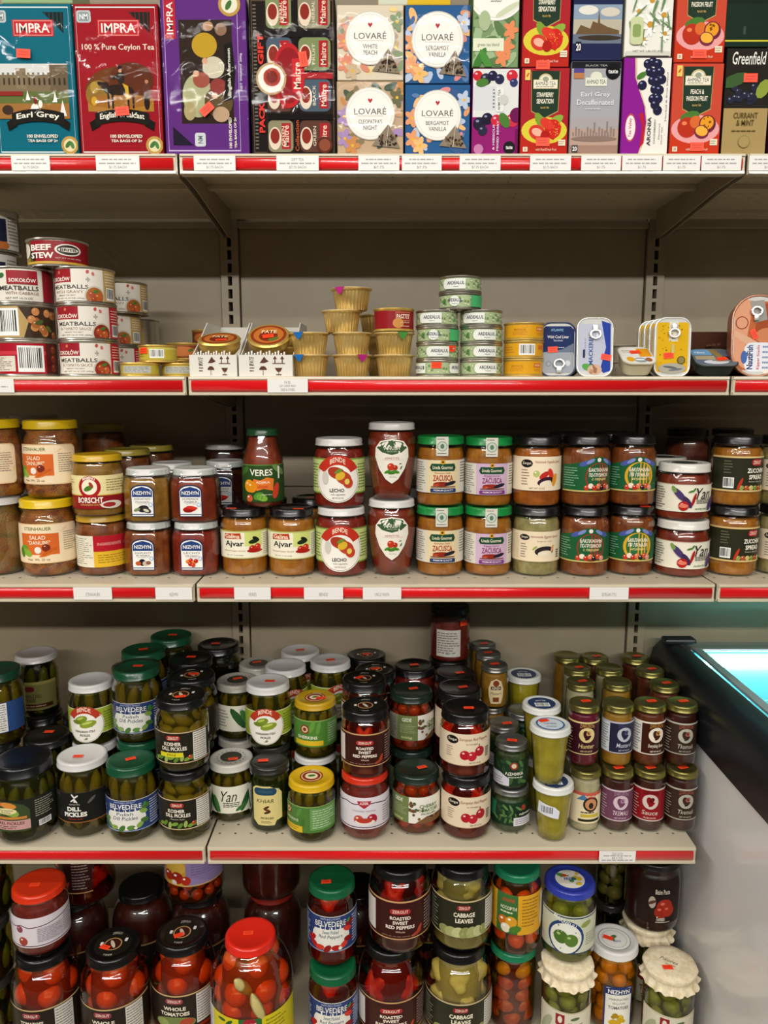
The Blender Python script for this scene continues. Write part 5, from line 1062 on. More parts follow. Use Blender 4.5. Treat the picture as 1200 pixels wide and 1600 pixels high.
def t_gift(A):
    A.r(-1, 0, 1, 1, '#1c1614').frame('#5c4838', .02, .006, -.97, .01, .97, .99); A.r(-.66, .0, .94, .98, '#241a16')
    A.lines(-.93, .03, -.85, .97, 40, '#7a7266', .4, .1)
    for r0 in (.0, .265, .53, .795):
        for c0, c1, cup in ((-.62, -.02, 0), (.14, .90, 1)):
            y0, y1 = r0 + .015, r0 + .225; base = ('#8a8468', '#5c3a30', '#4c5c6a', '#7c8a5c')[int(r0 * 4 + cup) % 4]
            A.rr(c0, y0, c1, y1, base, .2).e(c0 + .16, y0 + .09, .15, .075, '#e0cfb8').e(c0 + .16, y0 + .105, .11, .05, '#8a2c20'); A.r(c1 - .28, y0 + .02, c1 - .06, y1 - .02, '#a8242a').tv('Maitre', c1 - .17, (y0 + y1) / 2, .14, .13, '#f0d8c0', bold=.01)
            A.tv(('GREEN', 'BLACK', 'FRUIT', 'HERBAL')[int(r0 * 5) % 4], c0 + .36, (y0 + y1) / 2, .13, .07, '#e8dcc4')
    A.r(-.62, .225, .95, .265, '#14100e').r(-.62, .755, .95, .795, '#14100e').r(.02, 0, .13, 1, '#14100e').r(-.62, .49, .95, .53, '#a8242a')
    A.e(-.1, .51, .38, .21, '#b8242a').e(-.1, .51, .33, .18, '#8e1c22').r(-.02, .40, .22, .62, '#c82830').tv('Maitre', .10, .51, .17, .17, '#f4e0c8', bold=.015)
    A.c(-.52, .49, .105, '#b89a70').c(-.52, .49, .09, '#ece4d8').c(-.50, .50, .06, '#a83a2c').c(-.50, .50, .04, '#7a1c14')
    A.tv('GIFT', -.76, .68, .20, .14, '#d83a30', bold=.04).tv('PACK', -.76, .24, .20, .14, '#d83a30', bold=.04).tv('Collection', .08, .12, .20, .09, '#c85a34', bold=.01).c(.74, .06, .055, '#5c2a1c').c(.74, .06, .04, '#8a4a34')
def lovare(bg, flora, title):
    def f(A):
        A.r(-1, 0, 1, 1, bg)
        for i in range(26):
            x, y = A.rnd.uniform(-.95, .95), A.rnd.uniform(.05, .95)
            if abs(x) < .5 and .3 < y < .85: x = math.copysign(A.rnd.uniform(.6, .95), x)
            A.leaf(x, y, A.rnd.uniform(.12, .24), A.rnd.uniform(0, 180), A.rnd.choice(flora), .5)
        for x, y, c in ((-.78, .22, flora[0]), (-.55, .12, flora[1]), (.82, .78, flora[2]), (-.8, .52, flora[0])):
            for k in range(5): A.leaf(x + .1 * math.cos(k * 1.257), y + .07 * math.sin(k * 1.257), .15, k * 72, c, .55)
            A.c(x, y, .022, '#e0b040')
        A.c(0, .56, .365, '#cfc8ba', n=40).c(0, .56, .35, '#efece4', n=40).c(0, .56, .325, '#d8d2c6', n=40).c(0, .56, .318, '#efece4', n=40)
        A.p([(0, .70), (-.07, .745), (-.055, .765), (-.03, .768), (0, .75), (.03, .768), (.055, .765), (.07, .745)], '#b8303c')
        A.t('LOVARÉ', 0, .60, .98, .105, '#54443c', .0).r(-.4, .525, .4, .53, '#b8a890').t(title[0], 0, .45, .72 if len(title[0]) > 6 else .45, .06, '#4a4640').t(title[1], 0, .365, .55 if len(title[1]) > 5 else .42, .06, '#4a4640')
        A.p([(.05, .12), (.92, .08), (.56, .42)], '#8a7c6a').dots(.25, .12, .8, .26, 40, .018, ['#3c2c20', '#5a4430', '#2a2018', '#7a6a50']).p([(.56, .42), (.575, .42), (.5, .1), (.48, .1)], '#cfc4b0')
    return f
def t_soursop(A):
    A.r(-1, 0, 1, 1, '#7a9468'); [A.leaf(A.rnd.uniform(-.9, .9), A.rnd.uniform(.05, .7), .25, A.rnd.uniform(0, 180), A.rnd.choice(('#9cb488', '#5c7a4c', '#b8c8a0', '#86a070')), .4) for _ in range(26)]
    A.c(0, .86, .36, '#efece4', n=36).c(0, .86, .33, '#d8d2c6', n=36).c(0, .86, .323, '#efece4', n=36).t('LOVARÉ', 0, .94, .9, .10, '#54443c').t('BAHAMIAN', 0, .80, .62, .055, '#4a4640', .01).t('SOURSOP', 0, .725, .5, .055, '#4a4640', .01)
    A.e(-.5, .5, .26, .11, '#a8b890').e(.5, .62, .12, .16, '#c8d0b0', rot=-60)
    for x, y in ((.66, .40), (.5, .22), (.3, .1)):
        for k in range(5): A.leaf(x + .12 * math.cos(k * 1.257), y + .045 * math.sin(k * 1.257), .13, k * 72, '#e08a5c', .5)
    A.r(-1, .17, .36, .31, '#dfe2c8').t('green tea blend', -.32, .235, .95, .05, '#54503c'); A.leaf(-.7, .08, .3, 60, '#3f7a34', .3).leaf(-.4, .06, .3, 120, '#4c8a3c', .3)
def t_berry(A):
    A.r(-1, 0, 1, 1, '#dcdcd8').r(-1, 0, 1, .44, '#8e1c6c').r(-1, .52, .0, .80, '#d2d4d6')
    for x, y, r, c in ((-.8, .92, .06, '#c82830'), (-.45, .88, .07, '#2a2a3c'), (-.15, .92, .06, '#22203c'), (.15, .88, .06, '#282848'), (.7, .92, .07, '#c82a38'), (.78, .84, .05, '#323a6c'), (-.7, .36, .08, '#242034'), (-.35, .42, .07, '#1e1c30'), (.05, .40, .07, '#c82a40'), (.75, .40, .08, '#c83048'), (-.55, .28, .06, '#2c2840')): A.fruit(x, y, r, c, '#e8b8c0' if c[1] == 'c' else '#8a8aa8')
    A.leaf(-.6, .84, .16, 10, '#4a7a34', .6).leaf(.4, .4, .2, 120, '#4a7a34', .6)
    A.rr(.02, .50, .36, .78, '#e4e4e0', .2).tv('AHMAD TEA', .15, .64, .24, .11, '#4a4a48', up=True, bold=.01).c(.34, .64, .06, '#c8c8c0').tv('MIXED BERRY', .12, .22, .36, .09, '#e8cfe0', bold=.02).tv('& HIBISCUS', -.06, .20, .30, .09, '#e8cfe0', bold=.02).c(-.72, .06, .06, '#c07aa8').c(.64, .08, .075, '#1c1a1c').t('taste', .64, .08, .3, .04, '#e8e8e4', .02).c(.95, .46, .09, '#6c1450').r(.9, .0, 1, .3, '#6c1450').lines(-.12, .54, -.04, .78, 6, '#6a6a6a')
def ahmad(top, bot, l1, l2, fruitfn, panel='#24382a'):
    def f(A):
        A.r(-1, 0, 1, 1, top).r(-1, 0, 1, .22, bot).e(0, .28, .98, .16, bot if False else '#d8c83c' if fruitfn is f_straw else '#e8a0a0')
        A.p([(-.58, .50), (0, .42), (.58, .50), (.62, .96), (-.62, .96)], '#b89a5c').p([(-.56, .51), (0, .43), (.56, .51), (.60, .97), (-.60, .97)], panel)
        A.e(0, .86, .30, .08, '#c8b88a').e(0, .86, .25, .062, '#e8e2cc').r(-.52, .765, .52, .87, '#c8b88a').r(-.50, .772, .50, .863, '#ece6d2').e(0, .875, .13, .03, '#9aa08a').t('AHMAD TEA', 0, .825, .88, .045, '#3a3a2c', .0).lines(-.4, .78, .4, .80, 1, '#7a7a60')
        A.t(l1, 0, .695, .72 if len(l1) > 8 else .55, .055, '#f0ead4', .02).t(l2, 0, .62, .86 if len(l2) > 10 else .72, .055, '#f0ead4', .02).t('BLACK TEA', 0, .545, .36, .022, '#c8a85c', .02)
        fruitfn(A); A.rr(-.90, .03, -.70, .085, '#e8dcc0', .1).t('20', -.80, .057, .1, .03, '#8a3a24', .02).r(-.88, .86, -.66, .98, '#e8c86a').leaf(-.77, .92, .06, 60, '#c85a2a').r(.62, .10, .92, .17, '#e8e0c4').lines(.64, .11, .9, .16, 2, '#8a7a50').t('with Real Dried Fruit', .1, .055, .9, .028, '#f4d8c0', 0, .1)
    return f
def f_straw(A): A.leaf(-.2, .40, .2, 120, '#7a9a34', .5).leaf(.5, .40, .2, 30, '#8aaa3c', .5).p([(.10, .42), (.34, .40), (.74, .33), (.66, .24), (.40, .17), (.18, .20), (.02, .30)], '#c8201c').e(.40, .30, .32, .11, '#cc2620').e(.10, .36, .2, .09, '#d83a2c', rot=60).e(-.30, .26, .36, .085, '#d03a2c', rot=-20).e(-.3, .26, .24, .045, '#ecaf98', rot=-20).dots(.15, .22, .65, .38, 20, .006, ['#e8b040']).e(.05, .22, .2, .06, '#b01c18')
def f_peach(A): A.leaf(-.25, .42, .24, 15, '#4c7a34', .5).fruit(-.34, .30, .115, '#b8321c', '#e88050').e(-.0, .36, .24, .07, '#d86a30', rot=-30).e(.48, .34, .34, .10, '#6a2438', rot=40).e(.46, .35, .28, .075, '#e89a28', rot=40).e(.26, .25, .30, .075, '#7a2c40', rot=-12).e(.26, .26, .25, .055, '#f0b040', rot=-12).dots(.3, .28, .6, .42, 10, .012, ['#7a4a14'])
def t_evening(A): A.r(-1, 0, 1, 1, '#22284c').r(-1, .18, 1, .60, '#b8b09c').r(-1, .44, 1, .60, '#8a9cb0').e(-.4, .54, .4, .05, '#e0dcd0').e(.5, .52, .4, .05, '#cfc8b8').r(-1, .18, 1, .28, '#6a7484').p([(-.9, .28), (-.7, .38), (-.3, .34), (-.2, .42), (.0, .40), (.05, .56), (.1, .40), (.4, .36), (.9, .32), (.9, .28)], '#6c5438').e(.1, .24, .9, .03, '#3c3428').t('Evening Tea', .05, .93, 1.3, .075, '#d8dce4', .01).t('Decaffeinated', .05, .82, 1.4, .075, '#d8dce4', .01).t('A finest night', .05, .73, .9, .03, '#a8acc0', 0, .1).r(-.88, .08, -.64, .2, '#14182c').t('20', -.76, .14, .2, .08, '#e8e8e4', .03)
def t_greydecaf(A): A.r(-1, 0, 1, 1, '#a4a4a8').r(-1, .93, 1, 1, '#1c1c20').t('BLACK TEA', .0, .962, .9, .02, '#a0a0a0', .02).r(-1, 0, 1, .40, '#b89a8a').r(-1, .28, 1, .40, '#a8a0a0').r(-1, .0, 1, .1, '#a08070'); [A.r(-.9 + i * .12, .20, -.83 + i * .12, .24 + .02 * ((i * 7) % 4), '#8a7c78') for i in range(15)]; A.r(-.02, .24, .04, .35, '#8a7c78').r(.5, .24, .56, .36, '#8a7c78').e(0, .17, .95, .03, '#8a7468').e(0, .84, .24, .055, '#dcdcc8').r(-.44, .74, .44, .83, '#e0e0d0').t('AHMAD TEA', 0, .785, .78, .045, '#3a3a2c').t('Earl Grey', 0, .645, 1.2, .06, '#e0e0e4', .01).t('Decaffeinated', 0, .565, 1.5, .06, '#e0e0e4', .01).lines(-.4, .48, .4, .51, 1, '#d0d0d4').c(.68, .895, .085, '#141418').t('taste', .68, .895, .4, .04, '#e8e8e4', .02).r(-.92, .88, -.5, .93, '#54488a').r(-.92, .82, -.5, .88, '#b87a4a').r(-.9, .02, -.66, .1, '#3c3a3c').t('20', -.78, .06, .18, .05, '#e8e8e4', .03)
def t_chamo(A):
    A.r(-1, 0, 1, 1, '#e8e6dc').t('ROMANIAN', .1, .93, 1.4, .09, '#2c3230', .02).t('Healthy tea', .1, .86, .6, .03, '#5a5c50').t('CHAMOMILE', .08, .76, 1.1, .055, '#4a5a54', .01).t('Herbal Tea', .08, .69, .5, .03, '#5a5c50', .01)
    for x, y, r in ((.1, .60, .09), (-.45, .48, .08), (.05, .34, .10), (.62, .44, .09), (.7, .24, .07), (-.2, .18, .06)):
        for k in range(9): A.leaf(x + r * .8 * math.cos(k * .7) * 1.5, y + r * .8 * math.sin(k * .7), r * 1.1, math.degrees(k * .7) if True else 0, '#f4f2ec', .35)
        A.c(x, y, r * .36, '#c8963c')
    [A.leaf(A.rnd.uniform(-.8, .9), A.rnd.uniform(.12, .6), .2, A.rnd.uniform(30, 150), '#6a8a5c', .1) for _ in range(14)]; A.rr(-.8, .12, -.25, .42, '#c8cfa0', .3).rr(-.7, .2, -.35, .34, '#8aa060', .3).r(-.95, .0, .95, .05, '#d0cfc0').t('NET WT 1.06 OZ (30g)', 0, .045, 1.3, .03, '#4a4c44', .01)
def t_aronia(A):
    A.r(-1, 0, 1, 1, '#ece8de').p([(-1, 0), (-.25, 0), (-.1, .1), (.0, .2), (.05, .34), (-.05, .5), (-.3, .66), (-.5, .8), (-.55, 1), (-1, 1)], '#8a1c8e').p([(-.25, 0), (-.18, 0), (.03, .15), (.10, .34), (.0, .5), (-.24, .66), (-.42, .8), (-.46, 1), (-.55, 1), (-.5, .8), (-.3, .66), (-.05, .5), (.05, .34), (.0, .2)], '#d8c0a0')
    A.e(-.62, .28, .24, .15, '#b84a58').e(-.62, .28, .21, .13, '#f0e4e4').tv('Tea Valley', -.62, .28, .20, .16, '#a83040', bold=.01)
    A.p([(-.28, .42), (-.1, .44), (.0, .3), (-.02, .12), (-.2, .06), (-.16, .16), (-.12, .3)], '#b82034')
    for x, y in ((.0, .94), (.2, .96), (.42, .94), (.1, .86), (.32, .85), (.54, .86), (.22, .77), (.44, .76), (.62, .78), (.34, .68), (.54, .67), (.28, .58), (.5, .58), (-.2, .72), (.5, .46), (.38, .52)): A.fruit(x, y, .05, '#20203c', '#8a90b8')
    A.leaf(-.25, .82, .12, 30, '#4a7a34', .5).tv('ARONIA', .18, .24, .30, .16, '#241c28', bold=.01).tv('CHOKEBERRY', .42, .24, .26, .07, '#4a4450').tv('Flavored', .62, .24, .16, .06, '#7a6a70').tv('FRUIT TEA', .74, .2, .18, .05, '#7a6a70').tv('Herbal & fruit blend', .86, .6, .5, .06, '#7a6a70')
def t_jas(A): A.r(-1, 0, 1, 1, '#1a2c22').r(-1, .42, 1, 1, '#16241c').t('JASMINE', .02, .80, 1.0, .07, '#c8c08a', .01).t('DREAM', .1, .70, .8, .07, '#c8c08a', .01).r(-.2, .12, -.08, .2, '#3c4a3c').r(-1, .05, 1, .065, '#d8cc3c')
def t_curr(A):
    A.r(-1, 0, 1, 1, '#24221c').t('Greenfield', .0, .91, 1.5, .12, '#e8e6dc', .01, .08).r(-1, 0, 1, .44, '#a8905c')
    [A.fruit(A.rnd.uniform(-.8, .8), A.rnd.uniform(.50, .66), .035, '#28283c', '#9098a8') for _ in range(22)]; A.leaf(.7, .62, .2, 60, '#8a9a3c', .6).leaf(-.6, .70, .3, 20, '#3c5a30', .4).t('CURRANT', .0, .37, 1.1, .055, '#5c4c24', .01).t('& MINT', .0, .30, .8, .055, '#5c4c24', .01).lines(-.6, .21, .6, .24, 1, '#6c5c34').ring(0, .12, .06, .006, '#8a7440', '#a8905c')
def t_greenb(A): A.r(-1, 0, 1, 1, '#b8c8a0').r(-1, 0, 1, .12, '#8aa878')
def t_yell(A): A.r(-1, 0, 1, 1, '#d8b028').r(-1, 0, -.2, 1, '#c8ccb8').leaf(.3, .4, .6, 20, '#6a8a3c')
zt = z_at(5, .006)
carton('tea_box', -10, 118, S1, zt, .09, '#0e5a68', impra('#066274', pic_castle, 'Earl Grey'), 'teal box of 100 Earl Grey tea bags at the left end of the top shelf', True, stk=(-.2, .67, .05))
carton('tea_box', 120, 252, S1, zt, .09, '#7a1420', impra('#961420', pic_rider, 'English Breakfast', '100 % Pure Ceylon Tea'), 'red box of 100 English Breakfast tea bags with a horse rider picture', True, stk=(.06, .29, -.08))
carton('tea_box', 254, 388, S1, z_at(-6, .006), .09, '#3c1a54', t_purple, 'purple box of English Afternoon tea standing on its side, writing running upwards', True, stk=(.02, .29, -.7))
carton('tea_gift_pack', 391, 525, S1, z_at(-4, .006), .10, '#1c1614', t_gift, 'black shrink-wrapped gift pack of tea with little red cup pictures', True, stk=(.25, .61, 1.4))
zm = z_at(126, .006)
PEACHF = ['#d88a70', '#c8b090', '#8a9a78', '#e8d08a', '#b8a8a0', '#e0a890']; CLEO = ['#a88ab8', '#c88a50', '#6a6a4c', '#8a7a5c', '#c8a078', '#4a5a4c']; BLUEF = ['#e09a6c', '#e8b878', '#b8c4d8', '#3a5a8a', '#5c7ca8', '#d88a8a']
carton('tea_box', 526, 631, S1, zm, .10, '#a89070', lovare('#c0a484', CLEO, ("CLEOPATRA'S", 'NIGHT')), "brown floral tea box reading Cleopatra's Night, under the cream one", True)
carton('tea_box', 526, 631, zm, z_at(7, .006), .10, '#cfc0a4', lovare('#d8cbb4', PEACHF, ('WHITE', 'PEACH')), 'cream floral tea box reading White Peach, on top of the brown one', True)
zm = z_at(131, .006)
carton('tea_box', 632, 735, S1, zm, .10, '#1c3a64', lovare('#2a5a8c', BLUEF, ('BERGAMOT', 'VANILLA')), 'blue Bergamot Vanilla tea box, lower of the two', False)
carton('tea_box', 632, 735, zm, z_at(7, .006), .10, '#1c3a64', lovare('#2a5a8c', BLUEF, ('BERGAMOT', 'VANILLA')), 'blue Bergamot Vanilla tea box, upper of the two', True)
z7 = z_at(7, .006) + .001
carton('tea_box', 590, 705, z7, z7 + .05, .09, '#c8a83c', t_yell, 'yellow and pale box lying across the top of the floral tea boxes', False, y=.012)
carton('tea_box', 0, 112, zt + .002, zt + .06, .08, '#a8b88c', t_greenb, 'pale green box resting on top of the teal tea box', False, y=.012)
def pair(u0, u1, vsplit, lo, hi, dep, sidel, sideh, labl, labh, stl=None, sth=None, hi_h=.137, off=0):
    zs = z_at(vsplit, .006)
    carton('tea_box', u0, u1, S1, zs, dep, sidel, lo, labl, False, stk=stl)
    carton('tea_box', u0 + off, u1 + off, zs, zs + hi_h, dep, sideh, hi, labh, False, stk=sth)
pair(737, 811, 106, t_berry, t_soursop, .07, '#8e1c6c', '#5c7a4c', 'magenta and white mixed berry tea box turned on its side', 'light green soursop tea box on top of the berry tea box', off=1)
pair(813, 889, 105, ahmad('#a8242c', '#b8281c', 'STRAWBERRY', 'SENSATION', f_straw), ahmad('#a8242c', '#b8281c', 'STRAWBERRY', 'SENSATION', f_straw), .07, '#8e1c24', '#8e1c24', 'strawberry tea box, lower of the two', 'strawberry tea box, upper of the two', (-.05, .15, 0), (-.1, .02, 0), off=3)
pair(890, 969, 95, t_greydecaf, t_evening, .07, '#6a6a70', '#1c2040', 'grey decaffeinated Earl Grey tea box with a pale skyline picture', 'dark blue evening tea box with a city skyline, above the grey one', off=5)
pair(971, 1047, 89, t_aronia, t_chamo, .07, '#5c145c', '#c8c4b4', 'purple and white chokeberry tea box with dark berries', 'white chamomile tea box with daisies, above the chokeberry box', off=6)
pair(1048, 1128, 98, ahmad('#c84a34', '#c8381c', 'PEACH &', 'PASSION FRUIT', f_peach), ahmad('#c84a34', '#c8381c', 'PEACH &', 'PASSION FRUIT', f_peach), .07, '#a83424', '#a83424', 'peach and passion fruit tea box, lower of the two', 'peach and passion fruit tea box, upper of the two', (.1, .09, 0), (.0, .09, 0), off=8)
pair(1130, 1202, 74, t_curr, t_jas, .07, '#14120f', '#101a14', 'black and gold currant and mint tea box', 'dark green jasmine tea box above the black and gold box', (.1, .72, 0), (-.4, .78, .2), hi_h=.15, off=6)
carton('tea_box', 1204, 1280, S1, z_at(110, .006), .07, '#3c1c2c', lambda A: A.r(-1, 0, 1, 1, '#3c2030').lines(-.8, .1, .8, .9, 8, '#8a6a70'), 'dark maroon tea box cut off by the right edge of the photo')

# ================================================================== cans
TIN = paint('#b8b4a8', .28, .9); GOLD = paint('#d8b45c', .32, .6); FOIL = speckle('#e0c078', '#c8a458', 30, .34, .55)
def can_mesh(r, h, mat):
    return mesh_from(lathe([(0, .002), (r * .86, .002), (r * .9, 0), (r, .0003), (r + .0006, .0016), (r, .003), (r - .0012, .0042), (r - .0012, h - .0042), (r, h - .003), (r + .0006, h - .0016), (r, h - .0003), (r * .93, h), (r * .9, h - .002), (0, h - .0022)], 48), 'can_body', mat, True, .7)
_can = {}
def can(key, u, y, z, r, h, art, label, body=TIN, rz=0.0, half=1.75, group='round cans on the second shelf', x=None, st=None, name='food_can'):
    if key not in _can:
        A = Art(2 * half * r, h - .009, 4); art(A)
        _can[key] = (can_mesh(r, h, body), art_mesh('label', A, round_wall(lambda z_: r - .0012, r), oz=.0045, step=.006, base=.0002, rough=.3))
    t = thing(name, label, 'can', (x_at(u, y, z + h / 2) if x is None else x, y, z), rz, group)
    part('can_body', _can[key][0], t); part('label', _can[key][1], t)
    if st is not None: sticker(t, 0, 0, h * st[1], st[0], r - .0008, .017, .010)
    return t
def sok(l1, l2, endcol, bowl):
    def f(A):
        A.r(-1, 0, 1, 1, '#e2dbce').r(-.62, .58, -.02, 1, '#98202a').t('SOKOŁÓW', -.30, .70, .52, .16, '#f0e8dc', .02).c(-.3, .90, .05, '#c87a50')
        A.t(l1, -.10, .44, .82, .13, '#3c3a34', .015).t(l2, -.12, .28, .66, .09, '#8a6a5c', .0).t('READY TO EAT', -.14, .17, .40, .04, '#4a4640').t('NET WT 14.10 OZ (400g)', -.10, .07, .66, .055, '#4a4640')
        A.c(.42, .14, .34, '#c8c0b0').c(.42, .14, .29, bowl).fruit(.36, .2, .11, '#a84a28', '#e0a070').fruit(.48, .12, .12, '#b85a30', '#e0a070').fruit(.4, .04, .09, '#a04424', '#e0a070').leaf(.44, .3, .2, 20, '#4a7a34', .5)
        A.leaf(.3, .92, .12, 60, '#c04a44', .8).leaf(.40, .86, .12, 100, '#d07068', .8).r(.26, .66, .34, .70, '#a8a498').r(.29, .60, .31, .76, '#a8a498')
        A.r(.60, 0, 1, 1, endcol).lines(.64, .5, .95, .94, 5, '#e8dcc8', .3).bars(.66, .05, .9, .45).e(-.75, .35, .12, .3, '#8a3a30').leaf(-.72, .9, .2, 60, '#5c7a3c', .6).leaf(-.7, .2, .3, 30, '#7a2c2c', .5)
    return f
def c_barcode(A): A.r(-1, 0, 1, 1, '#b89a60').r(-.95, .0, -.6, 1, '#d8ccb0').bars(-.42, .06, .12, .94, n=12).p([(.2, 0), (.3, .5), (.12, 1), (1, 1), (1, 0)], '#3c2c1c'); [A.fruit(A.rnd.uniform(.3, .95), A.rnd.uniform(.1, .9), .13, A.rnd.choice(('#b87440', '#a86434', '#c88850')), '#e0b080') for _ in range(14)]; A.leaf(.5, .5, .3, 20, '#4a5c2c', .5).leaf(.7, .3, .3, -40, '#5c6c34', .5)
def c_red(A): A.r(-1, 0, 1, 1, '#a81828').r(-1, .62, 1, .74, '#c83a44').r(-.95, .08, -.0, .58, '#ddd4c4').lines(-.92, .1, -.05, .55, 7, '#7a6a60').bars(.05, .06, .55, .92, n=12).r(.6, 0, 1, 1, '#54201c'); [A.fruit(.8, y, .14, '#8a3a24', '#c07a58') for y in (.2, .5, .8)]
def c_cabb(A): A.r(-1, 0, 1, 1, '#e2dbce').e(-.75, .6, .42, .6, '#6a3a24'); [A.fruit(A.rnd.uniform(-1, -.5), A.rnd.uniform(.35, .95), .13, '#9a5430', '#d09068') for _ in range(9)]; A.c(-.42, .28, .24, '#b85434').t('NEW', -.42, .28, .2, .12, '#e8dcc8', .02).leaf(-.16, .8, .22, 20, '#3c6a34', .7).r(-.05, .52, .52, .96, '#98202a').t('SOKOŁÓW', .24, .66, .50, .15, '#f0e8dc', .02).t('MEATBALLS', .16, .40, .74, .14, '#3c3a34', .015).t('WITH CABBAGE', .22, .24, .62, .09, '#8a6a5c').t('NET WT 14.10 OZ', .16, .08, .5, .06, '#4a4640').r(.62, 0, 1, 1, '#8e1c28')
def c_stew(A): A.r(-1, 0, 1, 1, '#8e1c24').r(-1, 0, -.36, 1, '#5c5434').e(-.62, .55, .2, .4, '#d8d0c0').e(-.5, .6, .12, .3, '#e8e0d4').e(-.6, .15, .3, .15, '#8a7a34').p([(-.36, 0), (-.28, 0), (-.2, .4), (-.36, .6)], '#2c1c14').t('BEEF', -.12, .70, .44, .26, '#f0e8dc', .035).t('STEW', -.10, .36, .48, .26, '#f0e8dc', .035).r(-.5, 0, 1, .10, '#c8a040').e(.42, .62, .26, .26, '#e8e0d4').e(.42, .62, .22, .21, '#3a3430').e(.42, .62, .20, .10, '#e8e0d4').t('BRITIS', .42, .62, .32, .12, '#3a3430', .03).t('NET WT 14 OZ (400g)', .42, .24, .5, .08, '#e0a090', .02)
def c_navy(A): A.r(-1, 0, 1, 1, '#cfcac0').e(-.2, .6, .62, .75, '#d8d4cc').e(-.24, .6, .56, .68, '#1e1c34').ring(-.10, .5, .18, .03, '#c8c4b8', '#1e1c34').e(.3, .1, .4, .2, '#b86a34').e(.2, .12, .2, .14, '#d89a5c').leaf(.4, .28, .2, 20, '#4a6a34', .5).r(.44, .2, .66, .8, '#22243c').lines(.7, .1, .98, .9, 9, '#7a766c')
H = .060; R_ = .0495
MB = sok('MEATBALLS', 'WITH GRAVY', '#b89a60', '#a8642c'); MT = sok('MEATBALLS', 'IN TOMATO SAUCE', '#b81c2c', '#8a2c1c')
G2 = 'meatball cans at the left end of the second shelf'
x1 = x_at(40, .055, S2 + .09); x2 = x_at(137, .055, S2 + .09)
can('red', 0, .055, S2, R_, H, c_red, 'red and white can with a barcode, at the bottom of the leftmost stack', rz=0, x=x1, group=G2)
can('bar', 0, .055, S2 + H, R_, H, c_barcode, 'tan can with a large barcode, in the middle of the leftmost stack', rz=0, x=x1, group=G2)
can('cab', 0, .055, S2 + 2 * H, R_, H, c_cabb, 'white meatball can with a leaf print, on top of the leftmost stack', rz=0, x=x1, group=G2)
can('mt', 0, .055, S2, R_, H, MT, 'meatballs in tomato sauce can at the bottom of its front stack', x=x2, group=G2, rz=.08)
can('mt', 0, .055, S2 + H, R_, H, MT, 'meatballs in tomato sauce can in the middle of its front stack', x=x2, group=G2, rz=.10)
can('mb', 0, .055, S2 + 2 * H, R_, H, MB, 'meatballs with gravy can just under the beef stew can', x=x2, group=G2, rz=-.08)
can('stew', 91, .060, S2 + 3 * H, .0500, .046, c_stew, 'flat red beef stew can lying on top of two white can stacks', rz=0)
can('mt2', 183, .235, S2, R_, H, MT, 'meatball can at the floor of the rear stack, mostly hidden by yellow tins', group=G2)
can('mb2', 180, .235, S2 + H, R_, H, MB, 'meatballs with gravy can in the middle of the rear stack', group=G2, rz=-.1)
can('mb2', 190, .235, S2 + 2 * H, R_, H, MB, 'meatballs with gravy can on top of the rear stack', group=G2, rz=.05)
can('mt2', 208, .345, S2, R_, H, MT, 'dim can behind the rear meatball stack, at the bottom', group=G2)
can('mb2', 212, .345, S2 + H, R_, H, MB, 'dim can behind the rear meatball stack, its tan side showing', group=G2, rz=-1.1)
for i, lb in enumerate(('bottom', 'second', 'third', 'top')):
    can('navy', -18, .165, S2 + i * .0745, .0530, .0745, c_navy, 'white can with a navy oval, ' + lb + ' of the tall stack at the left edge', group='navy oval cans at the left edge', rz=-.1)
def c_tuna(A): A.r(-1, 0, 1, 1, '#b8a83c').r(-1, .8, 1, 1, '#c8bc5c').bars(-.1, .15, .34, .85).lines(-.8, .2, -.2, .8, 4, '#7a6c1c')
def c_tuna2(A): A.r(-1, 0, 1, 1, '#b8a83c').r(-.4, .1, .5, .9, '#b8b8b0').lines(-.36, .15, .46, .85, 4, '#7a7a74')
GT = 'small yellow tins at the left'
ya = .06
can('t2', 219, ya, S2, .0335, .024, c_tuna2, 'small yellow-green tin on the shelf, left of the pair', GOLD, group=GT, name='small_tin')
can('t2', 282, ya + .03, S2, .0335, .024, c_tuna2, 'small yellow-green tin on the shelf, right of the pair', GOLD, group=GT, name='small_tin')
can('t1', 247, ya + .015, S2 + .0245, .0335, .030, c_tuna, 'small yellow-green tin with a barcode and orange sticker, on top of the pair', GOLD, group=GT, name='small_tin', st=(-.55, .5))
def c_meat(A): A.r(-1, 0, 1, 1, '#7a3a20').e(0, .5, .5, .4, '#b86a34').leaf(.3, .6, .5, 20, '#4a6a2c', .5)
for i, (u, y, z, lb) in enumerate(((287, .19, S2, 'dim round tin behind the yellow tins, lower'), (290, .19, S2 + .032, 'dim round tin behind the yellow tins, upper'), (326, .30, S2, 'dim brown tin at the back beside the white tray, lower'), (326, .30, S2 + .032, 'dim brown tin at the back beside the white tray, second'), (328, .30, S2 + .064, 'dim brown tin at the back beside the white tray, topmost'))):
    can('meat', u, y, z, .036, .032, c_meat, lb, GOLD, group=GT, name='small_tin')

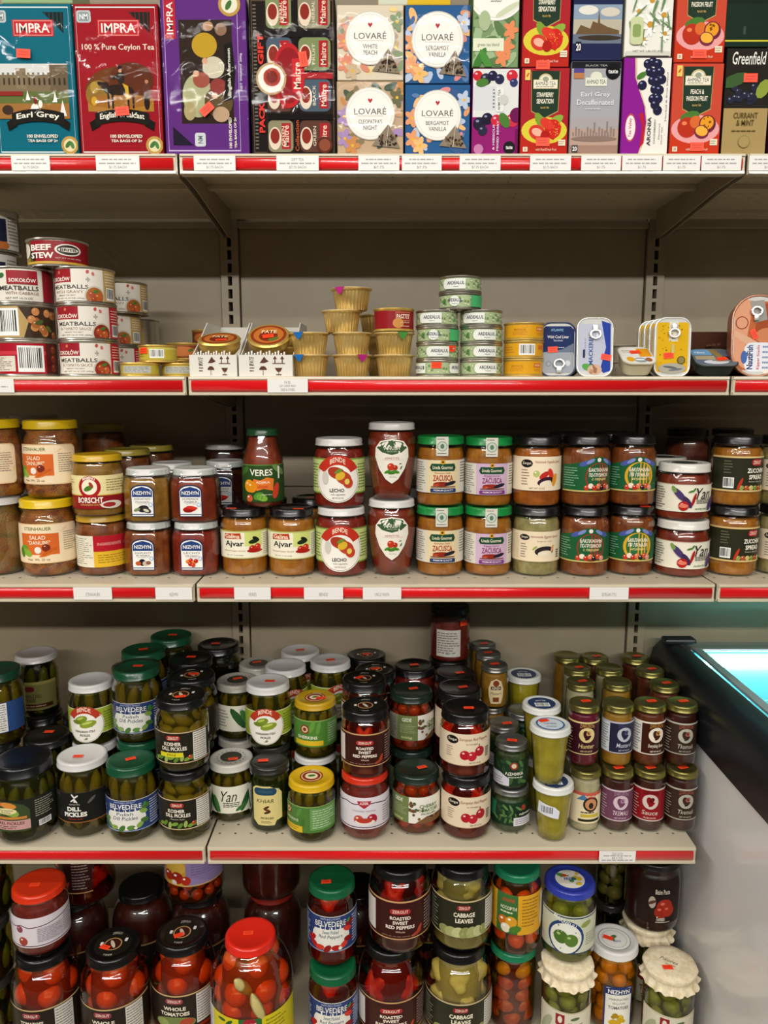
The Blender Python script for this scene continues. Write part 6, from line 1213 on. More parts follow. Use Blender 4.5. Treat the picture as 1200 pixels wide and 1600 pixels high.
# white display trays with pate tins
CARD = paint('#dcd8ce', .6)
def tray(u0, u1, label):
    y0, dep = .012, .26; xa, xb = x_at(u0, y0, S2 + .02), x_at(u1, y0, S2 + .02) - .001; w = xb - xa; fh = .036
    t = thing('display_tray', label, 'display box', (xa, y0, S2), 0, 'white cardboard display trays')
    bm = bmesh.new(); th = .0015
    add_box(bm, 0, w, 0, dep, 0, th); add_box(bm, 0, w, 0, th, th, fh)
    for xx in (0, w - th): prism(bm, [(th, th), (dep, th), (dep, .102), (dep * .55, .100), (.06, .055), (.02, fh), (th, fh)], xx, xx + th)
    add_box(bm, th, w - th, dep - th, dep, th, .100)
    for i in range(14): prism(bm, [(0, fh), (th, fh), (th, fh + .003 + .002 * (i % 3)), (0, fh + .002)], w * .12 + i * w * .055, w * .12 + i * w * .055 + w * .03)
    A = Art(w, fh, 6); br = '#5c3a30'
    for x in (.35, .62): A.r(x - .02, .62, x + .02, .92, br).p([(x - .08, .80), (x + .08, .80), (x, .95)], br)
    A.r(.25, .58, .72, .62, br).p([(-.22, .62), (-.05, .92), (.02, .80), (.12, .70), (-.05, .62)], br).e(-.10, .30, .14, .18, br, a0=0, a1=180).r(-.11, .06, -.09, .32, br).p([(.34, .40), (.62, .40), (.54, .22), (.42, .22)], br).r(.47, .08, .49, .24, br).r(.38, .06, .58, .10, br).t('PATE', -.52, .72, .3, .2, '#3a3430', 0, .2, rot=90).lines(-.6, .2, -.4, .6, 3, br)
    mats = [CARD]; A.bake(bm, mats, lambda x, o, z: Vector((x + w / 2, -o, z)), rough=.6)
    me = bpy.data.meshes.new('tray'); bm.to_mesh(me); bm.free(); [me.materials.append(m) for m in mats]
    part('carton', me, t); return xa, xb, y0
def c_pate(A): A.r(-1, 0, 1, 1, '#6a1c10').r(-1, .7, 1, 1, '#b8863c').t('PATE', .0, .35, .6, .4, '#e8c890', .02)
def pate(x, y, z, label, top):
    r, h = .036, .026
    t = thing('pate_tin', label, 'tin', (x, y, z), 0, 'round pate tins in the white trays', -.0)
    part('can_body', _pm('pt', lambda: mesh_from(lathe([(0, .001), (r * .7, .001), (r * .76, 0), (r * .95, .008), (r, .014), (r, h - .006), (r + .0015, h - .003), (r * .97, h), (r * .6, h - .0005), (0, h - .0005)], 40), 'can_body', GOLD, True, .6)), t)
    A = Art(r * 1.8, r * 1.8, 2); A.c(0, .5, .48, '#8a3418').c(0, .5, .40, '#b86a2c').e(0, .44, .5, .26, '#7a2c18').t('PATE', 0, .66, .8, .16, '#e8d0a0', .02).leaf(.3, .3, .3, 30, '#5c6a2c', .6)
    part('label', _pm('ptl' + str(top), lambda: art_mesh('label', A, flat_top(h - .0002), oz=-r * .9, base=.0003)), t)
    return t
xa, xb, y0 = tray(296, 371, 'left white cardboard display tray holding pate tins')
for i, (yy, zz, lb) in enumerate(((.055, 0, 'brown and gold pate tin at the bottom front of the left tray'), (.055, .027, 'brown and gold pate tin on top at the front of the left tray'), (.14, 0, 'pate tin further back in the left tray'))):
    t = pate((xa + xb) / 2 + .002, y0 + yy, S2 + .0018 + zz, lb, 0)
    if i == 1: t.rotation_euler = (.34, 0, 0); t.location.z += .013; sticker(t, .006, -.014, .0262, .2)
xa, xb, y0 = tray(373, 458, 'right white cardboard display tray holding pate tins')
for i, (dx, yy, zz, lb) in enumerate(((0, .055, 0, 'pate tin at the bottom front of the right tray'), (.004, .135, 0, 'pate tin low in the rear stack of the right tray'), (.004, .135, .027, 'pate tin in the middle of the rear stack of the right tray'), (.004, .135, .054, 'copper-coloured pate tin on top of the rear stack of the right tray'))):
    pate((xa + xb) / 2 + dx, y0 + yy, S2 + .0018 + zz, lb, 0)
t = pate((xa + xb) / 2 + .001, y0 + .050, S2 + .0018 + .027, 'gold and brown pate tin tipped forward at the front of the right tray', 0)
t.rotation_euler = (.60, 0, 0); t.location.z += .021; sticker(t, .0, -.006, .0262, .2)

# gold foil cups
def foil_cup(u, y, z, label, tabcol=None, ta=0.0, x=None):
    r, h = .0334, .0365
    X = x_at(u, y, z + h / 2) if x is None else x
    t = thing('foil_cup', label, 'foil cup', (X, y, z), random.uniform(0, .3), 'gold foil cups of pate')
    def mk():
        fn = lambda a, rr, zz: rr * (1 + (.034 * math.cos(30 * a) * (1 if zz < h - .003 else 0)) * (.4 + .6 * abs(math.sin(5 * a + 1))))
        return mesh_from(lathe([(0, .001), (r * .72, 0), (r * .78, .0005), (r * .93, h - .006), (r * .945, h - .003), (r * 1.06, h - .0022), (r * 1.075, h - .001), (r * 1.06, h), (r * .9, h - .0002), (0, h - .0012)], 152, fn), 'foil_body', FOIL, True)
    part('foil_body', _pm('cup', mk), t)
    part('film_lid', _pm('cuplid', lambda: mesh_from(lathe([(r * 1.05, h), (r * 1.04, h + .0006), (0, h + .0004)], 48), 'film_lid', paint('#e0d8c0', .3, .3), True)), t)
    if tabcol:
        def tab():
            bm = bmesh.new(); pts = [(-.010, h + .0004), (.010, h + .0004), (.005, h - .008), (.001, h - .012), (-.003, h - .010)]
            f = [bm.verts.new((px, -r * 1.085 - (h - pz) * -.06, pz)) for px, pz in pts]; g = [bm.verts.new((v.co.x, v.co.y - .0006, v.co.z)) for v in f]
            n = len(f); bm.faces.new(f); bm.faces.new(g[::-1]); [bm.faces.new((f[i], f[(i + 1) % n], g[(i + 1) % n], g[i])) for i in range(n)]
            return mesh_from(bm, 'lid_tab', paint(tabcol, .4))
        part('lid_tab', _pm('tab' + tabcol, tab), t, (0, 0, 0), (0, 0, ta - t.rotation_euler.z))
yc = .05; hc = .0372
BL, MG, GN = '#2068a8', '#b02878', '#4a8a3c'
foil_cup(489, yc, S2, 'gold foil cup with a blue tab, bottom left of the pyramid', BL, -.45)
foil_cup(489, yc, S2 + hc, 'gold foil cup with a blue tab, second level at the left', BL, -.45)
foil_cup(554, yc, S2, 'gold foil cup with a magenta tab, bottom centre of the pyramid', MG, .55)
foil_cup(554, yc, S2 + hc, 'gold foil cup without a visible tab, second level in the centre')
foil_cup(619, yc, S2, 'gold foil cup bottom right of the pyramid, beside the green cans')
foil_cup(619, yc, S2 + hc, 'gold foil cup with a green tab, directly under the red can', GN, .4)
foil_cup(534, yc + .004, S2 + 2 * hc, 'gold foil cup on the third level of the pyramid')
foil_cup(556, yc + .004, S2 + 3 * hc, 'gold foil cup with a magenta tab, topmost of the pyramid', MG, -.55)
foil_cup(600, yc + .085, S2, 'gold foil cup in the rear row, on the shelf, behind the red can'); foil_cup(600, yc + .085, S2 + hc, 'gold foil cup in the rear row, second up, behind the red can'); foil_cup(590, yc + .085, S2 + 2 * hc, 'gold foil cup peeping out behind and left of the red can')
def c_pasz(A): A.r(-1, 0, 1, 1, '#8e1c22').frame('#c88a50', .01, .03, .04, .45, .52, .92).t('PASZTET', .28, .68, .42, .24, '#f0dcc4', .02).e(.12, .3, .16, .28, '#c88a44').t('podlaski', .34, .34, .3, .14, '#e8c8a8', 0, .2).lines(.2, .08, .5, .2, 1, '#e8c8a8')
can('pasz', 613, yc, S2 + 2 * hc + .001, .0350, .0385, c_pasz, 'red pate can on top of the gold foil cups', GOLD, rz=0)

# green tuna cans
def ard(mode):
    def f(A):
        A.r(-1, 0, 1, 1, '#a8b88a'); [A.r(x, y, x + .05, y + .16, c) for x in [i * .08 - 1 for i in range(25)] for y, c in ((A.rnd.uniform(.02, .8), '#6a8a50'), (A.rnd.uniform(.02, .8), '#c8d0ac'))]
        A.leaf(-.45, .5, .5, 60, '#4a7a3c', .6).leaf(.55, .4, .4, 30, '#5c8a4a', .6)
        cx = {0: -.12, 1: .08, 2: -.14, 3: -.62}[mode]
        if mode == 2: A.c(cx, .5, .46, '#e4e6dc')
        else: A.r(cx - .26, .06, cx + .26, .96, '#e4e6dc').e(cx - .26, .5, .1, .44, '#e4e6dc')
        A.t('ARDEALUL', cx, .58, .46 if mode != 2 else .38, .30, '#2c3450', .02).t('Vegetal', cx, .26, .16, .10, '#4a5468', .01)
        if mode == 2: A.r(.3, 0, .8, 1, '#4cae6c')
        if mode == 3: A.rr(.30, .06, .8, .96, '#e4e6dc', .3).t('ARDEALUL', .56, .58, .4, .30, '#2c3450', .02)
    return f
AG = 'green and white cans of vegetable pate'
xa1, xa2, xa3 = x_at(682, .05, S2 + .05), x_at(748, .05, S2 + .05), x_at(719, .05, S2 + .15); hh = .0277
for i, (md, lb) in enumerate(((3, 'bottom of the left stack, orange sticker'), (0, 'second in the left stack, orange sticker on the side'), (2, 'third in the left stack, round white badge'), (0, 'top of the left stack'))):
    can('ard%d' % md, 0, .05, S2 + i * hh, .0365, hh, ard(md), 'green and white can, ' + lb, x=xa1, group=AG, rz=(0, .25, 0, -.1)[i], st=((-.1, .5), (.45, .5), None, None)[i])
for i, (md, lb) in enumerate(((1, 'bottom of the right stack'), (1, 'second in the right stack'), (1, 'third in the right stack'), (0, 'top of the right stack'))):
    can('ard%d' % md, 0, .05, S2 + i * hh, .0365, hh, ard(md), 'green and white can, ' + lb, x=xa2, group=AG, rz=(.08, .02, 0, -.2)[i])
for i, (md, lb) in enumerate(((2, 'lower one standing across both stacks'), (0, 'topmost of all'))):
    can('ard%d' % md, 0, .05, S2 + (4 + i) * hh + .0002, .0365, hh, ard(md), 'green and white can, ' + lb, x=xa3, group=AG, rz=-.1)
def c_yel(A): A.r(-1, 0, 1, 1, '#d89c1c').t('SPRATS IN OIL', -.28, .62, .36, .16, '#a85a24', .01).lines(-.5, .2, -.06, .5, 3, '#b8742a').r(.22, .5, .5, .85, '#c86a34').t('FISH', .36, .68, .2, .16, '#f0d8a0', .01).lines(.24, .2, .5, .4, 2, '#b8742a')
def c_yelb(A): A.r(-1, 0, 1, 1, '#d89c1c').bars(-.26, .06, .22, .94).lines(-.8, .2, -.34, .8, 3, '#b8742a').r(.34, .5, .58, .85, '#c86a34')
YG_ = 'yellow cans beside the green cans'
xy = x_at(814, .05, S2 + .04)
for i, (k_, lb) in enumerate((('yel', 'bottom'), ('yelb', 'middle one, with the barcode,'), ('yel', 'top'))):
    can(k_, 0, .05, S2 + i * .0302, .0345, .030, c_yel if k_ == 'yel' else c_yelb, 'yellow can, ' + lb + ' of the stack of three', GOLD, x=xy, group=YG_, rz=.05 * i)

# ---- flat fish tins standing on edge
def rrect(w, h, q, n=7):
    pts = []
    for cx, cy, a0 in ((w / 2 - q, h - q, 0), (-w / 2 + q, h - q, 90), (-w / 2 + q, q, 180), (w / 2 - q, q, 270)):
        for k in range(n):
            a = math.radians(a0 + 90 * k / (n - 1)); pts.append((cx + q * math.cos(a), cy + q * math.sin(a)))
    return pts
def extr(bm, pts, y0, y1, mi=0, s0=1.0, s1=1.0, cy=0.0):
    a = [bm.verts.new((x * s0, y0, cy + (z - cy) * s0)) for x, z in pts]; b = [bm.verts.new((x * s1, y1, cy + (z - cy) * s1)) for x, z in pts]; n = len(pts)
    fs = [bm.faces.new((a[i], a[(i + 1) % n], b[(i + 1) % n], b[i])) for i in range(n)] + [bm.faces.new(a), bm.faces.new(b[::-1])]
    for f in fs: f.material_index = mi
def fish_tin(u, y, w, h, dep, art, label, body='#c8c8c4', rim='#e4e4e0', lean=.10, q=.018, rz=0.0, ring_at=(.0, .8, 1), name='fish_tin', st=None, group='flat fish tins standing on edge', z=None):
    z = S2 if z is None else z
    t = thing(name, label, 'tin', (x_at(u, y, z + h / 2), y, z), rz, group, -lean)
    bm = bmesh.new(); P = rrect(w, h, q); extr(bm, P, .002, dep, 0, 1.0, .93, h / 2); part('tin_body', mesh_from(bm, 'tin_body', paint(body, .35, .5), True, .6), t)
    bm = bmesh.new(); a = P; n = len(a); cy = h / 2
    def ringv(s, yy): return [bm.verts.new((x * s, yy, cy + (z_ - cy) * (1 - (1 - s) * w / h))) for x, z_ in a]
    rs = [ringv(1.0, .003), ringv(1.02, .001), ringv(1.0, -.0005), ringv(.95, 0), ringv(.93, .0016)]
    for A_, B_ in zip(rs, rs[1:]):
        for i in range(n): bm.faces.new((A_[i], A_[(i + 1) % n], B_[(i + 1) % n], B_[i]))
    part('rim', mesh_from(bm, 'rim', paint(rim, .3, .4), True), t)
    s = .94; A = Art(w, h, 8); A.p([(x * s / (w / 2), (cy + (z_ - cy) * (1 - (1 - s) * w / h)) / h) for x, z_ in P], '#c8c8c4'); A.clip = [(x * s, cy + (z_ - cy) * (1 - (1 - s) * w / h)) for x, z_ in P]
    art(A)
    part('label', art_mesh('label', A, flat_front(.0014), base=.0001, rough=.5), t)
    rx, rz_, sg = ring_at; bm = bmesh.new(); lx, lz = rx * w / 2, rz_ * h
    for k in range(20):
        pass
    def torus(cx, cz, R, rr_, sx=1.0, sz=1.0):
        V = [[bm.verts.new((cx + (R + rr_ * math.cos(b)) * math.cos(a) * sx, -.0030 + rr_ * .7 * math.sin(b), cz + (R + rr_ * math.cos(b)) * math.sin(a) * sz)) for b in [PI / 3 * j for j in range(6)]] for a in [2 * PI * i / 22 for i in range(22)]]
        for i in range(22):
            for j in range(6): bm.faces.new((V[i][j], V[(i + 1) % 22][j], V[(i + 1) % 22][(j + 1) % 6], V[i][(j + 1) % 6]))
    torus(lx, lz, .0085, .0021, 1.0, .82); add_box(bm, lx - .0045, lx + .0045, -.0040, -.0022, lz + (.004 if sg > 0 else -.016), lz + (.016 if sg > 0 else -.004), .0008)
    part('pull_ring', mesh_from(bm, 'pull_ring', paint('#dcdcd8', .25, .6), True, .8), t)
    if st:
        A2 = Art(.017, .010, 3); A2.r(-1, 0, 1, 1, '#ff4a26').lines(-.7, .2, .7, .8, 2, '#c8301a', .5, .1)
        part('price_sticker', art_mesh('price_sticker', A2, flat_front(.0002), oz=-.005), t, (st[0] * w / 2, 0, st[1] * h), (0, st[2], 0))
    return t
def f_cod(A): A.p([(-.9, .45), (.9, .42), (.9, .86), (.7, .93), (-.7, .93), (-.9, .86)], '#22305c').r(-.88, .12, .88, .45, '#9aa0a8').p([(-.88, .45), (.88, .45), (.88, .62), (.2, .50)], '#6a7488').t('ATLANTIC', -.05, .86, .7, .045, '#8ab8d8', .02).t('Wild Cod Liver', .0, .735, 1.2, .055, '#e8e8e8', .01).t('Smoked', .0, .67, .5, .04, '#c8ccd8').c(-.52, .24, .05, '#7a8088').c(-.52, .24, .035, '#a0a6ac').c(.55, .25, .05, '#c8ccd0').lines(-.5, .52, .4, .56, 1, '#c8ccd8').p([(-.7, .07), (.7, .07), (.88, .14), (-.88, .14)], '#9aa0a8')
def f_sprat(A): A.p([(-.88, .1), (.88, .1), (.88, .9), (-.88, .9)], '#b8bccc').p([(.35, .95), (.86, .90), (.88, .1), (.5, .06), (.3, .12), (.62, .5)], '#28409a').tv('MACKEREL', -.22, .45, .5, .24, '#34508c', bold=.02).tv('fillets', -.55, .5, .3, .1, '#7a88a8').rr(-.66, .32, -.54, .46, '#2c3450', .2).leaf(-.4, .16, .2, 160, '#5c9a4c', .6).e(.0, .12, .4, .09, '#c8a890').dots(-.2, .06, .25, .2, 10, .03, ['#b88a6c', '#e0cfc0', '#9a6a4c']).p([(.0, .95), (.25, .7), (.1, .6)], '#dfe2ea')
def f_yell(A): A.p([(-.88, .08), (.88, .08), (.88, .92), (-.88, .92)], '#d8aa18').r(-.2, .60, .30, .93, '#d8d4c4').dots(-.8, .2, .8, .9, 26, .012, ['#8a6a10', '#b88a14']).e(0, .14, .78, .09, '#a8a494').e(-.1, .16, .4, .02, '#5c6068', rot=-8).e(.2, .12, .4, .02, '#6c7078', rot=6).c(.50, .28, .07, '#54481c').c(.5, .28, .055, '#8a7c4c').rr(-.06, .40, .10, .55, '#c8b878', .4)
def f_salm(A): A.p([(-.88, .08), (.88, .08), (.88, .92), (-.88, .92)], '#b8643c').p([(-.9, .2), (-.9, .85), (-.6, .95), (-.2, .93), (-.35, .6), (-.5, .3), (-.5, .1)], '#d89a78').e(.4, .6, .5, .3, '#a04c2c').e(.4, .5, .5, .1, '#c88058').leaf(.1, .35, 1.0, -30, '#d8a88a', .1).ring(-.62, .66, .08, .012, '#8a3c24', '#d89a78').p([(-.35, .92), (.2, .94), (.35, .70), (-.1, .66)], '#9a9890').rr(-.50, .06, .62, .42, '#dfe2ea', .25).tv('NautiFish', -.28, .24, .30, .24, '#24386c', bold=.03).tv('Kipper Snacks', .05, .24, .30, .14, '#c83a34', bold=.02).lines(.2, .08, .56, .4, 5, '#7a88a8').e(-.5, .24, .12, .08, '#4a68a8').e(.5, .06, .3, .03, '#e8e0d4')
fish_tin(873, .040, .062, .093, .022, f_cod, 'dark blue and silver cod liver tin standing on edge, pull ring at the bottom', rim='#34405c', ring_at=(.05, .24, -1), st=(-.3, .50, -.05))
fish_tin(880, .072, .058, .088, .022, f_cod, 'dark tin standing just behind the blue and silver cod liver tin', rim='#2c4438', ring_at=(.0, .24, -1))
fish_tin(931, .030, .062, .1, .022, f_sprat, 'light blue and navy fish tin standing on edge with a white rim', ring_at=(.0, .72, 1), st=(.62, .33, .2))
for i, dy in enumerate((0, .022, .044, .066)):
    fish_tin(1052 - i * 9, .036 + i * .0235, .062, .1, .020, f_yell, ('yellow fish tin in front of its row, white rim and orange sticker', 'yellow fish tin second in its row', 'yellow fish tin third in its row', 'yellow fish tin at the back of its row')[i], body='#cfc9b4', ring_at=(.05, .74, 1), st=(-.2, .36, -.1) if i == 0 else None, group='yellow fish tins in one row', lean=.06)
fish_tin(1187, .030, .090, .138, .026, f_salm, 'large copper-coloured oval fish tin standing on edge near the right edge', body='#a8684c', rim='#b88468', q=.042, ring_at=(-.10, .80, -1), st=(-.15, .52, 1.1), lean=.08)
# tilted film-lidded tubs
def tub(u, y, w, d_, h, art, label, body, tilt, zoff=0.0, st=None, rz=0.0, film='#d8d8d4'):
    t = thing('fish_tub', label, 'tub', (x_at(u, y, S2 + h / 2), y, S2 + zoff), rz, 'film-lidded fish tubs', tilt)
    bm = bmesh.new(); P = [(x, z - d_ / 2) for x, z in rrect(w, d_, .016)]; n = len(P)
    def rg(s, zz): return [bm.verts.new((x * s, -yy * s, zz)) for x, yy in P]
    rs = [rg(.80, 0), rg(.84, .001), rg(.97, h - .003), rg(1.05, h - .002), rg(1.06, h - .0008), rg(1.05, h)]
    bm.faces.new(rs[0])
    for A_, B_ in zip(rs, rs[1:]):
        for i in range(n): bm.faces.new((A_[i], A_[(i + 1) % n], B_[(i + 1) % n], B_[i]))
    bm.faces.new(rs[-1][::-1]); part('tub_body', mesh_from(bm, 'tub_body', paint(body, .4), True, .6), t)
    A = Art(w, d_, 3); A.clip = rrect(w, d_, .016); A.p([(x / (w / 2), (z) / d_) for x, z in rrect(w, d_, .016)], film); art(A)
    part('film_lid', art_mesh('film_lid', A, flat_top(h), oz=-d_ / 2, rough=.5), t)
    if st: sticker(t, st[0], st[1], h + .0002, st[2])
    return t
def f_tub1(A): A.r(-.9, .55, .1, .92, '#e4e0d4').t('ISLAND FISH', -.4, .76, .8, .08, '#3a3a30', .01, .2).t('herring in oil', -.4, .66, .7, .06, '#4a4a40', 0, .1).r(.15, .4, .9, .9, '#d8941c').e(-.5, .25, .25, .14, '#d8a01c').e(.1, .2, .4, .14, '#8a9498').e(.05, .22, .3, .05, '#d8dce0').e(.6, .22, .2, .12, '#9a5a30')
def f_tub2(A): A.r(-.95, .1, .95, .9, '#5c6878').r(-.95, .62, .0, .95, '#6a9ac0').t('Fillets', -.55, .78, .5, .10, '#e8ecf0', .01).p([(-.1, .95), (.3, .95), (.5, .5), (.2, .45)], '#8a7444').r(-.9, .36, .05, .58, '#a89a78').e(.0, .22, .6, .12, '#c8ccd0').e(.3, .3, .5, .06, '#8a8478').e(.6, .45, .25, .1, '#2c3040')
tub(990, .060, .056, .062, .026, f_tub1, 'cream plastic tub of fish tipped forward, white and orange film lid', '#c4bca0', .50, .014, (.0, .010, .1))
tub(984, .195, .075, .065, .030, lambda A: A.r(-.8, .15, .8, .85, '#b8b4a8'), 'cream tub at the back, lower of two, left of the yellow tins', '#a8a08c', 0)
tub(984, .195, .075, .065, .030, lambda A: A.r(-.8, .15, .8, .85, '#b8b4a8'), 'cream tub at the back, upper of two, left of the yellow tins', '#a8a08c', 0, .0305)
tub(1110, .060, .070, .064, .022, f_tub2, 'dark tub of fish tipped forward, blue and grey film lid and orange sticker', '#26302c', .50, .014, (.012, -.008, .3), -.05, '#6c7074')
# brown carton lying behind
def f_brown(A): A.r(-1, 0, 1, 1, '#4a2c20').t('ORIENT', -.1, .6, .5, .3, '#6c4a3a', .02, rot=6).lines(-.8, .1, .7, .4, 2, '#6c4a3a')
carton('brown_carton', 1072, 1165, S2, S2 + .082, .05, '#4a2c20', f_brown, 'dark brown carton lying behind the dark fish tub', False, y=.12, group=None, cat='box')
carton('brown_carton', 1110, 1200, S2, S2 + .055, .03, '#3c2218', lambda A: A.r(-1, 0, 1, 1, '#3c2218'), 'low dark brown carton behind the copper oval tin', False, y=.10 - .012, group=None, cat='box')
# ================================================================== spread jars, middle shelf
B_ = .088
def below(k, u, y, z, lab, group=None): return jar(k, u, y, z, lab, group=group)
HID = 'dark jar in the back rows, mostly hidden behind and beneath other jars'
def hid(k, x, y, z, n=1, pieces=False):
    for i in range(n): jar(k, 0, y, z + i * topof(k), HID, x=x, group='hidden support jars', pieces=pieces)
y = .098
jar('salad_white', -6, y, S3, 'white-lidded jar of mixed salad at the left edge, lower one')
jar('salad', -9, y, S3 + topof('salad_white'), 'yellow-lidded salad jar cut off by the left edge, upper one', rz=-.35)
jar('salad', 80, .092, S3, 'yellow-lidded carrot salad jar standing on the shelf, orange label facing out')
jar('back_white', 62, .26, S3, 'pale-lidded jar on the shelf behind the upper salad jar, lower'); jar('back_white', 57, .26, S3 + .143, 'pale-lidded jar in the shadow behind the left salad jars')
jar('salad', 83, .112, S3 + topof('salad'), 'yellow-lidded salad jar stacked on another one, label turned left', rz=-.30)
jar('borscht_back', 158, .095, S3, 'yellow-lidded soup jar showing the back of its label')
jar('borscht', 157, .086, S3 + topof('borscht_back'), 'yellow-lidded Borscht jar with a round red emblem')
jar('back_yellow_tall', 163, .30, S3, 'dim yellow-lidded jar in the back behind the Borscht jar, lower'); jar('back_yellow_tall', 163, .30, S3 + .133, 'dim yellow-lidded jar in the back behind the Borscht jar, upper')
for u, yy, nm in ((203, .20, 'first'), (238, .30, 'second')):
    jar('back_yellow', u, yy, S3, nm + ' dim yellow-lidded jar behind the tan spread jar, lower'); jar('back_yellow', u, yy, S3 + .111, nm + ' dim yellow-lidded jar behind the tan spread jar, upper')
jar('niz_ea', 233, .092, S3, 'square white-lidded jar of eggplants in adjika, under the tan jar')
jar('niz_egg', 232, .095, S3 + .098, 'square white-lidded jar of tan eggplant paste, stacked on top')
jar('niz_lec', 309, .092, S3, 'square white-lidded jar of lecho, lower one beside the Ajvar')
jar('niz_adj', 305, .095, S3 + .098, 'square white-lidded jar of bright red adjika, stacked on top')
jar('niz_dark', 268, .195, S3, 'square white-lidded jar behind the front pair, bottom, near the tan one'); jar('niz_dark', 268, .195, S3 + .098, 'square white-lidded jar behind the gap between the tan and red jars')
for i, lb in enumerate(('lower', 'upper')): jar('niz_dark', 354, .235, S3 + i * .098, 'dark square jar behind the sauce bottle, ' + lb + ' one'); jar('back_pale', 352, .345, S3 + i * .111, 'pale-lidded dark jar at the very back beside the upright, ' + lb + ' one')
jar('ajvar', 381, .095, S3, 'Ajvar jar with a black lid, left one, under the sauce bottle', st=(-.018, -.028, .1))
jar('ajvar', 458, .090, S3, 'Ajvar jar with a black lid, right one', st=(.016, -.028, 0))
jar('veres', 411, .100, S3 + .1242, 'tall sauce bottle with a green label and yellow pepper picture', group='bottles')
jar('ajvar', 418, .215, S3, 'Ajvar jar in the second row, behind the left pair'); jar('ajvar', 488, .22, S3, 'Ajvar jar in the second row, behind the gap before the lecho jar', st=(.0, -.02, .3))
jar('lecho', 531, .090, S3, 'round-label red lecho jar with a white lid, lower one', st=(.0, -.03, .2))
jar('lecho', 530, .098, S3 + .1252, 'round-label red lecho jar with a white lid, upper one')
jar('anush', 612, .090, S3, 'tapered red jar with a drop-shaped label, lower one')
jar('anush', 615, .098, S3 + .1392, 'tapered red jar with a drop-shaped label, upper one')
jar('anush', 620, .205, S3, 'tapered red jar in the second row, behind the lower drop-label jar')
jar('zac_r', 687, .092, S3, 'green-lidded zacusca jar with red lettering, lower one'); jar('zac_r', 688, .098, S3 + .1272, 'green-lidded zacusca jar with red lettering, upper one')
jar('zac_p', 762, .092, S3, 'green-lidded zacusca jar with a lilac label, lower one'); jar('zac_p', 760, .100, S3 + .1262, 'green-lidded zacusca jar with a lilac label, upper one')
jar('egg_pale', 837, .092, S3, 'pale green eggplant spread jar with a black lid, under the orange one'); jar('egg_or', 839, .096, S3 + .1272, 'orange vegetable spread jar with a black lid, above the pale one')
jar('gr_a', 913, .090, S3, 'black-lidded jar with an arched green label, lower left of four'); jar('gr_a', 916, .096, S3 + .1277, 'black-lidded jar with an arched green label, upper left of four', rz=.30)
jar('gr_b', 987, .095, S3, 'black-lidded jar with a green and gold label, lower right of four', st=(.014, -.030, 0)); jar('gr_b', 985, .100, S3 + .1277, 'black-lidded jar with a green and gold label, upper right of four')
jar('yan', 1065, .085, S3, 'short white-lidded eggplant jar with a cream label, lower one'); jar('yan', 1065, .090, S3 + .1032, 'short white-lidded eggplant jar with a cream label, upper one')
jar('zuc', 1144, .092, S3, 'black-lidded zucchini spread jar, lower one', rz=.12); jar('zuc', 1151, .096, S3 + .1277, 'black-lidded zucchini spread jar, upper one', rz=.10)
jar('pale_r', 1222, .095, S3, 'pale spread jar cut off by the right edge, lower one', rz=-.3); jar('pale_r', 1224, .10, S3 + .1272, 'pale spread jar cut off by the right edge, upper one', rz=-.3)
jar('yan', 1030, .205, S3, 'white-lidded short jar behind the cream-label jars, bottom'); jar('yan', 1030, .205, S3 + .1032, 'white-lidded short jar in wrinkled film behind the cream-label jars')
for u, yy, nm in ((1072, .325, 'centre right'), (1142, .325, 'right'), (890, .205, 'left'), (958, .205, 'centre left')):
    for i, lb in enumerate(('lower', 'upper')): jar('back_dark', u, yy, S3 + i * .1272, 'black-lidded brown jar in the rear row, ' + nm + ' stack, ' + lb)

# ================================================================== pickle jars, lower shelf
D = topof
jar('bigp', 47, .058, S4, 'large black-lidded pickle jar with a colourful label, front left corner')
jar('dill', 136, .068, S4, 'white-lidded Dill Pickles jar with a black label and a windmill', st=(-.004, -.01, .05))
jar('belv', 208, .058, S4, 'green-lidded pickle jar with a blue label, standing on the shelf in front', st=(.0, .0, .5))
jar('kosh', 285, .062, S4, 'Kosher Dill Pickles jar, lower one in front', rz=-.05)
jar('kosh_y', 281, .066, S4 + D('kosh'), 'Kosher Dill Pickles jar with a yellow stripe on its label, stacked on top', rz=-.08, st=(.004, -.012, .3))
jar('yanp', 357, .115, S4, 'pickle jar with a cream label and white patterned lid, by the shelf joint', st=(.006, -.010, .2))
jar('pep', 423, .083, S4, 'tall narrow pickle jar with a yellow-green label that curves over, dark lid', st=(-.012, .0, .1))
jar('mam', 486, .055, S4, 'yellow-lidded gherkin jar with a green label, standing on the shelf, orange sticker on its side', rz=-.3)
t_ = jar('wlid', 493, .158, S4, 'white-lidded dark jar underneath the upper yellow-lidded gherkin jar')
jar('mam2', 493, .160, S4 + D('wlid'), 'yellow-lidded gherkin jar with a green label, stacked on a white lid', rz=-.1, st=(.012, -.004, .2))
jar('redlid', 570, .060, S4, 'red-lidded jar of stewed pepper with a white label')
jar('roast', 571, .063, S4 + D('redlid'), 'Roasted Sweet Red Peppers jar with a black lid, on the red-lidded jar')
jar('gede', 651, .078, S4, 'cherry tomato jar with a green lid and green label, standing on the shelf', rz=-.25, st=(.010, .004, .4))
jar('redpep', 727, .064, S4, 'European red peppers jar with a black lid, lower one')
jar('redpep', 726, .068, S4 + D('redpep'), 'European red peppers jar with a black lid, upper one', st=(.006, -.006, 0))
jar('adj_w', 797, .075, S4, 'green adjika jar with a wide foot, lower one', rz=-.3); jar('adj_s', 800, .076, S4 + D('adj_w'), 'green adjika jar with a silver lid, upper one', st=(.0, -.004, -.2))
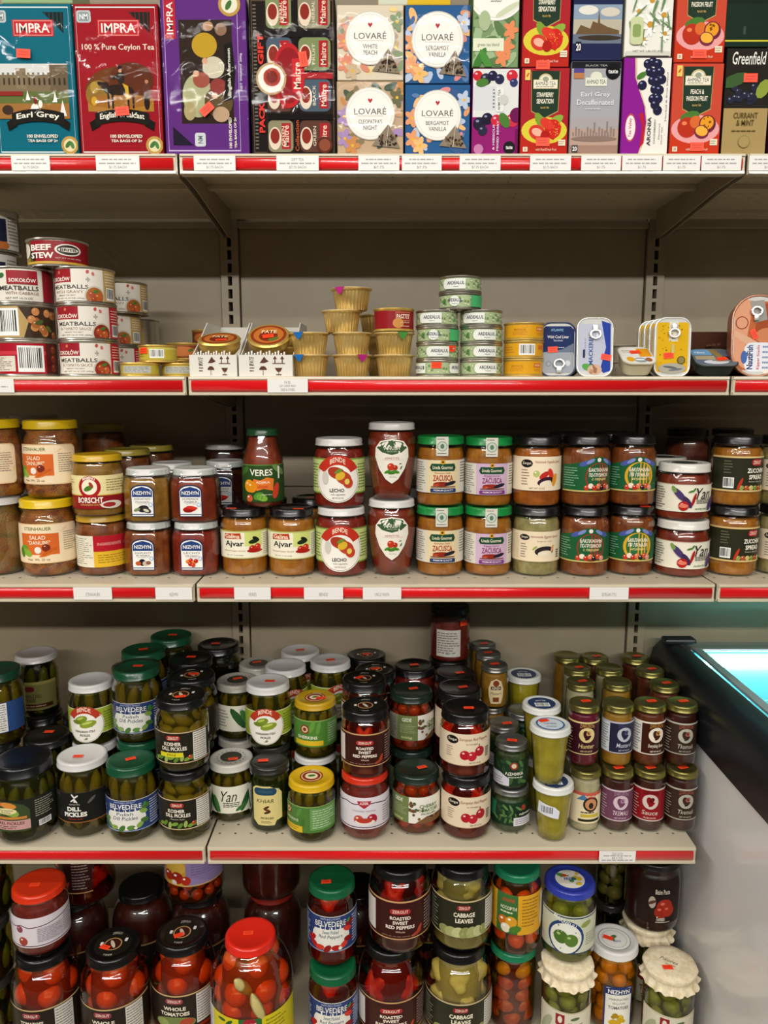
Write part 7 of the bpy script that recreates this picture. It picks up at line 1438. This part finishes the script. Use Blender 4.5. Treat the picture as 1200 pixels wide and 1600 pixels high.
jar('adj_w', 790, .152, S4, 'green adjika jar in the second row, lower one'); jar('adj_s', 789, .152, S4 + D('adj_w'), 'green adjika jar in the second row, upper one', st=(.006, -.004, .2))
def cup_slip(t):
    A = Art(.044, .030, 7); A.p([(-1, .25), (.9, 0), (1, .5), (.6, .78), (-.9, 1)], '#dcdce4').bars(-.7, .25, .55, .80, '#3a3a44', '#dcdce4', 13)
    part('barcode_slip', art_mesh('barcode_slip', A, round_wall(lambda z_: .0350, .036), step=.005, base=.0010, oz=.052), t, (0, 0, 0), (0, 0, -.45))
t = jar('cup', 863, .042, S4, 'faceted glass cup of mustard with a barcode slip on its side, lower front one'); cup_slip(t)
jar('cupf', 857, .046, S4 + D('cup'), 'faceted glass cup of mustard with a blue and white lid, upper front one', st=(-.010, .012, .3))
jar('cup', 842, .142, S4, 'faceted glass cup of mustard in the second row, lower'); jar('cup', 842, .142, S4 + D('cup'), 'faceted glass cup of mustard in the second row, upper, dark paper strip on its lid')
jar('cup', 817, .300, S4, 'faceted glass cup of mustard in the rear row, lower'); jar('cup', 817, .300, S4 + D('cup'), 'faceted glass cup of mustard in the rear row, upper')
jar('adj_w', 816, .215, S4, 'green-filled jar between two rows of mustard cups, lowest'); jar('adj_w', 816, .215, S4 + .0885, 'green-filled jar between two rows of mustard cups, second'); 
front = ((913, 'z_crm', 'z_mag', 'cream garlic sauce jar with a gold lid, standing on the shelf', 'magenta beet horseradish jar with a gold lid, stacked on top', 911), (964, 'z_pur', 'z_mus', 'dark sauce jar with a purple Tkemali label', 'mustard-coloured sauce jar with a navy label', 964), (1012, 'z_red', 'z_evr', 'dark sauce jar with a red label', 'Everything Sauce jar with a black and pink label', 1014), (1063, 'z_brn', 'z_brn', 'dark sauce jar with a brown label at the shelf end, lower one', 'dark sauce jar with a brown label at the shelf end, upper one', 1062))
for u, lo, hi, ll, lh, u2 in front:
    jar(lo, u, .075, S4, ll, st=None if lo == 'z_crm' else (.0, -.004, .3))
    jar(hi, u2, .098, S4 + .122, lh, st=(.004 if hi != 'z_mus' else .0, .004, .2) if hi != 'z_mus' else None)
for u, yy, k_, lb, s_ in ((905, .205, 'z_plain_c', 'gold-lidded cream sauce jar directly behind the magenta one', 1), (900, .285, 'z_plain_c', 'gold-lidded sauce jar third from the front in the left column', 1), (886, .362, 'z_plain_m', 'gold-lidded jar rearmost at the left of the sauce jars', 0), (962, .205, 'z_plain_m', 'gold-lidded sauce jar directly behind the mustard-coloured one', 0), (950, .285, 'z_plain_c', 'gold-lidded sauce jar third from the front in the second column', 0), (926, .355, 'z_plain', 'gold-lidded jar rearmost in the second column, red filling', 1), (1036, .195, 'z_plain', 'gold-lidded dark sauce jar second from the front beside the freezer', 1), (1013, .275, 'z_plain', 'gold-lidded dark sauce jar third from the front beside the freezer', 1), (990, .355, 'z_plain', 'gold-lidded dark sauce jar rearmost beside the upright', 1)):
    X_ = x_at(u, yy, S4 + .18)
    jar(k_, 0, yy, S4, 'lower jar under the ' + lb, x=X_); jar(k_, 0, yy, S4 + .122, lb, x=X_, st=(.004, .0, .3) if s_ else None)
for u, yy, lb, vis in ((772, .235, 'front', 1), (762, .305, 'middle', 0), (755, .366, 'rear', 0)):
    X_ = x_at(u, yy, S4 + .22)
    for i, l3 in enumerate(('bottom', 'second', 'top')): jar('tanm', 0, yy, S4 + i * .09, 'small silver-lidded mustard jar, ' + l3 + ' of the ' + lb + ' stack of three', x=X_, st=(.0, .0, .2) if i == 2 else None)
# back rows of pickles
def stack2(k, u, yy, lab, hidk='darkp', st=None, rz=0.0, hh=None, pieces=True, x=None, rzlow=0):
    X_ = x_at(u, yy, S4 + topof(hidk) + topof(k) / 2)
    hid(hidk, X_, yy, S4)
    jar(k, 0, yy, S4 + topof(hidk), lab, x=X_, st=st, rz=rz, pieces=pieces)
jar('belv_w', -2, .165, S4 + .138, 'green-lidded pickle jar at the left edge showing a white text panel', rz=-.05); hid('darkp', x_at(-2, .165, S4 + .07), .165, S4)
X_ = x_at(60, .29, S4 + .20); hid('darkp', X_, .29, S4); jar('oldlab', 0, .29, S4 + .138, 'white-lidded pickle jar with a dull olive label, alone by the back panel at left', x=X_, rz=.1)
X_ = x_at(72, .175, S4 + .07); jar('darkp', 0, .182, S4, 'black-lidded dark pickle jar behind the white-lidded Dill Pickles jar', x=x_at(76, .182, S4 + .07), st=(.0, .01, 0)); jar('darkp', 0, .285, S4, 'black-lidded dark pickle jar further back, left of the Hungarian pickles', x=x_at(122, .285, S4 + .07) + .02, st=(.01, .0, 0))
stack2('bende', 145, .175, 'white-lidded Hungarian Style Pickles jar, left one', 'bende', hh=.13)
stack2('belv_f', 217, .160, 'green-lidded pickle jar in clear film with a blue label, upper second row', 'belv', st=(.004, .0, 0))
stack2('belv', 243, .258, 'green-lidded pickle jar third from the front behind the film-wrapped one', 'belv', st=(.0, .0, .4), pieces=True)
stack2('belv', 264, .350, 'green-lidded pickle jar rearmost, against the back panel', 'belv', st=(.004, .0, 0), pieces=False)
stack2('kosh_b', 302, .170, 'black-lidded pickle jar second from the front, white nutrition panel showing', 'darkp', st=(.004, .0, 0), rz=.3)
stack2('darkp', 318, .262, 'black-lidded pickle jar third from the front in the kosher column', 'darkp', st=(.0, .004, 0), pieces=False)
stack2('darkp', 334, .350, 'black-lidded pickle jar rearmost in the kosher column', 'darkp', st=(-.006, .0, 0), pieces=False)
stack2('yanp2', 371, .215, 'white patterned-lid pickle jar, upper, with big cucumber picture', 'yanp2', st=(.0, .004, .4))
stack2('yanp2', 394, .330, 'white patterned-lid pickle jar rearmost, beside the upright', 'yanp2', st=(-.004, .004, .3), pieces=False)
stack2('bende', 419, .172, 'white-lidded Hungarian Style Pickles jar, right one, upper row', 'pep', st=(.004, .0, 0))
hidk = 'bende'
for u, yy, lb in ((443, .248, 'white-lidded jar directly behind the right Hungarian pickles'), (461, .345, 'white-lidded jar rearmost behind the right Hungarian pickles'), (521, .285, 'white-lidded jar between the yellow lid and the black lids')):
    stack2('bende', u, yy, lb, 'bende', st=(.0, .0, .3) if u != 443 else None, pieces=(u != 461), rz=.5)
stack2('roast', 573, .175, 'black-lidded pepper jar second from the front behind the Roasted Sweet Red Peppers', 'darkp', st=(-.010, .0, .8), pieces=False)
stack2('roast', 579, .272, 'black-lidded pepper jar third from the front in the red pepper column', 'redback', st=(.0, .0, .3), pieces=False)
stack2('roast', 581, .352, 'black-lidded pepper jar rearmost in the red pepper column', 'redback', st=(.0, .0, .3), pieces=False)
stack2('gede', 643, .178, 'cherry tomato jar with a green lid, upper second row', 'gede', st=(.006, .004, .3), rz=.35)
stack2('redback', 641, .295, 'black-lidded red jar rearmost behind the cherry tomato jars', 'redback', st=(.0, .0, .3))
stack2('redpep', 712, .172, 'European red peppers jar second from the front', 'redpep', st=(.008, .0, .3), pieces=False)
stack2('redback', 708, .262, 'black-lidded dark red jar third from the front in the European pepper column', 'redback', st=(.010, -.006, .3))
X_ = x_at(703, .345, S4 + .30)
hid('redback', X_, .352, S4, 2); t = jar('redback', 0, .352, S4 + .244, 'red jar standing highest by the back panel, white text label and orange sticker', x=X_, rz=-.15)
sticker(t, 0, 0, .085, .75, .0475)

# ================================================================== bottom deck
jar('bigtom2', 74, .020, S0, 'big jar of tomatoes and pickles with a black lid, beneath the red-lidded jar')
jar('redlid_s', 64, .030, S0 + .200, 'red-lidded jar of pepper sauce with a white label, on top of a big jar', rz=.30, st=(-.006, -.006, .1))
jar('bigtom', 181, .022, S0, 'big jar of whole tomatoes with a black lid, to the right of the red-lidded stack', st=(-.012, -.010, -.3))
jar('bigtom', 288, .055, S0, 'big jar of whole tomatoes with a black lid, left of the giant red-lidded jar', st=(-.004, -.010, .5))
jar('giant', 394, .000, S0, 'giant red-lidded jar of assorted vegetables with a yellow and green label', st=(-.004, .0, .1))
jar('belvr', 522, .020, S0, 'green-lidded red pepper jar with a blue label, lower one')
jar('belvr', 519, .045, S0 + .162, 'green-lidded red pepper jar with a blue label, upper one', st=(-.010, -.012, .1))
jar('bigpep', 619, .040, S0, 'big roasted red pepper jar with a black lid on the deck', st=(-.008, .004, .9))
jar('uppep', 628, .045, S0 + .2005, 'roasted red pepper jar standing on the big pepper jar')
jar('bigcab', 728, .040, S0, 'big jar of cabbage leaves with a black lid on the deck', st=(.002, .006, -.2))
jar('upcab', 728, .050, S0 + .2005, 'cabbage leaves jar standing on the big cabbage jar')
jar('assg', 819, .045, S0, 'teal-lidded jar with yellow squash over red tomatoes')
jar('assu', 818, .055, S0 + .1755, 'vegetable jar with a yellow and green label, on the teal lid')
jar('tomc', 896, .030, S0, 'cloth-capped Tomatoes jar under the green tomato jar')
jar('feij', 897, .048, S0 + .1725, 'blue-lidded jar of green fruit with an oval label')
jar('nizy', 970, .030, S0, 'white-lidded jar of yellow tomatoes with a blue and white label', st=(-.012, .002, -.5))
jar('tomc', 1046, .025, S0, 'cloth-capped Tomatoes jar at the right end with an orange sticker', st=(-.010, -.014, 0))
X_ = x_at(962, .205, S0 + .24); hid('mush', X_, .205, S0); jar('mush', 0, .205, S0 + .16, 'slim jar of dark mushrooms behind the white-lidded yellow tomatoes', x=X_)
X_ = .558; hid('tomc', X_, .132, S0); jar('paste', 0, .132, S0 + .172, 'dark jar of tomato paste at the right end, behind the cloth cap', x=X_)
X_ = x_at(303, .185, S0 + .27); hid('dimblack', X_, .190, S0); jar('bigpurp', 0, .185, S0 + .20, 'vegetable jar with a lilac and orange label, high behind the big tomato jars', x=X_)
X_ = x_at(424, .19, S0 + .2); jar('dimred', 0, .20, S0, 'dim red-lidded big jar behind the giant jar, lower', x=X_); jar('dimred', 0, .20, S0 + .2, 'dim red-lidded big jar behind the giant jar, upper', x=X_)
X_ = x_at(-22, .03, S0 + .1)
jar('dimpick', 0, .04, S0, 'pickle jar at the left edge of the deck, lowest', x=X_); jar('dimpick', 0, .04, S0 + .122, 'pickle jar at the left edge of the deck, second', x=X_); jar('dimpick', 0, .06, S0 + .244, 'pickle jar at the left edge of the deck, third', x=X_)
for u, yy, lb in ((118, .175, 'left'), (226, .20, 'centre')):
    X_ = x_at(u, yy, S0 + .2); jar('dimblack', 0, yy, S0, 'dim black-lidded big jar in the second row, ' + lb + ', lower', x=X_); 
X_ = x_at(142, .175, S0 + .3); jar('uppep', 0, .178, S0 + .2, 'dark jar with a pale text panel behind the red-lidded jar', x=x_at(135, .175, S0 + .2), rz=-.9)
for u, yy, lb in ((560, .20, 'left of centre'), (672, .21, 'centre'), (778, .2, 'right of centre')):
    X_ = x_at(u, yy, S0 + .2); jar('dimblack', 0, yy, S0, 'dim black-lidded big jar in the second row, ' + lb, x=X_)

# ================================================================== chest freezer at the right
fz = thing('chest_freezer', 'white chest freezer with a black bumper rim and sliding glass lid, lit cyan inside', 'freezer', (.614, 0, -.012))
FWH = speckle('#f0eeec', '#eae6e4', 3, .25, coat=.4); BUMP = speckle('#16191c', '#1c2024', 5, .35, bump=.05); LINER = paint('#a4dade', .5)
y0, y1 = -.235, .385; xe = .95
bm = bmesh.new(); add_box(bm, .006, .03, y0, y1, .05, .74, .004); add_box(bm, .03, xe, y0, y0 + .03, .05, .74); add_box(bm, .03, xe, y1 - .03, y1, .05, .74)
add_box(bm, .03, xe, y0 + .03, y1 - .03, .05, .30)
part('cabinet', mesh_from(bm, 'cabinet', FWH), fz)
# bumper: rounded rail along the left side, back and front
def rail(p):
    bm = bmesh.new(); prism(bm, p, 0, 1); return bm
prof = [(0.0, .735), (-.004, .76), (-.004, .80), (.004, .835), (.018, .852), (.034, .857), (.060, .853), (.070, .840), (.070, .735)]
bm = bmesh.new(); a = [bm.verts.new((x, y0 - .02, z)) for x, z in prof]; b = [bm.verts.new((x, y1 - .005, z)) for x, z in prof]; n = len(prof)
for i in range(n): bm.faces.new((a[i], a[(i + 1) % n], b[(i + 1) % n], b[i]))
bm.faces.new(a); bm.faces.new(b[::-1]); part('bumper', mesh_from(bm, 'bumper', BUMP, True, .9), fz)
bm = bmesh.new(); add_box(bm, .07, xe, y1 - .055, y1 - .005, .74, .850, .006); part('rear_rail', mesh_from(bm, 'rear_rail', paint('#a8a8a4', .3, .6)), fz)
bm = bmesh.new(); add_box(bm, .015, .085, y1 - .050, y1 - .018, .856, .868, .004); part('lid_hinge', mesh_from(bm, 'lid_hinge', BUMP), fz)
bm = bmesh.new(); add_box(bm, .07, xe, y0 - .02, y0 + .05, .74, .850, .006); part('front_rail', mesh_from(bm, 'front_rail', BUMP), fz)
bm = bmesh.new(); add_box(bm, .07, .075, y0 + .05, y1 - .055, .32, .84); add_box(bm, .075, xe, y1 - .060, y1 - .056, .32, .84); add_box(bm, .075, xe, y0 + .051, y0 + .055, .32, .84); add_box(bm, .07, xe, y0 + .05, y1 - .055, .31, .32)
part('inner_liner', mesh_from(bm, 'inner_liner', LINER), fz)
bm = bmesh.new(); add_box(bm, .10, xe, y1 - .078, y1 - .066, .815, .827); part('light_tube', mesh_from(bm, 'light_tube', paint('#8edce8', .4, 0, 0, 62)), fz)
bm = bmesh.new(); add_box(bm, .072, xe, y0 + .052, y1 - .056, .842, .846); part('glass_lid', mesh_from(bm, 'glass_lid', clear('lid_glass', '#f0ffff', .03, 1.2)), fz)
bm = bmesh.new(); add_box(bm, .071, .090, y0 + .050, y1 - .056, .8465, .853, .002); add_box(bm, .090, xe, y1 - .070, y1 - .056, .8465, .853, .002); part('lid_frame', mesh_from(bm, 'lid_frame', paint('#c8ccd0', .3, .6)), fz)
bm = bmesh.new()
for i in range(14): add_box(bm, .10 + i * .06, .1025 + i * .06, y0 + .08, y1 - .09, .700, .7025); add_box(bm, .10 + i * .06, .1025 + i * .06, y1 - .0925, y1 - .09, .62, .70)
for yy in [y0 + .08 + j * .05 for j in range(10)]: add_box(bm, .10, .9, yy, yy + .0025, .620, .6225)
add_box(bm, .10, .9, y1 - .094, y1 - .090, .74, .744); add_box(bm, .10, .9, y1 - .094, y1 - .090, .70, .704)
part('wire_basket', mesh_from(bm, 'wire_basket', paint('#d8e4e4', .35, .3)), fz)
rnd = random.Random(3)
for i in range(9):
    w_ = rnd.uniform(.10, .14); bm = bmesh.new(); add_box(bm, -w_ / 2, w_ / 2, -.05, .05, 0, .028, .008)
    o = link(bpy.data.objects.new('frozen_packet', mesh_from(bm, 'frozen_packet', paint(('#c8d8dc', '#a8c4cc', '#e0e4e0')[i % 3], .35), True)))
    o.location = (.60 + .17 + (i % 3) * .17, -.08 + (i // 3) * .13, .63); o.rotation_euler = (0, 0, rnd.uniform(-.08, .08))
    tag(o, 'pale frozen food packet lying in the freezer basket behind the glass lid', 'packet', 'frozen packets in the freezer')
bm = bmesh.new(); add_box(bm, .0062, .045, y0 - .012, y0 - .001, .06, .50, .004); part('corner_guard', mesh_from(bm, 'corner_guard', paint('#1c5a94', .4)), fz, )

# ================================================================== settle: nudge round goods apart so that none touch
def settle(rounds=60):
    G = []
    for o in COL.objects:
        if o.parent is None and o.type == 'EMPTY' and o.get('category') in ('jar', 'bottle', 'cup', 'can', 'foil cup'):
            rr, lo, hi = 0, 9, -9
            for c in o.children:
                if c.type == 'MESH' and c.name.split('.')[0] in ('glass', 'can_body', 'foil_body', 'lid', 'cloth_cap', 'shrink_film'):
                    for v in c.bound_box: rr = max(rr, abs(v[0])); lo = min(lo, v[2]); hi = max(hi, v[2])
            G.append([o, o.location.x, o.location.y, rr + .0008, o.location.z + lo, o.location.z + hi])
    for _ in range(rounds):
        worst = 0
        for i, a in enumerate(G):
            for c in G[i + 1:]:
                if min(a[5], c[5]) - max(a[4], c[4]) < .002 or abs(a[1] - c[1]) > .15: continue
                dx, dy = c[1] - a[1], c[2] - a[2]; d = math.hypot(dx, dy) or 1e-6; gap = a[3] + c[3] - d
                if gap <= 0: continue
                worst = max(worst, gap); ux, uy = dx / d, dy / d
                wa = .5 if abs(a[2] - c[2]) < .03 else (.25 if a[2] < c[2] else .75)
                a[1] -= ux * gap * wa; a[2] -= uy * gap * wa; c[1] += ux * gap * (1 - wa); c[2] += uy * gap * (1 - wa)
        for a in G:
            a[2] = min(a[2], YB - .008 - a[3])
            if a[4] < .8 and a[1] > .3: a[1] = min(a[1], .609 - a[3])
        if worst < 2e-5: break
    for a in G: a[0].location.x, a[0].location.y = a[1], a[2]
settle()
